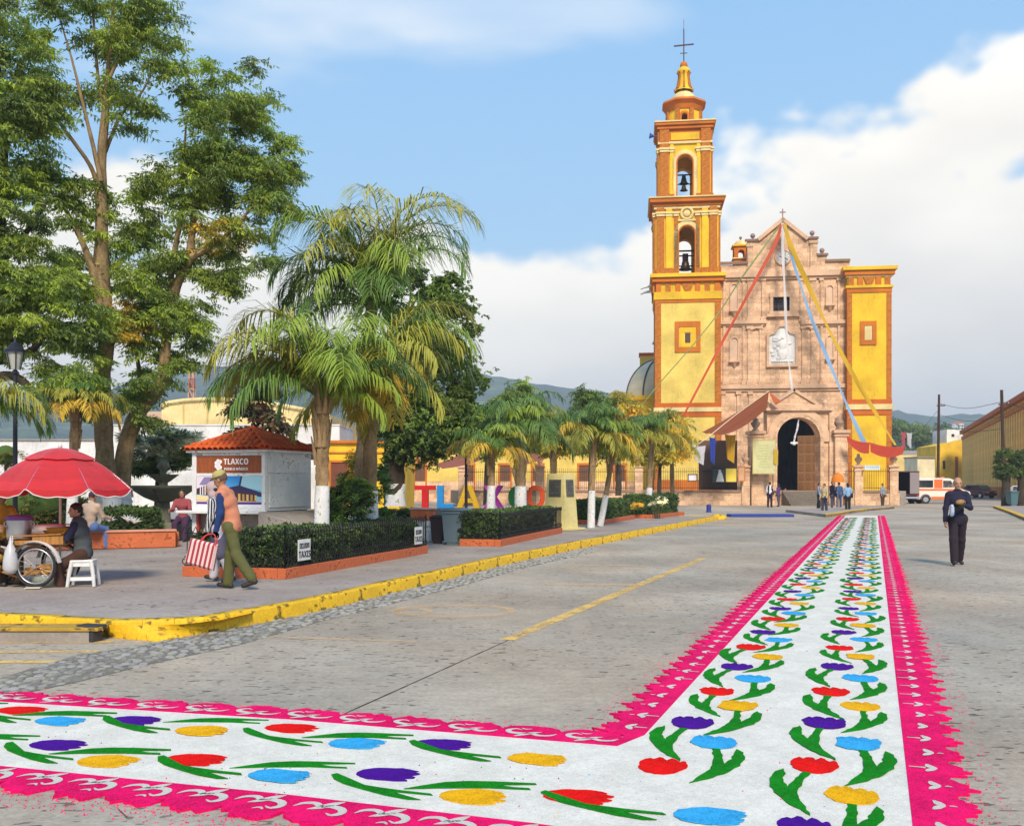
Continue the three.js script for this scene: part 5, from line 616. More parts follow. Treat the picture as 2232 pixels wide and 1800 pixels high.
// fence of thin bars with pointed hoops round the first two planters
function ironFence(label, P, L, W, sd) {
  const t = thing('iron_fence', label, 'fence'), lines = [[P.a.clone().addScaledVector(P.along, 0.02).addScaledVector(P.left, 0.02), P.along, L], [P.a.clone().addScaledVector(P.along, 0.02).addScaledVector(P.left, 0.02), P.left, W]];
  const y0 = PH + 0.15, h = 0.62;
  for (const [o, d, len] of lines) {
    const at_ = (u, y) => o.clone().addScaledVector(d, u).setY(y), bars = [], scr = [];
    for (let u = 0; u < len; u += 0.1) { bars.push(bar(at_(u, y0), at_(u, y0 + h * 0.86), 0.0085, 5)); scr.push(tube([at_(u, y0 + h * 0.84), at_(u + 0.025, y0 + h * 0.93), at_(u + 0.05, y0 + h), at_(u + 0.075, y0 + h * 0.93), at_(u + 0.1, y0 + h * 0.84)], 0.0085, 4, 6)); scr.push(tube([...Array(7)].map((_, i) => at_(u + 0.05 + 0.04 * Math.cos(i * 1.05), y0 + 0.08 + 0.045 * Math.sin(i * 1.05))), 0.007, 4, 8)); }
    part(t, 'bars', bars, M.iron, null, 'stuff'); part(t, 'hoops', scr, M.iron, null, 'stuff'); part(t, 'rail', [0.02, 0.155, h * 0.84].map((y) => bar(at_(0, y0 + y), at_(len, y0 + y), 0.008, 5)), M.iron);
    for (let u = 0; u <= len + 0.1; u += 2) part(t, 'fence_post', bar(at_(Math.min(u, len), PH + 0.1), at_(Math.min(u, len), y0 + h + 0.04), 0.014, 6), M.iron);
  }
  return t;
}
ironFence('black iron fence with pointed hoops round the long hedge planter', PL1, PL1.L - 0.1, 1.75); ironFence('black iron fence round the hedge planter beside the grey bin', PL2, PL2.L - 0.1, 0.9);

// ---- shrubs
function shrub(name, label, d, blobs, spr, seed, set) { const t = thing(name, label, 'shrub'); const b = blobs[0], o = q(b[0], b[1], d); part(t, 'stems', [-1, 0, 1].map((k) => limb([V(o.x + k * 0.08, PH, o.z), V(o.x + k * 0.16, lerp(PH, o.y, 0.6), o.z), V(o.x + k * 0.25, o.y, o.z)], [0.025, 0.02, 0.01], 5, 3)), barkDark); foliage(t, 'leaves', blobQ(d, blobs), spr, seed); return t; }
shrub('round_shrub', 'loose green shrub between the two tall palm trunks', 19, [[730, 1060, 44, 36, 520, GREEN.hedge], [745, 1030, 30, 24, 260, GREEN.hedge], [705, 1085, 20, 24, 160, GREEN.hedge]], SPR.shrub, 61);
shrub('tall_shrub', 'tall yellow green shrub behind the ringed palm trunk', 27, [[750, 990, 20, 60, 330, GREEN.gold], [800, 1010, 16, 50, 200, GREEN.hedge], [740, 1030, 24, 40, 220, GREEN.hedge]], SPR.shrub, 62);
shrub('low_shrub', 'low dark green shrub beneath the white trunk of the ficus', 27, [[835, 1075, 46, 16, 300, GREEN.hedge], [790, 1080, 30, 14, 160, GREEN.hedge]], SPR.shrub, 63);
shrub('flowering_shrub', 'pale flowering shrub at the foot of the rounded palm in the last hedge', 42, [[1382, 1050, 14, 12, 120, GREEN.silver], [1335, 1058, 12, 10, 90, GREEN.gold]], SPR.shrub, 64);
{
  const t = thing('round_topiary', 'big clipped olive green bush behind the food cart', 'topiary'); foliage(t, 'leaves', blobQ(24, [[70, 1045, 96, 52, 2600, [[0.11, 0.12, 0.02], [0.07, 0.08, 0.015], [0.15, 0.15, 0.02]], 0.8], [0, 1050, 60, 50, 1200, [[0.09, 0.10, 0.02], [0.06, 0.07, 0.015]], 0.8], [130, 1070, 44, 36, 700, [[0.07, 0.10, 0.02], [0.05, 0.07, 0.015]], 0.8]]), SPR.shrub, 65); const o = q(60, 1055, 24); part(t, 'bush_core', ball(0.85, o.x, o.y, o.z, 1.2, 0.62, 0.9), hedgeCore);
  const u = thing('ball_bush', 'small clipped round bush at the far left above the umbrella', 'topiary'); const b = q(12, 955, 30); foliage(u, 'leaves', [[b, 0.36, 0.32, 0.36, 420, [[0.15, 0.15, 0.025], [0.10, 0.11, 0.02]], 0.7]], SPR.shrub, 66); part(u, 'bush_core', ball(0.3, b.x, b.y, b.z), hedgeCore); part(u, 'stem', limb([V(b.x, PH, b.z), V(b.x, b.y, b.z)], [0.06, 0.04], 6, 4), barkDark);
}
// flower bed left of the kiosk: terracotta wall, hedge and white rosettes
{
  const t = thing('flower_bed', 'terracotta walled bed with a short hedge left of the kiosk', 'flower bed'), a = onG(60, 1198, PH), b = onG(382, 1190, PH), al = b.clone().sub(a), L = al.length(); al.normalize(); const lf = V(al.z, 0, -al.x), m = a.clone().lerp(b, 0.5), ry = Math.atan2(-al.z, al.x);
  part(t, 'bed_wall', box(L, 0.36, 0.22, m.x, PH + 0.18, m.z, ry, 0.02), M.kerbRed); part(t, 'wall_coping', box(L + 0.04, 0.05, 0.28, m.x, PH + 0.385, m.z, ry, 0.015), mat([0.72, 0.34, 0.22], { map: T.paint, roughness: 0.85 }));
  const e = b.clone().addScaledVector(lf, 0.75); part(t, 'bed_wall', box(1.2, 0.34, 0.2, e.x, PH + 0.17, e.z, ry + Math.PI / 2, 0.02), M.kerbRed); const s = m.clone().addScaledVector(lf, 1.2); part(t, 'soil', box(L - 0.2, 0.26, 2.0, s.x, PH + 0.13, s.z, ry), mat([0.06, 0.045, 0.03], { roughness: 1 }));
  hedgeBox(t, onG(235, 1186, PH).addScaledVector(lf, 0.3), al, lf, 1.15, 0.7, PH + 0.2, 0.62, 2600, 56);
  const rs = []; for (const [x, y] of [[228, 1095], [268, 1094], [282, 1098]]) { const c = q(x, y, 22.6); for (let k = 0; k < 14; k++) { const A = k * 2.4, E = 0.4 + (k % 3) * 0.35, o = V(Math.sin(A) * Math.cos(E), Math.sin(E), Math.cos(A) * Math.cos(E)); rs.push(limb([c, c.clone().addScaledVector(o, 0.12), c.clone().addScaledVector(o, 0.2).add(V(0, -0.02, 0))], [0.012, 0.016, 0.002], 4, 2)); } } part(t, 'white_rosettes', rs, M.white);
}

// ================= things on the plaza =================
const font = new FontLoader().parse ? await new FontLoader().loadAsync('fonts/droid/droid_sans_bold.typeface.json') : null;
const text = (s, size, depth = 0.004, bevel = 0) => { const g = new TextGeometry(s, { font, size, depth, curveSegments: 4, bevelEnabled: bevel > 0, bevelSize: bevel, bevelThickness: bevel, bevelSegments: 1 }); g.computeBoundingBox(); const b = g.boundingBox; return g.translate(-(b.min.x + b.max.x) / 2, -(b.min.y + b.max.y) / 2, 0); };
const paint = (c, o = {}) => mat(c, { roughness: 0.5, map: T.paint, ...o });
const ON = (px, d) => [X(px, d), PH, -d];

// ---- information kiosk: square hut, tiled hip roof
{
  const d = 18.3, S = 1.58, o = V(X(578, d), PH, -d), ry = -ST, t = thing('information_kiosk', 'white tourist kiosk with orange tiled hip roof and a photo poster on its front', 'kiosk', o.toArray(), ry);
  // local: +z front (towards lower left), x from -S to 0, right face at x = 0
  const E = Y(983, d) - PH, cb = Y(1112, d) - PH, white = paint([0.84, 0.84, 0.82]), grey = paint([0.78, 0.79, 0.78]);
  part(t, 'wall', [bx2(-S, cb, -S, 0, E, -0.06), bx2(-0.05, cb - 0.02, -0.06, 0.0, E, 0.0)], grey);
  part(t, 'base', bx2(-S + 0.06, -0.02, -S + 0.06, -0.05, cb, -0.12), M.concrete);
  part(t, 'side_panel', bx2(-0.004, cb + 0.06, -S + 0.14, 0.022, E - 0.42, -0.12, 0.008), paint([0.74, 0.76, 0.75])); part(t, 'side_panel', bx2(-0.004, E - 0.38, -S + 0.06, 0.018, E - 0.06, -0.08, 0.008), paint([0.80, 0.81, 0.80]));
  part(t, 'frame', [bx2(-S - 0.01, 0.02, -0.07, -S + 0.085, E, 0.03, 0.006), bx2(-0.06, cb, -0.05, 0.012, E, 0.03, 0.006), bx2(-S + 0.086, E - 0.06, -0.05, -0.061, E, 0.026, 0.005), bx2(-S + 0.086, E - 0.44, -0.05, -0.061, E - 0.385, 0.026, 0.005), bx2(-S + 0.086, cb, -0.05, -0.061, cb + 0.07, 0.026, 0.005)], white);
  part(t, 'eaves', bx2(-S - 0.1, E, -S - 0.1, 0.1, E + 0.05, 0.1, 0.008), white);
  part(t, 'red_stripe', bx2(-S + 0.09, 0.02, -0.05, -S + 0.13, cb - 0.06, 0.02), paint([0.55, 0.05, 0.03]));
  part(t, 'counter', bx2(-S - 0.22, cb - 0.05, -0.03, 0.02, cb + 0.002, 0.24, 0.01), white);
  // lettered board
  const bd = part(t, 'sign_board', bx2(-S + 0.09, E - 0.384, -0.03, -0.065, E - 0.062, 0.016), mat([0.42, 0.10, 0.02], { map: again(T.wood, 0.5), roughness: 0.6 }));
  part(bd, 'lettering', [text('TLAXCO', 0.105).translate(-0.62, E - 0.17, 0.017), text('PUEBLO MÁGICO', 0.046).translate(-0.62, E - 0.30, 0.017)], mat([0.88, 0.86, 0.84]));
  const em = [...Array(7)].map((_, i) => { const a = i / 7 * 6.28, r = i ? 0.058 : 0; return moved(new THREE.CylinderGeometry(0.038, 0.038, 0.006, 10), -1.0 + r * Math.cos(a), E - 0.225 + r * 1.15 * Math.sin(a), 0.019, 0, Math.PI / 2); }); part(bd, 'emblem', em, mat([0.88, 0.84, 0.84]));
  // poster: a street with arcade, blue sky, dark roofs, purple band (printed)
  const cv = document.createElement('canvas'); cv.width = 512; cv.height = 320; const c = cv.getContext('2d'), poly = (col, p) => { c.fillStyle = col; c.beginPath(); p.forEach(([x, y], i) => i ? c.lineTo(x, y) : c.moveTo(x, y)); c.fill(); };
  const gr = c.createLinearGradient(0, 0, 0, 200); gr.addColorStop(0, '#1f86d8'); gr.addColorStop(1, '#8fd0ee'); c.fillStyle = gr; c.fillRect(0, 0, 512, 320); poly('#a9dbe6', [[360, 0], [512, 0], [512, 150], [350, 110]]);
  poly('#e6d9e2', [[0, 0], [190, 0], [172, 60], [40, 110], [0, 130]]); poly('#8d7fa8', [[20, 90], [60, 10], [175, 8], [165, 50], [60, 95]]); poly('#3a1c3a', [[176, 0], [190, 0], [165, 150], [150, 150]]); poly('#4a2434', [[0, 130], [165, 55], [160, 210], [0, 190]]);
  for (let i = 0; i < 7; i++) poly('#f1ebe8', [[26 + i * 19, 118 - i * 9], [34 + i * 19, 114 - i * 9], [34 + i * 19, 195], [26 + i * 19, 192]]);
  poly('#2f2850', [[350, 0], [364, 0], [345, 120], [332, 110]]); poly('#34305c', [[250, 120], [340, 95], [512, 170], [512, 215], [250, 160]]); poly('#5b2f28', [[250, 150], [470, 190], [470, 270], [240, 265]]); for (let i = 0; i < 5; i++) poly(i % 2 ? '#c99a54' : '#e6c27a', [[330 + i * 32, 180 + i * 4], [348 + i * 32, 182 + i * 4], [348 + i * 32, 255], [330 + i * 32, 252]]);
  poly('#e9d39a', [[0, 195], [240, 235], [240, 290], [0, 262]]); poly('#d7c79b', [[0, 240], [512, 262], [512, 290], [0, 290]]); poly('#5a2a88', [[0, 268], [512, 268], [512, 292], [0, 292]]); poly('#f2eef4', [[0, 292], [512, 292], [512, 320], [0, 320]]);
  const ct = new THREE.CanvasTexture(cv); ct.colorSpace = THREE.SRGBColorSpace; const pg = new THREE.PlaneGeometry(S - 0.155, E - 0.44 - cb - 0.07); part(t, 'poster', pg.translate(-S / 2 + 0.012, (E - 0.44 + cb + 0.07) / 2, 0.02), mat([0.92, 0.92, 0.92], { map: ct, roughness: 0.35 }));
  // roof of half-round tiles on four slopes
  const R = 0.42, ov = 0.14, w = S / 2 + ov, cxx = -S / 2, tm = [[0.70, 0.10, 0.009], [0.60, 0.08, 0.007], [0.76, 0.13, 0.014]].map((k) => mat(k, { map: T.paint, roughness: 0.85 }));
  const rf = part(t, 'roof', faceted(moved(new THREE.ConeGeometry(w * 1.414, R, 4, 1).rotateY(Math.PI / 4), cxx, E + 0.05 + R / 2, -S / 2)), tm[1]); const r = rng(9), tg = [0, 1, 2].map(() => { const g = new THREE.CylinderGeometry(0.05, 0.062, 0.24, 6, 1, true, -Math.PI / 2, Math.PI); return g; });
  const sl = Math.hypot(w, R), an = Math.atan2(R, w);
  for (let k = 0; k < 4; k++) for (let j = 0; j < 5; j++) { const f0 = (j + 0.5) / 5, hw = w * (1 - f0); for (let u = -hw + 0.04; u <= hw - 0.03; u += 0.125) { const m = new THREE.Matrix4().makeRotationY(k * Math.PI / 2).multiply(new THREE.Matrix4().makeTranslation(u, R * f0 + 0.005, w * (1 - f0))).multiply(new THREE.Matrix4().makeRotationX(-(Math.PI / 2 - an) + 0.08)); const tl = part(rf, 'roof_tile', tg[0], tm[Math.floor(r() * 3)]); m.premultiply(new THREE.Matrix4().makeTranslation(cxx, E + 0.052, -S / 2)); tl.applyMatrix4(m); } }
  part(t, 'roof_ridge', [0, 1, 2, 3].map((k) => { const a = k * Math.PI / 2 + Math.PI / 4; return tube([[cxx, E + R + 0.075, -S / 2], [cxx + w * 1.37 * Math.sin(a), E + 0.085, -S / 2 + w * 1.37 * Math.cos(a)]], 0.04, 6, 6); }), tm[0]);
  // sloping concrete block against the right side
  const blk = thing('concrete_ramp', 'low sloping concrete block against the right side of the kiosk', 'ramp', o.toArray(), ry); part(blk, 'block', [moved(ext([[0.03, 0], [1.25, 0], [1.25, 0.66], [0.03, 0.93]], 1.9, { bevel: 0.015 }), 0, 0, 0.28)], M.concrete); part(blk, 'edge_bar', [bx2(-0.2, 0.62, 0.30, 1.0, 0.665, 0.36, 0.01), bx2(0.94, 0.0, 0.30, 1.0, 0.62, 0.36, 0.008)], mat([0.03, 0.022, 0.018], { roughness: 0.6 }));
}
// ---- taxi signs on the fence
{
  const s1 = onG(660, 1240, PH), put = (label, px, d, w, h, y) => { const t = thing('taxi_sign', label, 'sign', [X(px, d), Y(y, d), -d], Math.PI / 2 - Math.atan2(PL1.along.x, PL1.along.z) - Math.PI, 'white taxi stand signs on the iron fence'); t.rotation.y = Math.atan2(-PL1.left.x, -PL1.left.z); part(t, 'panel', box(w, h, 0.012, 0, 0, 0, 0, 0.003), paint([0.86, 0.86, 0.84])); part(t, 'lettering', [text('EXCLUSIVO', h * 0.25).scale(w * 0.86 / (h * 1.95), 1, 1).translate(0, h * 0.2, 0.007), text('TAXIS', h * 0.31).translate(0, -h * 0.2, 0.007)], mat([0.03, 0.03, 0.035])); part(t, 'clips', [box(0.02, 0.03, 0.04, -w * 0.35, h * 0.45, -0.02), box(0.02, 0.03, 0.04, w * 0.35, h * 0.45, -0.02)], M.iron); };
  const dAt = (px) => { const k = (px - CX) / F, a = PL1.a, u = PL1.along; const s = (-k * a.z - a.x) / (u.x + k * u.z); return -(a.z + u.z * s); };
  put('white EXCLUSIVO TAXIS sign at the near end of the iron fence', 663, dAt(663) - 0.06, 0.40, 0.33, 1196); put('white EXCLUSIVO TAXIS sign at the far end of the iron fence, by the grey bin', 912, dAt(912) - 0.06, 0.40, 0.35, 1165);
}
// ---- wheeled bins
function bin(label, d, px, w, h, c, turn, g) {
  const t = thing('wheeled_bin', label, 'bin', ON(px, d), turn, g), m = mat(c, { roughness: 0.45 }), k = 0.82, s = h - 0.06;
  const body = (w0, w1, y0, y1) => { const q = new THREE.CylinderGeometry(w1 / 1.414, w0 / 1.414, y1 - y0, 4).rotateY(Math.PI / 4).translate(0, (y0 + y1) / 2, 0); return faceted(q); };
  part(t, 'body', [body(w * k, w, 0.06, s)], m); part(t, 'rim', box(w * 1.07, 0.06, w * 1.07, 0, s - 0.05, 0, 0, 0.015), m); part(t, 'lid', [box(w * 1.12, 0.05, w * 1.14, 0, s + 0.015, 0, 0, 0.02), box(w * 0.8, 0.03, w * 0.8, 0, s + 0.05, 0, 0, 0.012)], m); part(t, 'handle', bar(V(-w * 0.4, s - 0.03, -w * 0.62), V(w * 0.4, s - 0.03, -w * 0.62), 0.015), m);
  for (const x of [-1, 1]) part(t, 'wheel', moved(new THREE.CylinderGeometry(0.09, 0.09, 0.05, 14), x * w * 0.42, 0.09, -w * 0.38, 0, 0, Math.PI / 2), M.dark); part(t, 'foot', box(w * 0.6, 0.08, 0.08, 0, 0.04, w * 0.3), m); return t;
}
bin('tall grey wheeled bin standing between the two fenced hedge planters', 23.9, 994, 0.52, 0.87, [0.13, 0.19, 0.22], -0.35); bin('dark brown bin against the left side of the tall grey bin', 24.4, 957, 0.34, 0.68, [0.035, 0.018, 0.018], -0.3);
bin('black bin with a wide lid behind the long hedge, left of its grey neighbour', 27, 858, 0.5, 0.62, [0.03, 0.035, 0.045], -0.3); bin('light blue grey bin behind the long hedge, right of the black bin', 27.4, 889, 0.46, 0.66, [0.20, 0.24, 0.30], -0.3);
{ const t = thing('planter_wall', 'short terracotta and white end wall of a planter left of the tall grey bin', 'low wall', ON(922, 25.2), -ST); part(t, 'top_course', box(0.52, 0.26, 0.4, 0, 0.66, 0, 0, 0.015), M.kerbRed); part(t, 'coping', box(0.58, 0.05, 0.46, 0, 0.82, 0, 0, 0.012), mat([0.7, 0.42, 0.36], { map: T.paint })); part(t, 'white_course', box(0.5, 0.52, 0.38, 0, 0.265, 0, 0, 0.01), M.whitewash); }
// ---- big coloured letters
{
  const d = 47.2, y0 = Y(1106, d), y1 = Y(1056, d), h = y1 - y0, base = thing('letter_plinth', 'long low black plinth under the big coloured letters', 'plinth', [X(1050, d), PH, -d + 0.05], -0.05); part(base, 'plinth_slab', box(7.2, y0 - PH, 0.9, 0, (y0 - PH) / 2, 0, 0, 0.02), mat([0.02, 0.02, 0.025], { roughness: 0.5 }));
  const g = 'big coloured letters of the town name', L = [['T', 927, 45, [0.80, 0.01, 0.01], 'red letter T, first of the big town letters'], ['L', 971, 36, [0.02, 0.33, 0.80], 'bright blue letter L, between the red and the yellow letter'], ['A', 1021, 52, [0.86, 0.52, 0.01], 'yellow letter A behind the thin lamp post'], ['X', 1076, 46, [0.62, 0.04, 0.50], 'magenta letter X behind a small white palm trunk'], ['C', 1128, 40, [0.02, 0.36, 0.05], 'green letter C half hidden behind a thick white palm trunk'], ['O', 1168, 40, [0.86, 0.10, 0.01], 'orange red letter O beside the yellow monument']];
  for (const [ch, px, w, c, lab] of L) { const gm = new TextGeometry(ch, { font, size: 1, depth: 0.28, curveSegments: 8, bevelEnabled: true, bevelSize: 0.012, bevelThickness: 0.012, bevelSegments: 1 }); gm.computeBoundingBox(); const b = gm.boundingBox; gm.translate(-(b.min.x + b.max.x) / 2, -b.min.y, -0.14).scale(w / F * d / (b.max.x - b.min.x), h / (b.max.y - b.min.y), 1); single('big_letter', lab, 'letter', metric(gm), paint(c.map((x) => x * 0.8), { roughness: 0.4 }), [X(px, d), y0 + 0.002, -d], -0.05, g); }
}
// ---- yellow monument with dark plaques
{
  const d = 31.6, t = thing('yellow_monument', 'pale yellow tapering monument with dark plaques at the corner of the hedges', 'monument', ON(1222, d), -ST - 0.25), h = Y(1030, d) - PH, w0 = 0.80, w1 = 0.62, ym = mat([0.76, 0.64, 0.26], { map: T.plaster, bumpMap: T.grain, bumpScale: 0.004, roughness: 0.8 });
  part(t, 'shaft', faceted(new THREE.CylinderGeometry(w1 / 1.414, w0 / 1.414, h - 0.06, 4).rotateY(Math.PI / 4).translate(0, h / 2 + 0.03, 0).toNonIndexed()), ym); part(t, 'base_slab', box(1.15, 0.07, 1.15, 0, 0.035, 0, 0, 0.015), ym); const a = Math.atan2((w0 - w1) / 2, h);
  const y = Y(1062, d) - PH; for (const k of [0, 1]) { const pz = w0 / 2 - (w0 - w1) / 2 * (y / h); part(t, 'plaque', moved(moved(box(0.44, 0.54, 0.02, 0, 0, 0, 0, 0.004), 0, y, pz + 0.008, 0, -a), 0, 0, 0, k * Math.PI / 2), mat([0.16, 0.15, 0.13], { roughness: 0.4, metalness: 0.4, map: T.brick })); }
}
// ---- lamp posts
function lamp(label, d, px, yTop, c, withLantern = true, foot) {
  const t = thing('lamp_post', label, 'lamp post', ON(px, d)), m = mat(c, { roughness: 0.5, metalness: 0.3 }), h = Y(yTop, d) - PH; part(t, 'post', [cyl(0.055, 0.04, h, 0, 0, 0, 10), cyl(0.11, 0.075, 0.5, 0, 0, 0, 10), cyl(0.07, 0.07, 0.06, 0, h * 0.45, 0, 10)], m);
  if (withLantern) { part(t, 'lantern_frame', [cyl(0.09, 0.03, 0.08, 0, h, 0, 6), ...[0, 1, 2, 3, 4, 5].map((k) => bar(V(0.11 * Math.cos(k * 1.047), h + 0.08, 0.11 * Math.sin(k * 1.047)), V(0.19 * Math.cos(k * 1.047), h + 0.45, 0.19 * Math.sin(k * 1.047)), 0.011)), cyl(0.23, 0.20, 0.04, 0, h + 0.44, 0, 6), cyl(0.21, 0.05, 0.17, 0, h + 0.48, 0, 6), cyl(0.04, 0.02, 0.12, 0, h + 0.64, 0, 6)], m); part(t, 'lantern_glass', metric(moved(new THREE.CylinderGeometry(0.18, 0.10, 0.36, 6, 1), 0, h + 0.265, 0)), mat([0.45, 0.45, 0.40], { roughness: 0.2 })); }
  return t;
}
lamp('black lamp post with a frosted lantern before the dark tree at the left', 21, 33, 812, [0.02, 0.02, 0.03]); lamp('thin dark lamp post in front of the yellow letter', 33, 1016, 900, [0.04, 0.02, 0.02]); lamp('dark green lamp post left of the white ficus trunk', 33, 840, 890, [0.02, 0.06, 0.045]);
// ---- fountain
{ const d = 27, t = thing('stone_fountain', 'old grey green stone fountain with a wide bowl left of the kiosk', 'fountain', ON(356, d)), m = mat([0.20, 0.215, 0.16], { map: T.stone, bumpMap: T.grain, bumpScale: 0.012, roughness: 0.95 }), y = (p) => Y(p, d) - PH;
  part(t, 'pedestal', lathe([[0.5, 0], [0.46, 0.1], [0.2, 0.2], [0.17, y(1092)], [0.26, y(1086)]], 16), m); part(t, 'bowl', lathe([[0.2, y(1092)], [0.5, y(1082)], [0.8, y(1066)], [0.92, y(1056)], [0.86, y(1057)], [0.7, y(1066)], [0.1, y(1076)]], 24), m); part(t, 'upper_bowl', lathe([[0.1, y(1074)], [0.12, y(1050)], [0.2, y(1046)], [0.42, y(1032)], [0.36, y(1033)], [0.08, y(1040)], [0.09, y(1022)], [0.18, y(1016)], [0.14, y(1006)], [0.02, y(1000)]], 18), m); part(t, 'basin', [lathe([[1.5, 0], [1.5, 0.45], [1.3, 0.45], [1.3, 0.1]], 28)], m); }

// ---- food cart, umbrella and what lies about it
const VD = 14.35;
{
  const t = thing('beach_umbrella', 'large red umbrella with a white edge over the food cart', 'umbrella', ON(131, VD)), r2 = mat([0.74, 0.012, 0.02], { cls: THREE.MeshPhysicalMaterial, map: again(T.plaster, 0.8), roughness: 0.8, side: THREE.DoubleSide, transmission: 0.3, thickness: 0 }), R = 1.02, yr = Y(1062, VD) - PH, yt = Y(979, VD) - PH, N = 8, cr = (a, f, vent) => { const e = 1 - 0.055 * Math.pow(Math.abs(Math.sin(a * N / 2)), 1) * f; return V(R * f * e * Math.cos(a), yr + (yt - yr) * (1 - Math.pow(f, 1.75)) + vent - 0.035 * f * Math.abs(Math.sin(a * N / 2)) - 0.008 * Math.sin(a * 23 + f * 9) * f, R * f * e * Math.sin(a)); };
  const skin = (f0, f1, n, vent) => strip([...Array(n + 1)].map((_, i) => [...Array(65)].map((_, j) => cr(j / 64 * 6.2832 + 0.25, lerp(f0, f1, i / n), vent)))); part(t, 'canopy', skin(0.44, 1, 8, 0), r2); part(t, 'top_vent', skin(0.005, 0.50, 5, 0.035), r2);
  part(t, 'edge_valance', strip([0, 0.5, 1].map((k) => [...Array(129)].map((_, j) => { const a = j / 128 * 6.2832 + 0.25, p = cr(a, 1, 0), gap = Math.pow(Math.abs(Math.cos(a * N / 2)), 26); return p.add(V(0.01 * k * Math.cos(a), -0.085 * k * (1 - 0.95 * gap), 0.01 * k * Math.sin(a))); }))), r2); part(t, 'white_trim', [tube([...Array(129)].map((_, j) => { const a = j / 128 * 6.2832 + 0.25, p = cr(a, 1, 0), gap = Math.pow(Math.abs(Math.cos(a * N / 2)), 26); return p.add(V(0.011 * Math.cos(a), -0.088 * (1 - 0.95 * gap), 0.011 * Math.sin(a))); }), 0.008, 4, 256)], M.white);
  part(t, 'pole', [cyl(0.017, 0.017, yt + 0.04, 0, 0, 0, 10), cyl(0.028, 0.028, 0.06, 0, yr - 0.62, 0, 10), ball(0.022, 0.03, yr - 0.6, 0)], mat([0.80, 0.79, 0.70], { roughness: 0.3 })); for (let k = 0; k < N; k++) part(t, 'rib', tube([0.03, 0.35, 0.7, 0.99].map((f) => cr(k * Math.PI / 4 + 0.393 * 2 + 0.0, f, -0.014)), 0.006, 4, 8), M.steel); part(t, 'finial', ball(0.03, 0, yt + 0.06, 0, 1, 1.4), M.white);
}
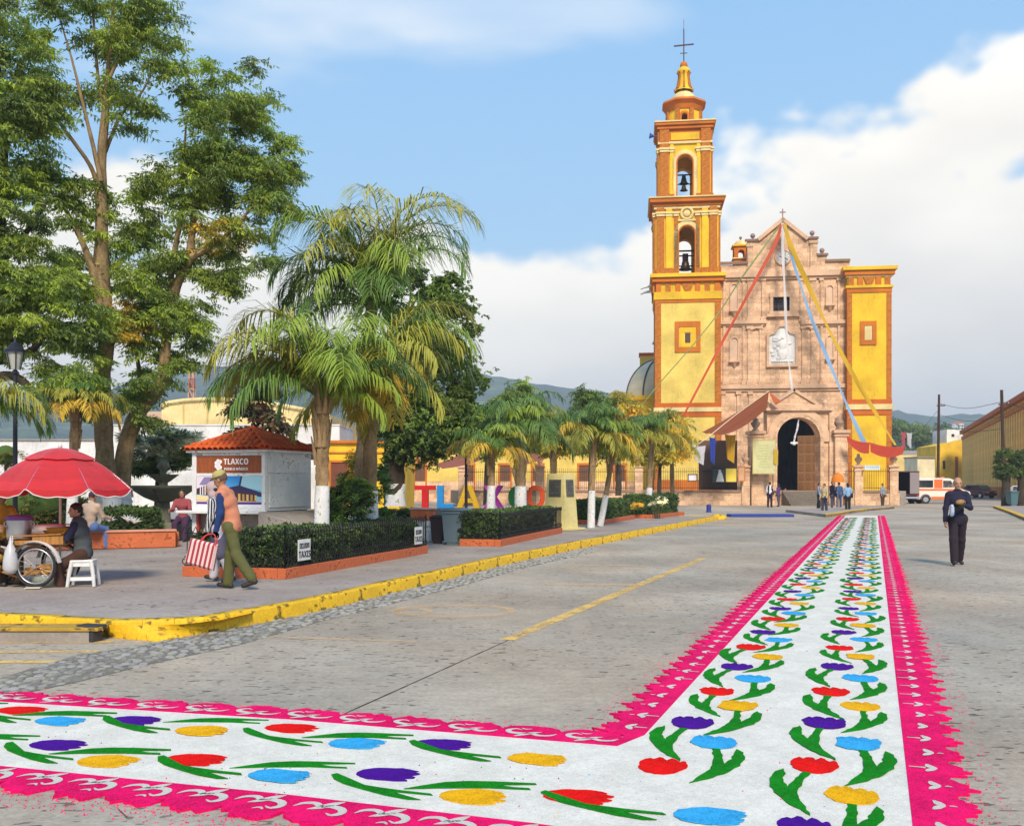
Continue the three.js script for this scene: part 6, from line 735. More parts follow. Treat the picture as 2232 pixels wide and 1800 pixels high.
{
  const d = 14.2, t = thing('food_cart', 'three wheeled wooden food cart with white mudguards under the red umbrella', 'cart', ON(60, d)), x = (p) => X(p, d) - X(60, d), y = (p) => Y(p, d) - PH, wd = mat([0.52, 0.24, 0.05], { map: T.wood, roughness: 0.65 });
  const wheel = (px, py, r, z) => { const w = part(t, 'wheel', moved(new THREE.TorusGeometry(r, 0.019, 8, 28), x(px), y(py), z), M.dark); part(w, 'rim', moved(new THREE.TorusGeometry(r - 0.035, 0.012, 6, 28), x(px), y(py), z), M.steel); part(w, 'spokes', [...Array(18)].map((_, k) => bar(V(x(px), y(py), z + (k % 2 ? 0.025 : -0.025)), V(x(px) + (r - 0.04) * Math.cos(k * 0.349), y(py) + (r - 0.04) * Math.sin(k * 0.349), z), 0.0025, 4)), M.steel, null, 'stuff'); part(w, 'hub', moved(new THREE.CylinderGeometry(0.03, 0.03, 0.09, 10), x(px), y(py), z, 0, Math.PI / 2), M.steel); };
  for (const [px, z] of [[102, 0.34], [104, -0.42]]) { wheel(px, 1228, 0.275, z); const g = [...Array(15)].map((_, i) => { const a = lerp(0.15, 2.95, i / 14), R = 0.335; return [V(x(px) + R * Math.cos(a), y(1228) + R * Math.sin(a), z - 0.055), V(x(px) + (R + 0.012) * Math.cos(a), y(1228) + (R + 0.012) * Math.sin(a), z), V(x(px) + R * Math.cos(a), y(1228) + R * Math.sin(a), z + 0.055)]; }); part(t, 'mudguard', [strip(g), strip(g.map((r) => r.map((p) => V(p.x + (p.x - x(px)) * 0.03, p.y + (p.y - y(1228)) * 0.03, p.z))))], M.white); }
  wheel(-8, 1234, 0.24, -0.05);
  part(t, 'cart_bed', bx2(x(50), y(1184), 0.28, x(158), y(1174), -0.36, 0.008), wd); part(t, 'side_board', bx2(x(92), y(1182), 0.30, x(158), y(1164), 0.275, 0.006), wd); part(t, 'side_board', bx2(x(92), y(1182), -0.36, x(158), y(1150), -0.385, 0.006), wd); part(t, 'tray_rail', [tube([[x(38), y(1165), 0.31], [x(90), y(1163), 0.31], [x(155), y(1160), 0.31]], 0.012, 6), tube([[x(74), y(1142), -0.37], [x(155), y(1144), -0.37]], 0.01, 6), tube([[x(155), y(1160), 0.31], [x(158), y(1146), 0.0], [x(155), y(1144), -0.37]], 0.01, 6)], wd); part(t, 'frame_tube', [tube([[x(10), y(1238), 0.2], [x(70), y(1250), 0.3], [x(100), y(1230), 0.34]], 0.016, 6), tube([[x(70), y(1252), 0.3], [x(112), y(1228), 0.36], [x(122), y(1226), 0.3]], 0.014, 6), tube([[x(-10), y(1200), -0.05], [x(40), y(1190), 0], [x(60), y(1180), 0]], 0.016, 6), tube([[x(-8), y(1234), -0.05], [x(-12), y(1170), -0.05], [x(-2), y(1150), -0.05]], 0.014, 6)], mat([0.42, 0.18, 0.05], { roughness: 0.5 })); part(t, 'front_mudguard', strip([...Array(11)].map((_, i) => { const a = lerp(0.4, 2.7, i / 10); return [V(x(-8) + 0.29 * Math.cos(a), y(1234) + 0.29 * Math.sin(a), 0.0), V(x(-8) + 0.30 * Math.cos(a), y(1234) + 0.30 * Math.sin(a), -0.1)]; })), M.white);
  const sg = (name, label, cat, geo, m, z = 0.1) => single(name, label, cat, geo, m, [X(60, d), PH, -d + 0], 0);
  const pot = thing('steel_pot', 'tall steel cooking pot with a blue and pink lid cloth on the food cart', 'pot', ON(60, d)); part(pot, 'pot_body', lathe([[0.01, y(1174)], [0.155, y(1174)], [0.165, y(1168)], [0.165, y(1128)], [0.175, y(1126)], [0.16, y(1125)]], 22, x(48), 0, 0.08), M.steel); part(pot, 'lid_cloth', [lathe([[0.18, y(1131)], [0.182, y(1124)], [0.15, y(1121)], [0.02, y(1119)]], 20, x(48), 0, 0.08)], mat([0.24, 0.10, 0.36], { map: T.cloth })); part(pot, 'handle', [-1, 1].map((s) => moved(new THREE.TorusGeometry(0.035, 0.008, 6, 12), x(48) + s * 0.18, y(1140), 0.08)), M.steel);
  const bk = thing('orange_basket', 'wide orange basket on the back of the food cart', 'basket', ON(60, d)); part(bk, 'basket_body', lathe([[0.16, y(1172)], [0.22, y(1160)], [0.27, y(1148)], [0.275, y(1146)], [0.25, y(1148)], [0.14, y(1168)]], 22, x(135), 0, 0.0), mat([0.70, 0.28, 0.02], { map: again(T.brick, 0.25), bumpMap: again(T.brick, 0.25), bumpScale: 0.01, roughness: 0.8 })); part(bk, 'paper_lining', lathe([[0.2, y(1152)], [0.22, y(1143)], [0.1, y(1140)], [0.02, y(1146)]], 9, x(110), 0, 0.05), mat([0.78, 0.56, 0.46]));
  const bag = thing('plastic_bag', 'white plastic bag hanging from the side rail of the food cart', 'bag', ON(60, d)), bm = mat([0.72, 0.74, 0.78], { cls: THREE.MeshPhysicalMaterial, roughness: 0.35, side: THREE.DoubleSide, transmission: 0.35, thickness: 0 }); part(bag, 'bag_body', [metric(lathe([[0.012, y(1166)], [0.02, y(1176)], [0.075, y(1194)], [0.10, y(1215)], [0.105, y(1232)], [0.06, y(1243)], [0.005, y(1244)]], 11, x(51), 0, 0.36).scale(1, 1, 1))], bm); part(bag, 'handle', tube([[x(47), y(1178), 0.36], [x(49), y(1164), 0.33], [x(52), y(1164), 0.33], [x(55), y(1178), 0.36]], 0.007, 5), bm); part(bag, 'bread', [ball(0.05, x(47), y(1233), 0.36), ball(0.055, x(56), y(1233), 0.37), ball(0.045, x(51), y(1226), 0.38)], mat([0.66, 0.46, 0.24]));
  const fw = thing('firewood', 'bundle of split orange firewood stacked beneath the food cart', 'firewood', ON(60, d)); const r = rng(4); for (let k = 0; k < 14; k++) part(fw, 'log', moved(box(0.34 + 0.2 * r(), 0.035, 0.045, 0, 0, 0, 0, 0.008), x(94 + r() * 26), y(1252 - (k % 6) * 4.6), 0.04 + 0.1 * r(), (r() - 0.5) * 0.5, 0, (r() - 0.5) * 0.4), mat([0.55 + 0.1 * r(), 0.25 + 0.08 * r(), 0.05], { map: T.wood })); const bu = thing('metal_bucket', 'pale green bucket under the wheel of the food cart', 'bucket', ON(60, d)); part(bu, 'bucket_body', lathe([[0.01, 0], [0.16, 0], [0.19, 0.16], [0.18, 0.16], [0.15, 0.02]], 18, x(104), 0, 0.08), mat([0.42, 0.47, 0.38], { roughness: 0.5 })); part(bu, 'bucket_rim', moved(new THREE.TorusGeometry(0.19, 0.008, 6, 20), x(104), 0.16, 0.08, 0, Math.PI / 2), M.steel);
  single('paper_sheet', 'flattened cardboard lying on the pavement before the food cart', 'cardboard', box(0.2, 0.012, 0.12, 0, 0.012, 0), mat([0.6, 0.56, 0.42]), ON(72, 13.75), 0.2);
  // yellow sacks at the frame edge
  const sk = thing('yellow_sacks', 'stack of yellow woven sacks beside the front wheel at the left edge', 'sacks', ON(60, d)); for (const [px, py, w, h] of [[-6, 1232, 0.2, 0.09], [0, 1212, 0.19, 0.09], [-4, 1192, 0.17, 0.1]]) part(sk, 'sack', metric(ball(1, x(px), y(py), 0.28, w, h, 0.16, 14)), mat([0.60, 0.36, 0.03], { map: again(T.brick, 0.2), roughness: 0.9 }));
}
// white plastic stool
{
  const d = 14.15, t = thing('plastic_stool', 'white plastic stool under the seated vendor', 'stool', ON(182, d), 0.2), h = Y(1217, d) - PH, w = 0.155; part(t, 'seat', box(w * 2, 0.035, w * 2, 0, h - 0.018, 0, 0, 0.014), M.white); for (const sx of [-1, 1]) for (const sz of [-1, 1]) part(t, 'leg', metric(limb([V(sx * w * 0.82, h - 0.03, sz * w * 0.82), V(sx * w * 1.0, h * 0.5, sz * w), V(sx * w * 1.14, 0, sz * w * 1.14)], [0.03, 0.028, 0.024], 6, 3)), M.white); part(t, 'stretcher', [-1, 1].map((s) => box(w * 2, 0.05, 0.012, 0, h * 0.3, s * w * 1.05)), M.white); part(t, 'apron', [-1, 1].flatMap((s) => [box(w * 1.8, 0.06, 0.012, 0, h - 0.06, s * w * 0.88), box(0.012, 0.06, w * 1.8, s * w * 0.88, h - 0.06, 0)]), M.white);
}
single('blue_bollard', 'short dark blue bollard on the pavement beyond the last hedge', 'bollard', lathe([[0.16, 0], [0.16, 0.05], [0.13, 0.08], [0.14, 0.38], [0.10, 0.46], [0.02, 0.48]], 14), paint([0.02, 0.03, 0.26]), [X(1545, 57.5), 0, -57.5]);
single('thin_mast', 'very thin tall mast rising behind the tallest palm', 'mast', [cyl(0.03, 0.012, 9.6, 0, 0, 0, 6), cyl(0.05, 0.05, 0.3, 0, 0, 0, 8)], mat([0.25, 0.27, 0.28]), ON(806, 27.5));

// ================= people =================
function sdfMesh(f, lo, hi, cell) {                                        // surface nets on a grid
  const n = [0, 1, 2].map((k) => Math.ceil((hi[k] - lo[k]) / cell) + 2), [nx, ny, nz] = n, val = new Float32Array(nx * ny * nz), id = (i, j, k) => (k * ny + j) * nx + i;
  for (let k = 0; k < nz; k++) for (let j = 0; j < ny; j++) for (let i = 0; i < nx; i++) val[id(i, j, k)] = f(lo[0] + i * cell, lo[1] + j * cell, lo[2] + k * cell);
  const vi = new Int32Array(nx * ny * nz).fill(-1), pos = [], idx = [], E = [[0, 1], [2, 3], [4, 5], [6, 7], [0, 2], [1, 3], [4, 6], [5, 7], [0, 4], [1, 5], [2, 6], [3, 7]];
  for (let k = 0; k + 1 < nz; k++) for (let j = 0; j + 1 < ny; j++) for (let i = 0; i + 1 < nx; i++) {
    const c = [0, 1, 2, 3, 4, 5, 6, 7].map((q) => val[id(i + (q & 1), j + ((q >> 1) & 1), k + (q >> 2))]); let s = 0; for (const v of c) if (v < 0) s++; if (!s || s === 8) continue;
    let x = 0, y = 0, z = 0, m = 0; for (const [a, b] of E) if ((c[a] < 0) !== (c[b] < 0)) { const t = c[a] / (c[a] - c[b]); x += lerp(a & 1, b & 1, t); y += lerp((a >> 1) & 1, (b >> 1) & 1, t); z += lerp(a >> 2, b >> 2, t); m++; }
    vi[id(i, j, k)] = pos.length / 3; pos.push(lo[0] + (i + x / m) * cell, lo[1] + (j + y / m) * cell, lo[2] + (k + z / m) * cell);
  }
  const quad = (a, b, c, d, fl) => { if (a < 0 || b < 0 || c < 0 || d < 0) return; fl ? idx.push(a, b, c, a, c, d) : idx.push(a, c, b, a, d, c); };
  for (let k = 1; k + 1 < nz; k++) for (let j = 1; j + 1 < ny; j++) for (let i = 1; i + 1 < nx; i++) {
    const v = val[id(i, j, k)] < 0;
    if (v !== val[id(i + 1, j, k)] < 0) quad(vi[id(i, j - 1, k - 1)], vi[id(i, j, k - 1)], vi[id(i, j, k)], vi[id(i, j - 1, k)], v);
    if (v !== val[id(i, j + 1, k)] < 0) quad(vi[id(i - 1, j, k - 1)], vi[id(i - 1, j, k)], vi[id(i, j, k)], vi[id(i, j, k - 1)], v);
    if (v !== val[id(i, j, k + 1)] < 0) quad(vi[id(i - 1, j - 1, k)], vi[id(i, j - 1, k)], vi[id(i, j, k)], vi[id(i - 1, j, k)], v);
  }
  const g = new THREE.BufferGeometry(); g.setAttribute('position', new THREE.Float32BufferAttribute(pos, 3)); g.setIndex(idx); g.computeVertexNormals(); return g;
}
function cap(x, y, z, a, b, ra, rb) { const bx = b.x - a.x, by = b.y - a.y, bz = b.z - a.z, px = x - a.x, py = y - a.y, pz = z - a.z, t = clamp((px * bx + py * by + pz * bz) / (bx * bx + by * by + bz * bz + 1e-9), 0, 1), dx = px - bx * t, dy = py - by * t, dz = pz - bz * t; return Math.sqrt(dx * dx + dy * dy + dz * dz) - lerp(ra, rb, t); }
const smin = (a, b, k) => { const h = clamp(0.5 + 0.5 * (b - a) / k, 0, 1); return lerp(b, a, h) - k * h * (1 - h); };
function bonesMesh(B, cell, k = 0.03, extra = null) {
  const lo = [9, 9, 9], hi = [-9, -9, -9]; for (const [a, b, r, s] of B) for (const p of [a, b]) { const R = Math.max(r, s) + 0.03; ['x', 'y', 'z'].forEach((c, i) => { lo[i] = Math.min(lo[i], p[c] - R); hi[i] = Math.max(hi[i], p[c] + R); }); }
  return sdfMesh((x, y, z) => { let d = 9; for (const [a, b, r, s] of B) d = smin(d, cap(x, y, z, a, b, r, s), k); return extra ? extra(d, x, y, z) : d; }, lo, hi, cell);
}
const ell = (x, y, z, rx, ry, rz) => { const k = Math.sqrt(x * x / rx / rx + y * y / ry / ry + z * z / rz / rz), m = Math.sqrt(x * x / rx ** 4 + y * y / ry ** 4 + z * z / rz ** 4); return m < 1e-6 ? -rx : k * (k - 1) / m; };
const HEADF = (x, y, z) => {                                               // face towards +z
  let d = ell(x, y - 0.025, z + 0.012, 0.076, 0.098, 0.095); d = smin(d, ell(x, y + 0.045, z - 0.025, 0.056, 0.066, 0.062), 0.03); d = smin(d, ell(x, y + 0.092, z - 0.056, 0.026, 0.018, 0.022), 0.02);
  d = smin(d, cap(x, y, z, V(0, 0.012, 0.086), V(0, -0.026, 0.103), 0.009, 0.014), 0.012); d = smin(d, cap(x, y, z, V(-0.035, 0.03, 0.074), V(0.035, 0.03, 0.074), 0.013, 0.013), 0.02);
  const s = Math.abs(x); d = Math.max(d, -(Math.hypot(s - 0.031, y - 0.006, z - 0.093) - 0.015)); d = smin(d, ell(s - 0.08, y + 0.005, z + 0.005, 0.010, 0.030, 0.019), 0.01); d = smin(d, cap(x, y, z, V(-0.018, -0.056, 0.083), V(0.018, -0.056, 0.083), 0.0075, 0.0075), 0.008); return d;
};
const HEAD = sdfMesh(HEADF, [-0.11, -0.13, -0.13], [0.11, 0.15, 0.13], 0.0065);
const HAIRS = { short: sdfMesh((x, y, z) => Math.max(ell(x, y - 0.03, z + 0.016, 0.084, 0.106, 0.103), -(ell(x, y + 0.02, z - 0.09, 0.12, 0.085, 0.09)), -(y + 0.03 + Math.max(0, z) * 0.8)), [-0.12, -0.13, -0.15], [0.12, 0.17, 0.13], 0.009), long: sdfMesh((x, y, z) => Math.max(smin(ell(x, y - 0.03, z + 0.018, 0.088, 0.108, 0.105), ell(x, y + 0.06, z + 0.06, 0.07, 0.14, 0.055), 0.04), -(ell(x, y + 0.02, z - 0.085, 0.075, 0.082, 0.08))), [-0.13, -0.24, -0.16], [0.13, 0.17, 0.13], 0.009), ring: sdfMesh((x, y, z) => Math.max(ell(x, y - 0.01, z + 0.016, 0.085, 0.075, 0.103), -(ell(x, y + 0.02, z - 0.09, 0.12, 0.15, 0.1)), -(y + 0.045), y - 0.055), [-0.12, -0.1, -0.15], [0.12, 0.1, 0.1], 0.008) };
function handGeo(curl) {                                                   // wrist at 0, fingers towards -y, palm towards +x, thumb towards +z
  const B = [[V(0, -0.005, 0), V(0, -0.05, 0.0), 0.024, 0.026], [V(0, -0.06, -0.028), V(0, -0.062, 0.026), 0.015, 0.016], [V(0, -0.03, -0.018), V(0, -0.03, 0.016), 0.018, 0.018]], len = [0.065, 0.078, 0.083, 0.075], r = 0.0088;
  [-0.031, -0.011, 0.010, 0.030].forEach((z, i) => { let p = V(0, -0.078, z), a = curl * 0.35 + 0.12, L = len[i] * 0.45; for (const [k, w] of [[1, 1], [0.75, 0.92], [0.5, 0.82]]) { const e = p.clone().add(V(Math.sin(a) * L * k, -Math.cos(a) * L * k, (z) * 0.12)); B.push([p, e, r * w, r * w * 0.92]); p = e; a += curl * 0.75 + 0.12; } });
  let p = V(0.004, -0.03, 0.026); for (const [dx, dy, dz] of [[0.012, -0.022, 0.020], [0.012 + curl * 0.01, -0.026, 0.006 - curl * 0.01], [0.012 + curl * 0.008, -0.018, -0.002]]) { const e = p.clone().add(V(dx, dy, dz)); B.push([p, e, 0.0105, 0.009]); p = e; }
  return bonesMesh(B, 0.0048, 0.008);
}
const HANDS = { relaxed: handGeo(0.45), grip: handGeo(1.25) };
const flip = (g) => { const q = g.clone().scale(-1, 1, 1), i = q.index.array; for (let k = 0; k < i.length; k += 3) { const t = i[k]; i[k] = i[k + 1]; i[k + 1] = t; } q.computeVertexNormals(); return q; };
const SKIN = [[0.42, 0.22, 0.13], [0.36, 0.18, 0.10], [0.48, 0.27, 0.17]].map((c) => mat(c, { roughness: 0.6 })), EYE_M = mat([0.02, 0.015, 0.012], { roughness: 0.3 }), LIP = mat([0.30, 0.10, 0.08], { roughness: 0.6 });
const fab = (c, o = {}) => mat(c, { map: T.cloth, roughness: 0.9, ...o });
// pose: lean, turn; arms [swing forward, out, elbow]; legs [swing forward, knee, out]; garments [material, what it covers]
const garment = (B, cell, k, extra) => { const a = cell < 0.02 ? 0.009 : 0.005; return metric(bonesMesh(B, cell, k, (d, x, y, z) => { if (d > 0.05) return d; const e = d + a * (noise3(x * 11 + 3, y * 16 + z * 9, z * 11) + 0.6 * noise3(x * 24, y * 30 + x * 10, z * 24) - 0.8); return extra ? extra(e, x, y, z) : e; })); };
function person(label, pos, turn, o) {
  const t = thing('person', label, 'person', pos, turn, o.group), S = (o.h ?? 1.68) / 1.72, cell = o.fine ? 0.014 : 0.03, v = (x, y, z) => V(x * S, y * S, z * S), sit = o.sit ?? 0, w = o.wide ?? 1;
  const lean = o.lean ?? 0, bend = (p) => { const a = lean * clamp((p.y / S - 0.9) / 0.55, 0.35, 1), y = p.y - 0.92 * S; return V(p.x, 0.92 * S + y * Math.cos(a) - p.z * Math.sin(a), p.z * Math.cos(a) + y * Math.sin(a)); };
  const J = { pel: v(0, 0.95, 0), waist: bend(v(0, 1.08, 0)), chest: bend(v(0, 1.27, 0.01)), neck: bend(v(0, 1.45, -0.005)), hip: [-1, 1].map((s) => v(s * 0.085 * w, 0.90, 0)), sh: [-1, 1].map((s) => bend(v(s * 0.175 * w, 1.385, 0))) };
  const hd = J.neck.clone().add(v(0, 0.155, 0.03 + Math.sin(lean) * 0.08)), arm = [], leg = [];
  for (const k of [0, 1]) { const s = k ? 1 : -1, [sw, out, el, inn = 0] = o.arms[k], e = J.sh[k].clone().add(v(s * Math.sin(out) * 0.28, -Math.cos(sw) * Math.cos(out) * 0.28, Math.sin(sw) * 0.28)), a2 = sw + el, wr = e.clone().add(v(s * (Math.sin(out) * 0.4 - inn) * 0.25, -Math.cos(a2) * 0.25, Math.sin(a2) * 0.25)); arm.push([J.sh[k], e, wr]);
    const [hs, kn, lo = 0.03] = o.legs[k], kp = J.hip[k].clone().add(v(s * lo * 0.42, -Math.cos(hs) * 0.42, Math.sin(hs) * 0.42)), b2 = hs - kn, an = kp.clone().add(v(0, -Math.cos(b2) * 0.42, Math.sin(b2) * 0.42)), fa = o.feet?.[k] ?? Math.max(-0.9, b2), toe = an.clone().add(v(s * 0.02, -0.035 + Math.sin(fa) * 0.12, Math.cos(fa) * 0.15)); leg.push([J.hip[k], kp, an, toe, an.clone().add(v(0, -0.04, -0.045))]); }
  const lowest = Math.min(...leg.flatMap((l) => [l[3].y, l[4].y])) - 0.037 * S, dy = sit ? 0 : -lowest; t.position.y += dy; if (sit) t.position.y += sit - 0.80 * S;
  const R = (x) => x * S, g = (o.girth ?? 1), torso = (e) => [[J.hip[0].clone().lerp(J.hip[1], 0.15), J.hip[1].clone().lerp(J.hip[0], 0.15), R(0.098 * g) + e, R(0.098 * g) + e], [J.pel, J.waist, R(0.108 * g) + e, R(0.102 * g) + e], [J.waist, J.chest, R(0.102 * g) + e, R(0.108) + e], [J.chest.clone().add(v(-0.065 * w, 0, 0)), J.chest.clone().add(v(0.065 * w, 0, 0)), R(0.10) + e, R(0.10) + e], [J.sh[0].clone().lerp(J.sh[1], 0.1), J.sh[0].clone().lerp(J.sh[1], 0.9), R(0.064) + e, R(0.064) + e], [J.chest, J.neck, R(0.09) + e, R(0.058) + e]];
  const armB = (e, part_ = 2) => arm.flatMap(([a, b, c]) => part_ === 1 ? [[a, b.clone().lerp(a, 0.25), R(0.052) + e, R(0.046) + e]] : [[a, b, R(0.052) + e, R(0.041) + e], [b, c, R(0.041) + e, R(0.029) + e]]), legB = (e) => leg.flatMap(([a, b, c]) => [[a, b, R(0.088 * g) + e, R(0.058) + e], [b, c, R(0.058) + e, R(0.04) + e]]);
  const foot = (e) => leg.flatMap(([, , c, d, h]) => [[c, h, R(0.036) + e, R(0.033) + e], [h, d, R(0.034) + e, R(0.030) + e]]);
  // body: one surface with head and hands
  const yaw = o.look ?? 0, hm = (q) => q.clone().applyMatrix4(new THREE.Matrix4().compose(hd, new THREE.Quaternion().setFromEuler(new THREE.Euler((o.nod ?? 0) + lean * 0.25, yaw, 0, 'YXZ')), V(S, S, S)));
  const hands = arm.map(([, b, c], k) => { const d = c.clone().sub(b).normalize(), x = V(k ? -1 : 1, 0, 0), z = x.clone().cross(d.clone().negate()).normalize(), xx = d.clone().negate().cross(z).normalize(); return (k ? flip(HANDS[o.hands?.[k] ?? 'relaxed']) : HANDS[o.hands?.[k] ?? 'relaxed'].clone()).applyMatrix4(new THREE.Matrix4().makeBasis(V(1, 0, 0), V(0, 1, 0), V(0, 0, 1)).multiply(new THREE.Matrix4().makeBasis(k ? xx.clone().negate() : xx, d.clone().negate(), z)).scale(V(S, S, S)).setPosition(c.clone().addScaledVector(d, -0.005))); });
  part(t, 'body', [bonesMesh([...torso(-0.02), ...armB(-0.006), ...legB(-0.012), ...foot(-0.01), [J.neck.clone().add(v(0, -0.05, 0)), hd.clone().add(v(0, -0.02, -0.015)), R(0.052), R(0.05)]], cell), hm(HEAD), ...hands], SKIN[o.skin ?? 0]);
  if (o.fine || o.face) { part(t, 'eyes', hm(merge([-1, 1].map((s) => ball(0.012, s * 0.031, 0.006, 0.078, 1, 0.75, 0.6, 8)))), EYE_M); part(t, 'mouth', hm(box(0.03, 0.006, 0.008, 0, -0.056, 0.0895, 0, 0.002)), LIP); }
  part(t, 'trousers', garment([...legB(0.016), [J.hip[0], J.hip[1], R(0.108 * g) + 0.012, R(0.108 * g) + 0.012], ...leg.map(([, b, c]) => [b, c.clone().lerp(b, 0.04), R(0.06) + 0.018, R(0.052) + 0.02])], cell, 0.03), o.trousers);
  part(t, 'shoes', bonesMesh(foot(0.006), Math.min(cell, 0.018), 0.015, (d, x, y, z) => d), o.shoes ?? mat([0.03, 0.022, 0.02], { roughness: 0.5 }));
  if (o.skirt) part(t, 'skirt', garment([[J.waist, J.pel, R(0.13), R(0.15)], ...leg.map(([a, b]) => [J.pel, b, R(0.14), R(0.13)])], cell, 0.06), o.skirt);
  const hem = J.pel.clone().add(v(0, -(o.hem ?? 0.06) - 0.04, 0)), hemB = (e) => [[hem.clone().add(v(-0.055, 0.06, 0)), hem.clone().add(v(0.055, 0.06, 0)), R(0.097 * g) + e, R(0.097 * g) + e], [hem.clone().add(v(-0.055, -0.08, 0)), hem.clone().add(v(0.055, -0.08, 0)), R(0.10 * g) + e, R(0.10 * g) + e]], cut = (d, x, y, z) => Math.max(d, hem.y - y);
  part(t, o.topName ?? 'shirt', garment([...torso(0.014), ...(o.short ? armB(0.012, 1) : armB(0.012)), ...hemB(0.014)], cell, 0.03, cut), o.top);
  if (o.vest) part(t, 'vest', garment([...torso(0.028), ...hemB(0.03)], cell, 0.03, cut), o.vest);
  if (o.hair) part(t, 'hair', hm(HAIRS[o.hair]), o.hairM ?? mat([0.015, 0.012, 0.011], { roughness: 0.6 }));
  if (o.hat) part(t, 'hat', hm(o.hat[0]), o.hat[1]);
  return { t, J, arm, hd, S };
}
const HAT = { cap: merge([lathe([[0.093, 0.05], [0.10, 0.075], [0.095, 0.115], [0.06, 0.145], [0.005, 0.152]], 18, 0, 0, -0.01), moved(ball(0.085, 0, 0, 0, 0.95, 0.10, 0.75, 14), 0, 0.062, 0.085, 0, 0.15)]), straw: merge([lathe([[0.24, 0.045], [0.2, 0.058], [0.11, 0.066], [0.095, 0.075], [0.092, 0.13], [0.075, 0.158], [0.03, 0.165], [0.005, 0.16]], 24, 0, 0, -0.01), lathe([[0.24, 0.045], [0.2, 0.05], [0.1, 0.058]], 24, 0, 0, -0.01)]), scarf: sdfMesh((x, y, z) => Math.max(smin(ell(x, y - 0.03, z + 0.018, 0.092, 0.112, 0.11), ell(x, y + 0.1, z + 0.03, 0.1, 0.09, 0.09), 0.05), -(ell(x, y + 0.01, z - 0.09, 0.07, 0.09, 0.085))), [-0.14, -0.22, -0.17], [0.14, 0.17, 0.13], 0.01) };
const denim = fab([0.06, 0.09, 0.20]), black = fab([0.016, 0.014, 0.018]), navy = fab([0.018, 0.022, 0.07]);
const stripes = (a, b, n) => { const cv = document.createElement('canvas'); cv.width = cv.height = 64; const c = cv.getContext('2d'); c.fillStyle = a; c.fillRect(0, 0, 64, 64); c.fillStyle = b; for (let i = 0; i < n; i++) c.fillRect(i * 64 / n, 0, 32 / n, 64); const t = new THREE.CanvasTexture(cv); t.colorSpace = THREE.SRGBColorSpace; t.wrapS = t.wrapT = THREE.RepeatWrapping; t.repeat.set(n, n); return t; };
// old man with shopping bag, walking to the left past the kiosk
{
  const d = 13.75, P = person('stooped old man in a peach vest and cap walking with a striped shopping bag', ON(505, d), -Math.PI / 2 - 0.12, { h: 1.60, fine: 1, lean: 0.25, nod: 0.32, wide: 0.85, girth: 0.92, hem: 0.08, arms: [[-0.22, 0.12, 0.30], [0.02, 0.08, 0.22]], hands: ['grip', 'grip'], legs: [[0.14, 0.06], [-0.26, 0.34]], feet: [0.05, -0.6], trousers: fab([0.12, 0.125, 0.035]), top: fab([0.012, 0.045, 0.18]), topName: 'sweater', vest: fab([0.70, 0.27, 0.15]), hair: 'short', hairM: mat([0.10, 0.06, 0.04]), hat: [HAT.cap, fab([0.52, 0.47, 0.16])], skin: 1 });
  const hL = P.arm[0][2], w = P.t.localToWorld(P.arm[0][2].clone()); P.t.updateMatrixWorld(true);
  const at0 = P.t.localToWorld(P.arm[1][2].clone()), b0 = at0.z > P.t.localToWorld(P.arm[0][2].clone()).z ? at0 : P.t.localToWorld(P.arm[0][2].clone());
  const bt = thing('shopping_bag', 'red and white striped shopping bag carried by the old man', 'bag', [b0.x - 0.10, b0.y - 0.09, b0.z + 0.02], 0), sm = mat([0.85, 0.85, 0.85], { map: stripes('#e9c9c4', '#a8323e', 1), roughness: 0.7 }); sm.map.repeat.set(16, 16);
  part(bt, 'bag_body', moved(ext([[-0.20, -0.40], [0.20, -0.42], [0.19, -0.06], [-0.19, -0.05]], 0.13, { bevel: 0.03 }), -0.03, 0, 0.06, 0, 0, -0.22), sm); part(bt, 'handles', [0.05, -0.05].map((z) => tube([[-0.12, -0.08, z], [-0.02, 0.03, z * 0.5], [0.09, 0.04, z * 0.4], [0.12, -0.12, z]], 0.008, 5)), mat([0.62, 0.05, 0.06]));
}
person('woman in a dark patterned top walking half hidden behind the old man', ON(480, 14.7), -Math.PI / 2 - 0.1, { h: 1.45, fine: 1, lean: 0.22, arms: [[0.15, 0.1, 0.5], [0.0, 0.1, 0.3]], legs: [[0.24, 0.1], [-0.18, 0.2]], trousers: fab([0.62, 0.60, 0.66]), top: mat([0.9, 0.9, 0.9], { map: stripes('#d8d8da', '#1c1c24', 5), roughness: 0.9 }), skirt: fab([0.10, 0.10, 0.16]), hair: 'long', hat: [HAT.scarf, fab([0.55, 0.42, 0.42])], skin: 0 });
person('vendor with short black hair and grey vest sitting on the white stool beside the cart', ON(181, 14.2), -Math.PI / 2 + 0.15, { h: 1.5, fine: 1, sit: 0.36, lean: 0.16, nod: -0.02, look: 0.45, arms: [[0.62, 0.16, 0.75], [0.55, 0.12, 0.8]], hands: ['grip', 'relaxed'], legs: [[1.12, 1.05, 0.16], [1.02, 1.2, 0.1]], feet: [0.05, 0.05], trousers: fab([0.07, 0.03, 0.02]), top: fab([0.014, 0.016, 0.05]), vest: fab([0.075, 0.09, 0.10]), hair: 'short', skin: 2 });
person('person in a beige top and jeans seen from behind, sitting on the flower bed wall', [X(192, 21.8), PH, -21.9], Math.PI - 0.2, { h: 1.6, fine: 1, sit: 0.41, lean: 0.12, nod: 0.3, arms: [[0.5, 0.12, 0.9], [0.5, 0.12, 0.9]], legs: [[1.4, 1.4, 0.1], [1.4, 1.4, 0.1]], trousers: fab([0.16, 0.26, 0.55]), top: fab([0.72, 0.52, 0.38]), hair: 'short', hairM: mat([0.05, 0.015, 0.02]) });
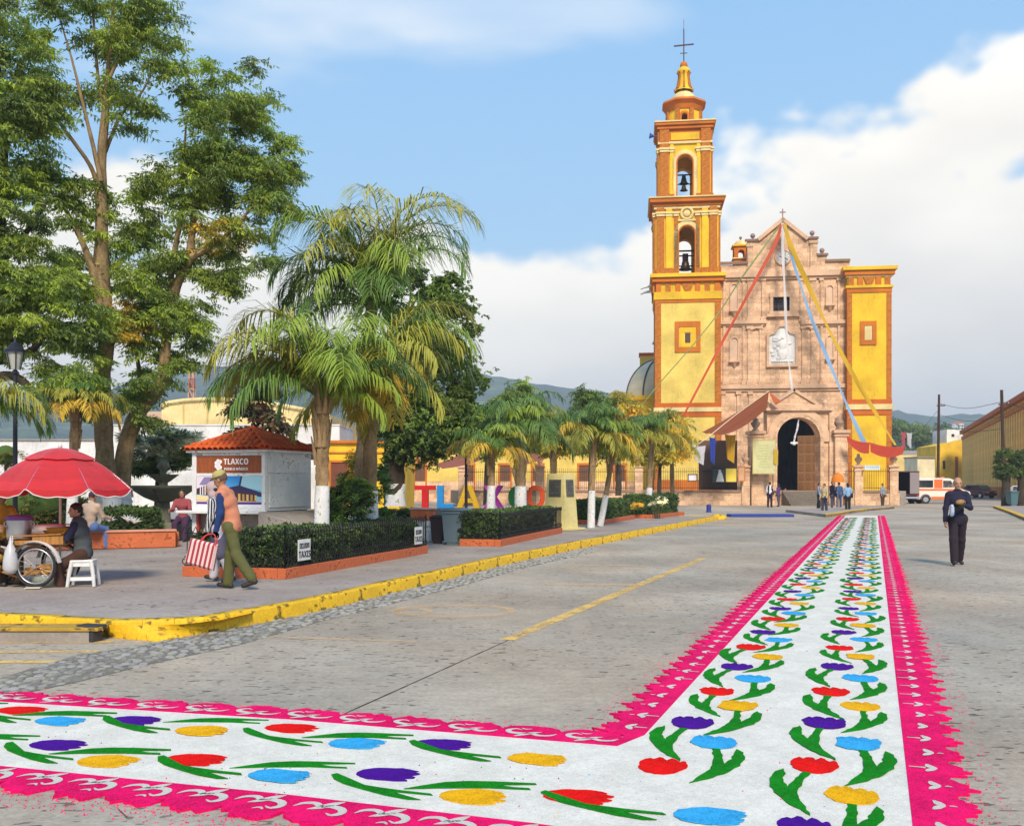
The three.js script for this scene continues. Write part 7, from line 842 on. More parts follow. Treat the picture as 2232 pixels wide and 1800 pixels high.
{ const c = person('person in a wide straw hat and yellow shirt at the left edge beside the cart', ON(-6, 14.5), 0.9, { h: 1.6, fine: 1, sit: 0.52, lean: 0.2, nod: 0.2, arms: [[0.7, 0.15, 0.7], [0.7, 0.1, 0.7]], legs: [[1.1, 1.0, 0.12], [1.1, 1.0, 0.12]], trousers: fab([0.08, 0.05, 0.03]), top: fab([0.72, 0.46, 0.05]), hair: 'short', hat: [HAT.straw, mat([0.66, 0.44, 0.20], { map: again(T.brick, 0.12), bumpMap: again(T.brick, 0.12), bumpScale: 0.003 })], skin: 1 }); const cr = thing('wooden_crate', 'upturned wooden crate that the person in the straw hat sits on', 'crate', ON(-6, 14.5), 0.9); for (let k = 0; k < 5; k++) part(cr, 'slat', box(0.44, 0.075, 0.018, 0, 0.07 + k * 0.095, 0.2, 0, 0.004), M.wood); part(cr, 'side_panel', [box(0.018, 0.5, 0.40, -0.21, 0.255, 0), box(0.018, 0.5, 0.40, 0.21, 0.255, 0), box(0.44, 0.5, 0.018, 0, 0.255, -0.2), box(0.44, 0.018, 0.4, 0, 0.51, 0)], M.wood); }
person('woman in a red top sitting on the basin of the stone fountain', [X(396, 25.4), PH, -25.5], 0.1, { h: 1.6, face: 1, sit: 0.46, lean: 0.15, arms: [[0.6, 0.2, 0.9], [0.6, 0.2, 0.9]], legs: [[1.3, 1.2, 0.1], [1.3, 1.2, 0.1]], trousers: fab([0.08, 0.03, 0.08]), top: fab([0.40, 0.08, 0.09]), hair: 'long' });
// man in a dark jacket walking towards the eye
{
  const d = 19.85, P = person('balding man in a dark jacket walking up the road with a wrapped loaf', [X(2087, d), 0, -d], -0.2, { h: 1.72, fine: 1, girth: 0.96, wide: 0.95, hem: 0.12, arms: [[0.06, 0.2, 0.12], [0.42, 0.16, 1.45, 0.9]], hands: ['relaxed', 'grip'], legs: [[0.26, 0.10], [-0.22, 0.16]], feet: [0.15, -0.35], trousers: fab([0.022, 0.012, 0.022]), top: fab([0.014, 0.014, 0.045]), topName: 'jacket', hair: 'ring', hairM: mat([0.16, 0.09, 0.06]), skin: 0, nod: 0.06 });
  const w = fab([0.55, 0.66, 0.85]); part(P.t, 'shirt_front', bonesMesh([[V(-0.105, 1.16, 0.055).multiplyScalar(P.S), V(-0.105, 0.86, 0.045).multiplyScalar(P.S), 0.045, 0.05]], 0.012), w);
  P.t.updateMatrixWorld(true); const h = P.t.localToWorld(P.arm[1][2].clone()); const l = thing('wrapped_loaf', 'small loaf in brown paper held by the walking man', 'loaf', [h.x - 0.06, h.y + 0.03, h.z + 0.08], 0.3); part(l, 'loaf', ball(0.085, 0, 0, 0, 1.25, 0.75, 0.8, 14), mat([0.50, 0.30, 0.13], { map: T.bark, roughness: 0.9 })); part(l, 'paper_wrap', lathe([[0.04, -0.1], [0.10, -0.05], [0.108, 0.0], [0.112, 0.008]], 9).rotateZ(0.5).translate(-0.03, -0.03, 0), mat([0.02, 0.03, 0.025], { roughness: 0.7, side: THREE.DoubleSide }));
}
// small groups by the church steps
{
  const st = (label, px, feet, h, turn, top, tr, o = {}) => { const d = gd(feet); return person(label, [X(px, d), 0, -d], turn, { h, arms: [[0.1, 0.12, 0.3], [-0.05, 0.12, 0.4]], legs: [[0.08, 0.04], [-0.08, 0.05]], top, trousers: tr, hair: 'short', girth: 1.1, ...o }); };
  const sm = mat([0.9, 0.9, 0.9], { map: stripes('#e4e2e6', '#22182e', 2), roughness: 0.9 });
  st('man in a black and white striped top standing left of the church steps', 1678, 1104, 1.75, 2.6, sm, fab([0.03, 0.012, 0.03])); st('woman in a purple jacket beside the man in stripes left of the steps', 1697, 1102, 1.62, -2.4, fab([0.12, 0.05, 0.20]), fab([0.10, 0.07, 0.12]), { hair: 'long' }); st('child in pale pink behind the woman in purple', 1711, 1099, 1.30, 1.5, fab([0.62, 0.36, 0.36]), fab([0.16, 0.10, 0.10]));
  st('person in a grey and white striped shirt, leftmost right of the steps', 1785, 1110, 1.66, 1.2, mat([0.8, 0.8, 0.8], { map: stripes('#cfd3dc', '#4d5c78', 3), roughness: 0.9 }), black); st('person in a cream jacket and dark trousers right of the steps', 1797, 1116, 1.62, -1.0, fab([0.62, 0.50, 0.26]), fab([0.06, 0.05, 0.09])); st('tall man in dark purple clothes under the orange parasol', 1814, 1106, 1.78, 0.6, fab([0.05, 0.03, 0.08]), fab([0.10, 0.10, 0.16]));
  st('man in blue beside the orange parasol', 1829, 1106, 1.72, 2.8, fab([0.05, 0.12, 0.28]), denim); st('woman in a light blue jacket with a black bag by the steps', 1848, 1113, 1.66, 3.0, fab([0.30, 0.50, 0.74]), black, { hair: 'long' }); st('person in a loose grey top standing by the right wall of the church', 1924, 1104, 1.65, 0.4, fab([0.32, 0.33, 0.36]), fab([0.09, 0.05, 0.03]));
  const d = gd(1107), u = thing('orange_parasol', 'bright orange folded parasol held above the group right of the steps', 'parasol', [X(1829, d), 0, -d - 0.25]), y = (p) => Y(p, d); part(u, 'canopy', [lathe([[0.42, y(1049)], [0.40, y(1042)], [0.30, y(1034)], [0.04, y(1027)], [0.0, y(1026)]], 14)], mat([0.88, 0.24, 0.01], { map: T.cloth, side: THREE.DoubleSide })); part(u, 'pole', cyl(0.018, 0.018, y(1028), 0, 0, 0, 6), M.steel);
  const bg = onG(1856, 1109); const hb = thing('black_bag', 'black shoulder bag hanging beside the woman in light blue', 'bag', [X(1857, gd(1113)), 0, -gd(1113) - 0.02]); part(hb, 'bag_body', box(0.12, 0.28, 0.2, 0, 0.95, 0, 0, 0.04), black); part(hb, 'strap', tube([[0, 1.07, -0.08], [-0.12, 1.38, 0], [0, 1.07, 0.08]], 0.012, 5), black);
}

// ================= hills, far buildings, vehicles, poles =================
{
  const prof = [[-1700, 930], [-900, 900], [-300, 872], [-60, 858], [30, 850], [120, 862], [220, 850], [300, 826], [375, 810], [450, 796], [600, 786], [800, 790], [1032, 809], [1102, 823], [1232, 844], [1313, 853], [1500, 868], [1700, 880], [1950, 894], [2010, 903], [2131, 902], [2300, 895], [2600, 905], [3200, 925], [4200, 950]], D = 1500, rows = [], at_ = (px) => { let i = 1; while (i < prof.length - 1 && prof[i][0] < px) i++; const [a, b] = [prof[i - 1], prof[i]], t = sstep(0, 1, (px - a[0]) / (b[0] - a[0])); return lerp(a[1], b[1], t); };
  const col = [], N1 = 300; for (let i = 0; i <= N1; i++) { const px = lerp(-1700, 4200, i / N1), h = Y(at_(px), D), k = (px - CX) / F, r = []; for (let j = 0; j <= 22; j++) { const t = j / 22, d = j <= 18 ? lerp(620, D, j / 18) : lerp(D, 2100, (j - 18) / 4), s = j <= 18 ? Math.pow(j / 18, 1.25) : 1 - 0.8 * (j - 18) / 4, n = (fbm3(px * 0.006, d * 0.004, 3.3, 5) - 0.5) * 36 * Math.sin(Math.min(1, j / 18) * Math.PI) + (j === 18 ? (h3(i, 7, 1) - 0.5) * 4.5 : 0); r.push(V(k * d, Math.max(-2, h * s + n), -d)); } rows.push(r); }
  const forest = tex(512, 160, tile(512, 71, (u, v, fb) => { const a = fb(6, 5, 1), b = fb(60, 3, 2), f = sstep(0.62, 0.7, fb(5, 4, 3)); const g = 90 + (a - 0.5) * 120 + (b - 0.5) * 90; return [g * 0.72 + f * 60, g * 0.95 + f * 46, g * 0.5 + f * 16]; }));
  struct('hills', metric(strip(rows.map((r) => r))), mat([0.42, 0.50, 0.42], { map: forest, roughness: 1, side: THREE.DoubleSide }));
  // hillside houses beyond the right hand street
  const hr = rng(17); for (const [px, py, s, lb] of [[1992, 943, 1.1, 'tiny pale house on the far hillside, left of the utility pole'], [2024, 938, 1, 'tiny pale house high on the far hillside, nearer the utility pole'], [2088, 925, 0.9, 'tiny pale house on the hillside above the white rooftop room']]) { const d = 640, t = thing('hillside_house', lb, 'house', [X(px, d), Y(py, d) - 2, -d], hr() * 1.2, 'small pale houses on the far hillside'); part(t, 'wall', box(6 * s, 3.4 * s, 5, 0, 1.7 * s, 0), M.white); part(t, 'roof', metric(ext([[-3.2 * s, 3.4 * s], [3.2 * s, 3.4 * s], [0, 4.6 * s]], 5.2).translate(0, 0, 2.6)), M.rust); part(t, 'window', box(1.1, 1.1, 0.1, 1, 1.7 * s, 2.51), M.dark); }
  const d = 150, t = thing('antenna_mast', 'reddish lattice mast above the warehouse roof', 'mast', [X(418, d), 0, -d]), h = Y(800, d), w = 1.3, L = [[], []]; for (let k = 0; k < 12; k++) { const a = k / 12, b = (k + 1) / 12, ws = (s) => w * (1 - 0.72 * s), q = (s, c) => V(ws(s) * Math.cos(c), h * s, ws(s) * Math.sin(c)); for (let c = 0; c < 4; c++) { const g = L[k % 2], u = c * 1.571 + 0.785, v = u + 1.571; g.push(bar(q(a, u), q(b, u), 0.11, 4), bar(q(a, u), q(b, v), 0.07, 4), bar(q(b, u), q(b, v), 0.06, 4)); } } part(t, 'lower_sections', L[0], mat([0.46, 0.17, 0.09])); part(t, 'upper_sections', L[1], mat([0.60, 0.36, 0.26]));
}
const wall_ = (t, name, x0, y0, x1, y1, z, thick, m) => part(t, name, bx2(x0, y0, z, x1, y1, z - thick), m);
{ // warehouse with curved roof, white wall before it
  const d = 72, t = thing('warehouse', 'cream warehouse with a shallow curved roof behind the kiosk', 'warehouse', [0, 0, -d]), x = (p) => X(p, d), y = (p) => Y(p, d); const arc = [[352, 884], [366, 876], [400, 871], [440, 868.5], [490, 868], [540, 871], [600, 879], [660, 890], [720, 903]].map(([a, b]) => [x(a), y(b)]);
  part(t, 'gable_wall', ext([[x(352), 0], [x(720), 0], ...arc.slice().reverse()], 26), mat([0.80, 0.62, 0.28], { map: T.plaster, roughness: 0.85 })); part(t, 'roof_edge', arc.slice(1).map((p, i) => metric(bar(V(arc[i][0], arc[i][1], 0.1), V(p[0], p[1], 0.1), 0.14, 5))), M.cream); for (const p of [400, 452, 506, 558, 610, 664]) part(t, 'wall_seam', bx2(x(p) - 0.05, y(930), 0.06, x(p) + 0.05, y(p < 600 ? 873 : 888), 0.002), mat([0.62, 0.44, 0.16], { map: T.plaster }));
  part(t, 'side_wall', bx2(x(290), 0, -1, x(352), y(893), -12), mat([0.62, 0.42, 0.30], { map: T.plaster }));
  const w = thing('white_building', 'low white building in front of the warehouse', 'building', [0, 0, -66]); part(w, 'wall', bx2(X(230, 66), 0, 0, X(740, 66), Y(926, 66), -5.5), M.white); part(w, 'parapet', bx2(X(229, 66), Y(926, 66), 0.06, X(741, 66), Y(923, 66), -5.6), M.white); for (let k = 0; k < 5; k++) part(w, 'window', bx2(X(330 + k * 85, 66), Y(1000, 66), 0.02, X(352 + k * 85, 66), Y(965, 66), -0.1), M.dark);
  const w2 = thing('white_wall', 'long low white wall behind the trees at the far left', 'wall', [0, 0, -48]); part(w2, 'wall_face', bx2(X(-200, 48), 0, 0, X(235, 48), Y(958, 48), -0.5), M.white); part(w2, 'wall_coping', bx2(X(-200, 48), Y(958, 48), 0.08, X(235, 48), Y(955, 48), -0.58), M.concrete);
}
{ // orange and yellow buildings behind the palms
  const o = thing('orange_building', 'orange building with a brown door between the two tall palm trunks', 'building', [0, 0, -58]), x = (p) => X(p, 58), y = (p) => Y(p, 58); part(o, 'wall', bx2(x(690), 0, 0, x(870), y(962), -9), M.gold); part(o, 'cornice', bx2(x(688), y(965), 0.2, x(872), y(958), -9.2, 0.04), M.ochre); part(o, 'door', bx2(x(722), 0, 0.04, x(757), y(1006), -0.1), mat([0.24, 0.07, 0.03], { map: T.wood })); part(o, 'door_frame', [bx2(x(718), 0, 0.1, x(722), y(1002), -0.1), bx2(x(757), 0, 0.1, x(761), y(1002), -0.1), bx2(x(718), y(1006), 0.11, x(761), y(1001), -0.1)], M.ochre); part(o, 'string_course', bx2(x(690), y(986), 0.08, x(870), y(983), -0.05), M.ochre);
  const a = thing('yellow_annex', 'long yellow church annex with dark doorways behind the low wall and small palms', 'building', [0, 0, -92]), X2 = (p) => X(p, 92), Y2 = (p) => Y(p, 92); part(a, 'wall', bx2(X2(850), 0, 0, X2(1425), Y2(975), -8), M.yellow); part(a, 'cornice', bx2(X2(848), Y2(980), 0.25, X2(1427), Y2(972), -8.2, 0.05), M.rust); part(a, 'plinth', bx2(X2(850), 0, 0.1, X2(1425), 1.9, -0.1), M.stone);
  for (const p of [905, 1010, 1090, 1161, 1262, 1340]) { const q = part(a, 'doorway', bx2(X2(p), TER, 0.05, X2(p + 22), Y2(1012), -0.2), mat([0.22, 0.10, 0.05], { map: T.wood })); part(q, 'door_frame', [bx2(X2(p - 4), TER, 0.12, X2(p), Y2(1008), -0.1), bx2(X2(p + 22), TER, 0.12, X2(p + 26), Y2(1008), -0.1), bx2(X2(p - 4), Y2(1012), 0.125, X2(p + 26), Y2(1007), -0.1)], M.ochre); }
}
// ---- cloths strung over the forecourt: awnings, ribbons, flags
const clothD = (c) => mat(c, { map: T.cloth, roughness: 1, side: THREE.DoubleSide });
const clothM = (c) => mat(c, { cls: THREE.MeshPhysicalMaterial, map: T.cloth, roughness: 0.85, side: THREE.DoubleSide, transmission: 0.22, thickness: 0 });
function sheet4(a, b, c, d, sag, n = 12, fold = 0) { return strip([...Array(n + 1)].map((_, i) => [...Array(n + 1)].map((_, j) => { const u = i / n, v = j / n, p = a.clone().lerp(b, u).lerp(d.clone().lerp(c, u), v); p.y -= sag * 4 * u * (1 - u) * (0.4 + 0.6 * v) + fold * Math.sin(v * 17 + u * 3); p.z += fold * Math.sin(u * 21 + v * 5); return p; }))); }
function ribbon(name, label, pts, widths, c) {                            // two-sided strip of cloth with a slight twist
  const cv = new THREE.CatmullRomCurve3(pts.map(([x, y, d]) => at(x, y, d))), n = 40, rows = [[], [], []]; for (let i = 0; i <= n; i++) { const p = cv.getPoint(i / n), tg = cv.getTangent(i / n), w = lerp(...widths.length > 1 ? [widths[0], widths[1], i / n] : [widths[0], widths[0], 0]) / 2, s = tg.clone().cross(V(0.7 * Math.sin(i * 0.35 + pts[0][0]), 0, 1)).normalize(), nn = s.clone().cross(tg).multiplyScalar(0.02 + 0.05 * Math.sin(i * 0.9)); rows[0].push(p.clone().addScaledVector(s, w)); rows[1].push(p.clone().add(nn)); rows[2].push(p.clone().addScaledVector(s, -w)); }
  single(name, label, 'ribbon', strip(rows), clothM(c));
}
ribbon('festive_ribbon', 'thin green ribbon from the church gable down across the bell tower', [[1700, 490, 83], [1658, 547, 82.4], [1611, 612, 81.8], [1571, 674, 81], [1528, 729, 80], [1495, 768, 79], [1428, 845, 77.5], [1385, 900, 76.5]], [0.16, 0.06], [0.28, 0.36, 0.12]);
ribbon('festive_ribbon', 'orange red ribbon from the church gable down to the left', [[1703, 488, 83], [1694, 520, 82.7], [1650, 604, 81.8], [1590, 715, 80], [1530, 828, 78], [1481, 921, 76.5]], [0.36, 0.16], [0.70, 0.10, 0.025]);
ribbon('festive_ribbon', 'white ribbon hanging from the gable cross straight down to the gate', [[1706, 484, 83], [1707, 560, 82.5], [1711, 640, 82], [1714, 720, 81.6], [1721, 800, 80.6], [1727, 852, 79.2]], [0.26, 0.18], [0.84, 0.82, 0.82]);
ribbon('festive_ribbon', 'light blue ribbon from the gable down to the right of the gate', [[1712, 500, 83], [1728, 565, 82.4], [1747, 625, 81.8], [1768, 690, 81], [1800, 770, 79.6], [1848, 885, 77.2], [1889, 975, 75.6]], [0.22, 0.34], [0.28, 0.50, 0.78]);
ribbon('festive_ribbon', 'wide yellow ribbon from the gable down to the far right', [[1710, 486, 83], [1722, 530, 82.6], [1760, 615, 81.8], [1800, 703, 80.8], [1858, 812, 79], [1910, 900, 77], [1952, 968, 75.6]], [0.46, 0.26], [0.76, 0.47, 0.006]);
ribbon('festive_ribbon', 'short white ribbon with a bow hanging inside the gate arch', [[1741, 912, 77.2], [1738, 932, 76.4], [1733, 950, 76], [1730, 966, 75.9]], [0.16, 0.12], [0.84, 0.80, 0.82]);
single('white_bow', 'white bow at the end of the short ribbon in the gate arch', 'bow', [ball(0.16, 0, 0, 0, 1, 0.8, 0.6), ball(0.12, -0.16, 0.05, 0, 1.2, 0.7, 0.6), ball(0.12, 0.16, 0.05, 0, 1.2, 0.7, 0.6)], M.white, at(1731, 965, 75.8).toArray());
single('cloth_awning', 'long reddish brown awning rising from the palms up to the left of the church gate', 'awning', sheet4(at(1676, 848, 76.5), at(1528, 941, 74.5), at(1570, 946, 70.5), at(1672, 888, 73), 0.35, 14, 0.035), clothD([0.32, 0.075, 0.016])); single('awning_rope', 'pale rope stretched along the brown awning to the palms', 'rope', tube([at(1676, 850, 72.9), at(1600, 905, 71.5), at(1540, 953, 70.3), at(1488, 990, 69.5)], 0.03, 5, 20), mat([0.75, 0.60, 0.42]));
single('cloth_awning', 'small orange cloth hanging beside the pediment of the gate', 'awning', sheet4(at(1676, 850, 76.4), at(1704, 872, 76.1), at(1690, 878, 76), at(1680, 862, 76.2), 0.1, 8, 0.02), clothM([0.62, 0.14, 0.03]));
single('cloth_drape', 'red cloth swag hanging right of the gate over the railings', 'drape', sheet4(at(1844, 948, 75.4), at(1896, 962, 75), at(1894, 985, 74.8), at(1848, 962, 75.2), 0.3, 10, 0.03), clothM([0.58, 0.05, 0.012])); single('cloth_drape', 'second red cloth swag, further right towards the yellow ribbon end', 'drape', sheet4(at(1896, 962, 75), at(1974, 970, 75), at(1968, 986, 74.8), at(1898, 984, 74.8), 0.35, 10, 0.03), clothM([0.58, 0.05, 0.012]));
const hang = (label, x0, x1, y0, y1, d, c, nm = 'hanging_cloth') => single(nm, label, 'cloth', sheet4(at(x0, y0, d), at(x1, y0 + 1, d), at(lerp(x0, x1, 0.85), y1, d), at(lerp(x0, x1, 0.25), y1 - 5, d), 0.02, 12, 0.06), clothM(c));
hang('white cloth hanging from the awning rope left of the gate', 1510, 1538, 968, 1010, 70, [0.80, 0.79, 0.84]); hang('bright blue cloth hanging between the white and the yellow cloth', 1546, 1560, 950, 1010, 71, [0.03, 0.08, 0.55]); hang('large yellow cloth hanging left of the gate pier', 1580, 1604, 944, 1006, 73, [0.80, 0.46, 0.01]);
hang('white flag on the railing right of the church', 1976, 1988, 940, 975, 76, [0.76, 0.78, 0.82]); hang('pinkish red flag beside the white flag right of the church', 1964, 1974, 938, 972, 76, [0.72, 0.16, 0.22]);
{ const aw = (label, p, c = [0.36, 0.10, 0.05]) => single('cloth_awning', label, 'awning', sheet4(...p.map(([x, y, d]) => at(x, y, d)), 0.15, 10, 0.03), clothD(c)); aw('reddish brown awning sloping over the wall behind the yellow letter', [[945, 1012, 74], [1056, 962, 78], [1062, 994, 71], [968, 1020, 69]]); aw('dark brown awning above the doorway behind the orange letter', [[1108, 1020, 75], [1150, 978, 78], [1206, 987, 77], [1160, 1006, 70]]); aw('small red awning left of the reddish brown one', [[905, 998, 76], [945, 990, 77], [944, 1000, 74], [908, 1006, 73]], [0.6, 0.10, 0.02]); }
{ // posters and boards by the gate
  const bd = (label, x0, y0, x1, y1, d, c, fr, deco) => { const t = thing('notice_board', label, 'notice board', [X((x0 + x1) / 2, d), 0, -d]), w = (x1 - x0) / F * d, h = (y1 - y0) / F * d, y = Y((y0 + y1) / 2, d); part(t, 'board', box(w, h, 0.05, 0, y, 0, 0, 0.01), mat(c, { map: T.plaster })); part(t, 'board_frame', [box(0.06, h + 0.08, 0.09, -w / 2, y, 0), box(0.06, h + 0.08, 0.09, w / 2, y, 0), box(w, 0.06, 0.088, 0, y + h / 2, 0), box(w, 0.06, 0.088, 0, y - h / 2, 0)], fr); if (deco) deco(t, w, h, y); return t; };
  bd('large pale green banner hung on the left pier of the church gate', 1641, 957, 1690, 1030, 75.4, [0.66, 0.64, 0.34], mat([0.52, 0.44, 0.14]), (t, w, h, y) => { const r = rng(6), L = []; for (let k = 0; k < 9; k++) L.push(box(w * (0.3 + 0.3 * r()), 0.07, 0.01, (r() - 0.5) * 0.1, y + h * (0.34 - k * 0.08), 0.03)); part(t, 'print', L, mat([0.46, 0.50, 0.20])); part(t, 'yellow_cloth', sheet4(V(w * 0.42, y + h * 0.25, 0.08), V(w * 0.62, y + h * 0.2, 0.08), V(w * 0.6, y - h * 0.25, 0.1), V(w * 0.4, y - h * 0.2, 0.1), 0.05, 6, 0.03), clothM([0.78, 0.52, 0.04])); });
  bd('small yellow board on the railing left of the gate', 1581, 1018, 1606, 1049, 75.6, [0.78, 0.60, 0.08], M.dark); bd('dark board with a white figure left of the yellow board', 1552, 1018, 1580, 1050, 75.6, [0.05, 0.07, 0.06], M.dark, (t, w, h, y) => part(t, 'white_figure', [ball(0.11, w * 0.1, y + h * 0.28, 0.05, 1, 1.1, 0.4), moved(ext([[-0.13, 0.25], [0.13, 0.25], [0.3, -0.45], [-0.3, -0.45]], 0.05, { bevel: 0.01 }), w * 0.12, y - 0.03, 0.07)], M.white)); bd('orange framed notice on the wall post left of the gate', 1609, 1015, 1623, 1046, 75.6, [0.62, 0.36, 0.2], mat([0.56, 0.16, 0.02])); bd('small white notice on the dark post among the railings', 1500, 1032, 1519, 1046, 75.4, [0.76, 0.70, 0.72], M.dark); bd('pale blue banner on the railing right of the gate', 1885, 1013, 1917, 1021, 75.2, [0.45, 0.66, 0.74], M.white);
  part(thing('dark_screen', 'dark canvas screen along the railing left of the gate', 'screen', [0, 0, -76.7]), 'canvas_panel', bx2(X(1523, 76.7), 1.2, 0, X(1607, 76.7), Y(958, 76.7), -0.05), mat([0.16, 0.085, 0.05], { map: T.cloth }));
}
// ---- right hand side of the street
{
  const plaster_p = plaster([1.0, 0.70, 0.22]), tn = Math.tan(ST), ox = 15, L = 76, P0 = V(ox + tn * 96, 0, -96).addScaledVector(U, L), t = thing('arcade_building', 'long yellow building with orange pilasters and red cornice along the right of the street', 'building', P0.toArray(), -Math.PI / 2 - ST), h = 10.6;
  part(t, 'wall', bx2(0, 0, 0, L, h - 0.6, -10), plaster([0.95, 0.42, 0.03])); part(t, 'plinth', bx2(-0.02, 0, 0.1, L + 0.02, 1.3, -0.1), M.brick); part(t, 'cornice', [bx2(-0.3, h - 1.5, 0.35, L + 0.3, h - 1.0, -10.2, 0.05)], M.ochre); part(t, 'cornice', [bx2(-0.4, h - 0.6, 0.6, L + 0.4, h, -10.4, 0.06)], M.rust); part(t, 'frieze', bx2(0, h - 1.0, 0.12, L, h - 0.6, -0.1), M.gold);
  for (let k = 0; k < 39; k++) { part(t, 'pilaster', bx2(k * 2 - 0.28, 1.3, 0.22, k * 2 + 0.28, h - 1.5, -0.05, 0.02), plaster_p); if (k % 4 === 1) part(t, 'door', bx2(k * 2 + 0.5, 0.1, 0.03, k * 2 + 1.5, 4.6, -0.1), mat([0.20, 0.06, 0.03], { map: T.wood })); }
  const y = thing('low_yellow_house', 'low bright yellow house at the end of the right hand street', 'house', [0, 0, -172]), x = (p) => X(p, 172), yy = (p) => Y(p, 172); part(y, 'wall', ext([[x(2040), 0], [x(2112), 0], [x(2112), yy(954)], [x(2074), yy(963)], [x(2040), yy(970)]], 8), M.gold); part(y, 'door', bx2(x(2082), 0, 0.1, x(2088), yy(993), -0.1), mat([0.30, 0.08, 0.02])); part(y, 'window', bx2(x(2055), yy(1020), 0.1, x(2060), yy(1002), -0.1), M.dark); const w = thing('white_rooftop_room', 'white box shaped room on the roof above the yellow house', 'building', [0, 0, -176]); part(w, 'wall', bx2(X(2064, 176), 0, 0, X(2110, 176), Y(934, 176), -6), M.white); part(w, 'window', bx2(X(2074, 176), Y(950, 176), 0.05, X(2080, 176), Y(944, 176), -0.1), M.dark);
  const c = thing('cream_shed', 'pale cream walled shed behind the orange van', 'shed', [0, 0, -150]); part(c, 'wall', bx2(X(2000, 150), 0, 0, X(2038, 150), Y(996, 150), -5), mat([0.92, 0.80, 0.50], { map: T.plaster })); part(c, 'roof', bx2(X(1999, 150), Y(996, 150), 0.2, X(2039, 150), Y(993, 150), -5.2), M.concrete); const b = thing('grey_house', 'small yellowish house with a grey roof between the church and the pole', 'house', [0, 0, -190]); part(b, 'wall', bx2(X(1952, 190), 0, 0, X(2046, 190), Y(990, 190), -6), mat([0.85, 0.62, 0.22], { map: T.plaster })); part(b, 'roof', ext([[X(1950, 190), Y(990, 190)], [X(2048, 190), Y(990, 190)], [X(2020, 190), Y(980, 190)], [X(1975, 190), Y(980, 190)]], 7), mat([0.30, 0.28, 0.27]));
  const foliageFar = thing('far_trees', 'belt of dark trees behind the houses on the right', 'trees'); foliage(foliageFar, 'crown', [[at(1975, 955, 260), 7, 6, 5, 500, GREEN.dark, 7], [at(2015, 962, 260), 6, 5, 5, 420, GREEN.mid, 7], [at(2060, 955, 260), 7, 5, 5, 460, GREEN.dark, 7]], SPR.ash, 90);
  // poles and wires
  const pole = (label, px, top, d, lean) => { const q = thing('utility_pole', label, 'utility pole', [X(px, d), 0, -d]), hh = Y(top, d), m = mat([0.10, 0.055, 0.035], { map: T.bark, roughness: 0.95 }); part(q, 'post', metric(limb([V(0, 0, 0), V(lean * 0.5, hh / 2, 0), V(lean, hh, 0)], [0.17, 0.15, 0.12], 9, 3)), m); part(q, 'crossarm', box(0.9, 0.1, 0.1, lean + 0.2, hh - 1.2, 0), m); part(q, 'insulator', [-0.15, 0.25, 0.55].map((x) => cyl(0.05, 0.035, 0.18, lean + x, hh - 1.14, 0, 8)), mat([0.35, 0.30, 0.28])); return V(X(px, d) + lean, hh, -d); };
  const a = pole('dark wooden utility pole beside the low yellow house', 2044, 858, 108, 0.15), e = pole('brown wooden utility pole in front of the long yellow building', 2190, 848, 82, -0.25), far = V(X(1965, 200), Y(955, 200), -200);
  for (const [dy, p, r] of [[-1.0, a, e], [-2.2, a, e], [-3.2, a, e], [-1.0, e, V(X(2330, 60), Y(830, 60), -60)], [-1.6, far, a]]) single('overhead_wire', dy === -1.0 && p === a ? 'topmost wire strung between the two utility poles' : dy === -2.2 ? 'middle wire between the two utility poles' : dy === -3.2 ? 'lowest wire between the two utility poles' : p === e ? 'wire leaving the right hand pole out of the picture' : 'wire from the left hand pole back towards the hill', 'wire', tube([p.clone().add(V(0, dy, 0)), p.clone().lerp(r, 0.5).add(V(0, dy - 0.5, 0)), r.clone().add(V(0, dy, 0))], 0.022, 4, 16), M.dark);
  // kerbs
  const kp = [[2260, 1136], [2232, 1126], [2200, 1113], [2183, 1107], [2165, 1101]].map((p) => onG(...p, 0.12)); struct('right_pavement', slab([...kp, kp.at(-1).clone().add(V(30, 0, -20)), kp[0].clone().add(V(40, 0, 10))], 0, 0.12), paving); struct('yellow_kerb', metric(strip([kp.map((p) => p.clone().setY(0)), kp.map((p) => p.clone().setY(0.13)), kp.map((p) => p.clone().add(V(0.35, 0.012, -0.1)))])), M.kerbYellow);
  const k2 = [[1800, 1119], [1822, 1117], [1850, 1112], [1890, 1107], [1950, 1102]].map((p) => onG(...p, 0.14)); struct('church_pavement', slab([...k2, k2.at(-1).clone().add(V(2, 0, -6)), k2[0].clone().add(V(0.5, 0, -9))], 0, 0.14), paving); struct('yellow_kerb', metric(strip([k2.map((p) => p.clone().setY(0)), k2.map((p) => p.clone().setY(0.15)), k2.map((p) => p.clone().add(V(0, 0.012, -0.4)))])), M.kerbYellow);
  // clipped street trees and bin
  for (const [px, lab] of [[2194, 'clipped dark round street tree by the yellow kerb at the right'], [2228, 'second clipped street tree, cut by the right edge of the picture']]) { const d = 70, q = thing('clipped_tree', lab, 'tree'); part(q, 'trunk', limb([at(px, 1106, d), at(px - 1, 1070, d), at(px, 1030, d)], [0.36, 0.30, 0.26], 8, 4, 0.2), barkDark); foliage(q, 'crown', [[at(px, 1006, d), 0.72, 0.95, 0.72, 900, GREEN.dark, 0.9], [at(px - 2, 1024, d), 0.6, 0.5, 0.6, 400, GREEN.dark, 0.9]], SPR.ficus, px); }
  bin('teal bin standing against the trunk of the clipped street tree', 69, 2206, 0.6, 0.98, [0.07, 0.15, 0.16], 0.2);
}
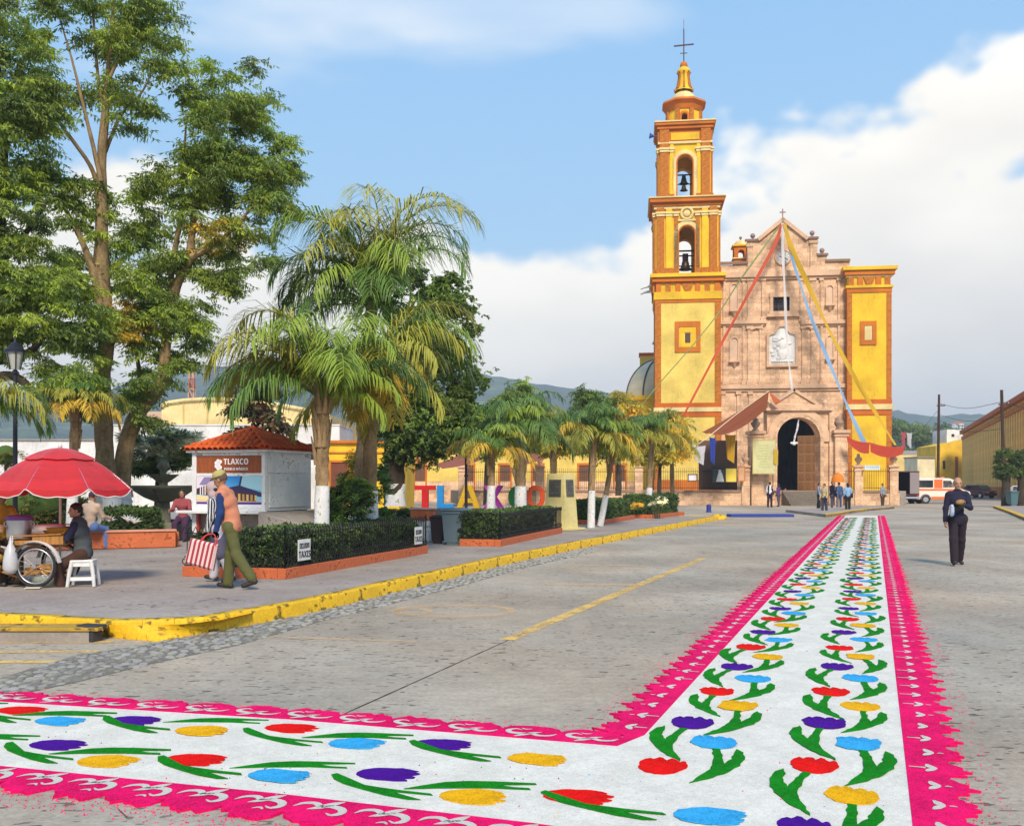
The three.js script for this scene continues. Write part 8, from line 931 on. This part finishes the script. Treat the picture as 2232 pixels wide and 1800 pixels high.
// ---- vehicles: outline of the side swept across the width; x along the car, nose at +x
function vehicle(name, label, cat, pos, turn, prof, W, m, wheels, R, panes, bits) {
  const t = thing(name, label, cat, pos, turn), z = W / 2, side = (p, dz, mm, nm, th = 0.02) => [1, -1].forEach((s) => part(t, nm, ext(p, th).translate(0, 0, s > 0 ? z + dz + th - 0.02 : -z - dz + 0.02), mm));
  part(t, 'body', ext(prof, W, { bevel: 0.06 }).translate(0, 0, z), m); const gl = mat([0.02, 0.025, 0.03], { roughness: 0.08 }); panes.forEach((p) => side(p, 0, gl, 'window'));
  for (const x of wheels) for (const s of [1, -1]) { const w = part(t, 'wheel', moved(new THREE.CylinderGeometry(R, R, 0.22, 22), x, R, s * (z - 0.08), 0, Math.PI / 2), M.dark); part(w, 'rim', moved(new THREE.CylinderGeometry(R * 0.6, R * 0.5, 0.03, 14), x, R, s * (z + 0.04), 0, s * Math.PI / 2), M.steel); part(t, 'wheel_arch', moved(new THREE.TorusGeometry(R + 0.05, 0.035, 6, 16, Math.PI), x, R, s * (z - 0.005)), M.dark); }
  bits?.(t, z, side); return t;
}
{
  const d = 84, cr = mat([0.80, 0.72, 0.62], { roughness: 0.35 }), org = mat([0.78, 0.16, 0.03], { roughness: 0.35 });
  vehicle('orange_van', 'white and orange van with its nose to the right, behind the walking man', 'van', [X(2045, d), 0, -d], -0.10, [[-2.1, 0.35], [2.15, 0.35], [2.3, 0.55], [2.25, 1.0], [1.55, 1.25], [0.95, 2.0], [0.6, 2.12], [-1.9, 2.15], [-2.1, 1.95]], 1.9, cr, [-1.3, 1.35], 0.36, [[[-1.85, 1.35], [-0.7, 1.35], [-0.7, 1.95], [-1.85, 1.95]], [[0.1, 1.35], [1.1, 1.35], [0.72, 1.92], [0.1, 1.92]]], (t, z, side) => { side([[-0.62, 1.28], [0.05, 1.28], [0.05, 2.03], [-0.62, 2.03]], 0.002, org, 'orange_panel'); side([[-2.05, 1.08], [1.75, 1.08], [1.5, 1.24], [-2.05, 1.24]], 0.003, org, 'orange_band'); side([[-0.85, 0.38], [0.9, 0.38], [0.9, 0.6], [-0.85, 0.6]], 0.003, org, 'red_sill'); part(t, 'windscreen', moved(box(0.86, 0.02, 1.6), 1.28, 1.66, 0, 0, 0, -0.86), mat([0.03, 0.03, 0.035], { roughness: 0.08 })); part(t, 'headlight', [box(0.05, 0.16, 0.25, 2.3, 0.85, 0.7), box(0.05, 0.16, 0.25, 2.3, 0.85, -0.7)], M.white); part(t, 'bumper', box(0.14, 0.2, 1.8, 2.3, 0.45, 0, 0, 0.03), M.dark); part(t, 'tail_light', [box(0.05, 0.3, 0.14, -2.12, 1.05, 0.8), box(0.05, 0.3, 0.14, -2.12, 1.05, -0.8)], mat([0.5, 0.01, 0.01])); part(t, 'roof_light', box(0.3, 0.12, 1.1, 0.2, 2.18, 0, 0, 0.03), org); });
  const e = 83; const tk = thing('dark_truck', 'dark maroon box truck seen from behind with an open rear door', 'truck', [X(1978, e), 0, -e], 0.12), mr = mat([0.10, 0.025, 0.02], { roughness: 0.5 }); part(tk, 'box_body', [bx2(-1.05, 0.75, 0, -0.98, 2.7, -4), bx2(0.98, 0.75, 0, 1.05, 2.7, -4), bx2(-1.05, 2.62, 0, 1.05, 2.72, -4), bx2(-1.05, 0.7, 0, 1.05, 0.8, -4), bx2(-1.05, 0.7, -3.9, 1.05, 2.7, -4)], mr); part(tk, 'open_door', bx2(0.2, 0.85, 0.05, 1.02, 2.6, 0.0), mat([0.26, 0.22, 0.22], { roughness: 0.5 })); part(tk, 'door', moved(box(0.9, 1.8, 0.05, -0.45, 1.72, 0), -1.0, 0, 0.05, 0.35), mat([0.34, 0.08, 0.03], { roughness: 0.5 })); part(tk, 'bumper', bx2(-1.05, 0.42, 0.1, 1.05, 0.6, -0.1, 0.03), mat([0.5, 0.52, 0.56], { roughness: 0.3, metalness: 0.6 })); part(tk, 'chassis', bx2(-0.9, 0.35, -0.15, 0.9, 0.7, -6), M.dark); part(tk, 'cab', bx2(-0.95, 0.5, -4.2, 0.95, 2.3, -6, 0.12), mr); for (const z of [-0.9, -5]) for (const x of [-0.85, 0.85]) part(tk, 'wheel', moved(new THREE.CylinderGeometry(0.42, 0.42, 0.26, 20), x, 0.42, z, 0, 0, Math.PI / 2), M.dark); part(tk, 'tail_light', [box(0.2, 0.12, 0.04, -0.9, 0.68, 0.06), box(0.2, 0.12, 0.04, 0.9, 0.68, 0.06)], mat([0.5, 0.02, 0.01]));
  const f = 118, car = mat([0.10, 0.012, 0.016], { roughness: 0.25 }); vehicle('red_car', 'dark red car parked in front of the long yellow building', 'car', [X(2132, f), 0, -f], -1.25, [[-2.0, 0.3], [2.0, 0.3], [2.1, 0.6], [2.0, 0.85], [1.2, 1.0], [0.6, 1.5], [-0.9, 1.55], [-1.7, 1.05], [-2.05, 0.95]], 1.75, car, [-1.25, 1.25], 0.32, [[[-0.85, 1.05], [0.95, 1.05], [0.5, 1.43], [-0.75, 1.46]]], (t, z) => { part(t, 'windscreen', moved(box(0.72, 0.02, 1.4), 0.92, 1.27, 0, 0, 0, -0.70), mat([0.1, 0.11, 0.12], { roughness: 0.06 })); part(t, 'headlight', [box(0.06, 0.14, 0.3, 2.06, 0.68, 0.6), box(0.06, 0.14, 0.3, 2.06, 0.68, -0.6)], M.white); part(t, 'roof_rack', box(1.2, 0.06, 1.2, -0.2, 1.6, 0), M.white); });
  const g = 92; vehicle('white_car', 'white car at the right edge behind the clipped trees', 'car', [X(2240, g), 0, -g], -1.2, [[-2.0, 0.3], [2.0, 0.3], [2.1, 0.6], [2.0, 0.85], [1.2, 1.0], [0.6, 1.45], [-0.9, 1.5], [-1.7, 1.05], [-2.05, 0.95]], 1.75, mat([0.75, 0.75, 0.75], { roughness: 0.25 }), [-1.25, 1.25], 0.32, [[[-0.85, 1.05], [0.95, 1.05], [0.5, 1.38], [-0.75, 1.42]]], (t) => { part(t, 'headlight', [box(0.06, 0.14, 0.3, 2.06, 0.68, 0.6), box(0.06, 0.14, 0.3, 2.06, 0.68, -0.6)], M.steel); part(t, 'windscreen', moved(box(0.72, 0.02, 1.4), 0.92, 1.23, 0, 0, 0, -0.66), mat([0.05, 0.05, 0.06], { roughness: 0.06 })); });
}
// ---- the air: thin bluish haze over the distance
scene.fog = new THREE.FogExp2(new THREE.Color(0.62, 0.74, 0.86), 0.0005);

renderer.render(scene, camera);
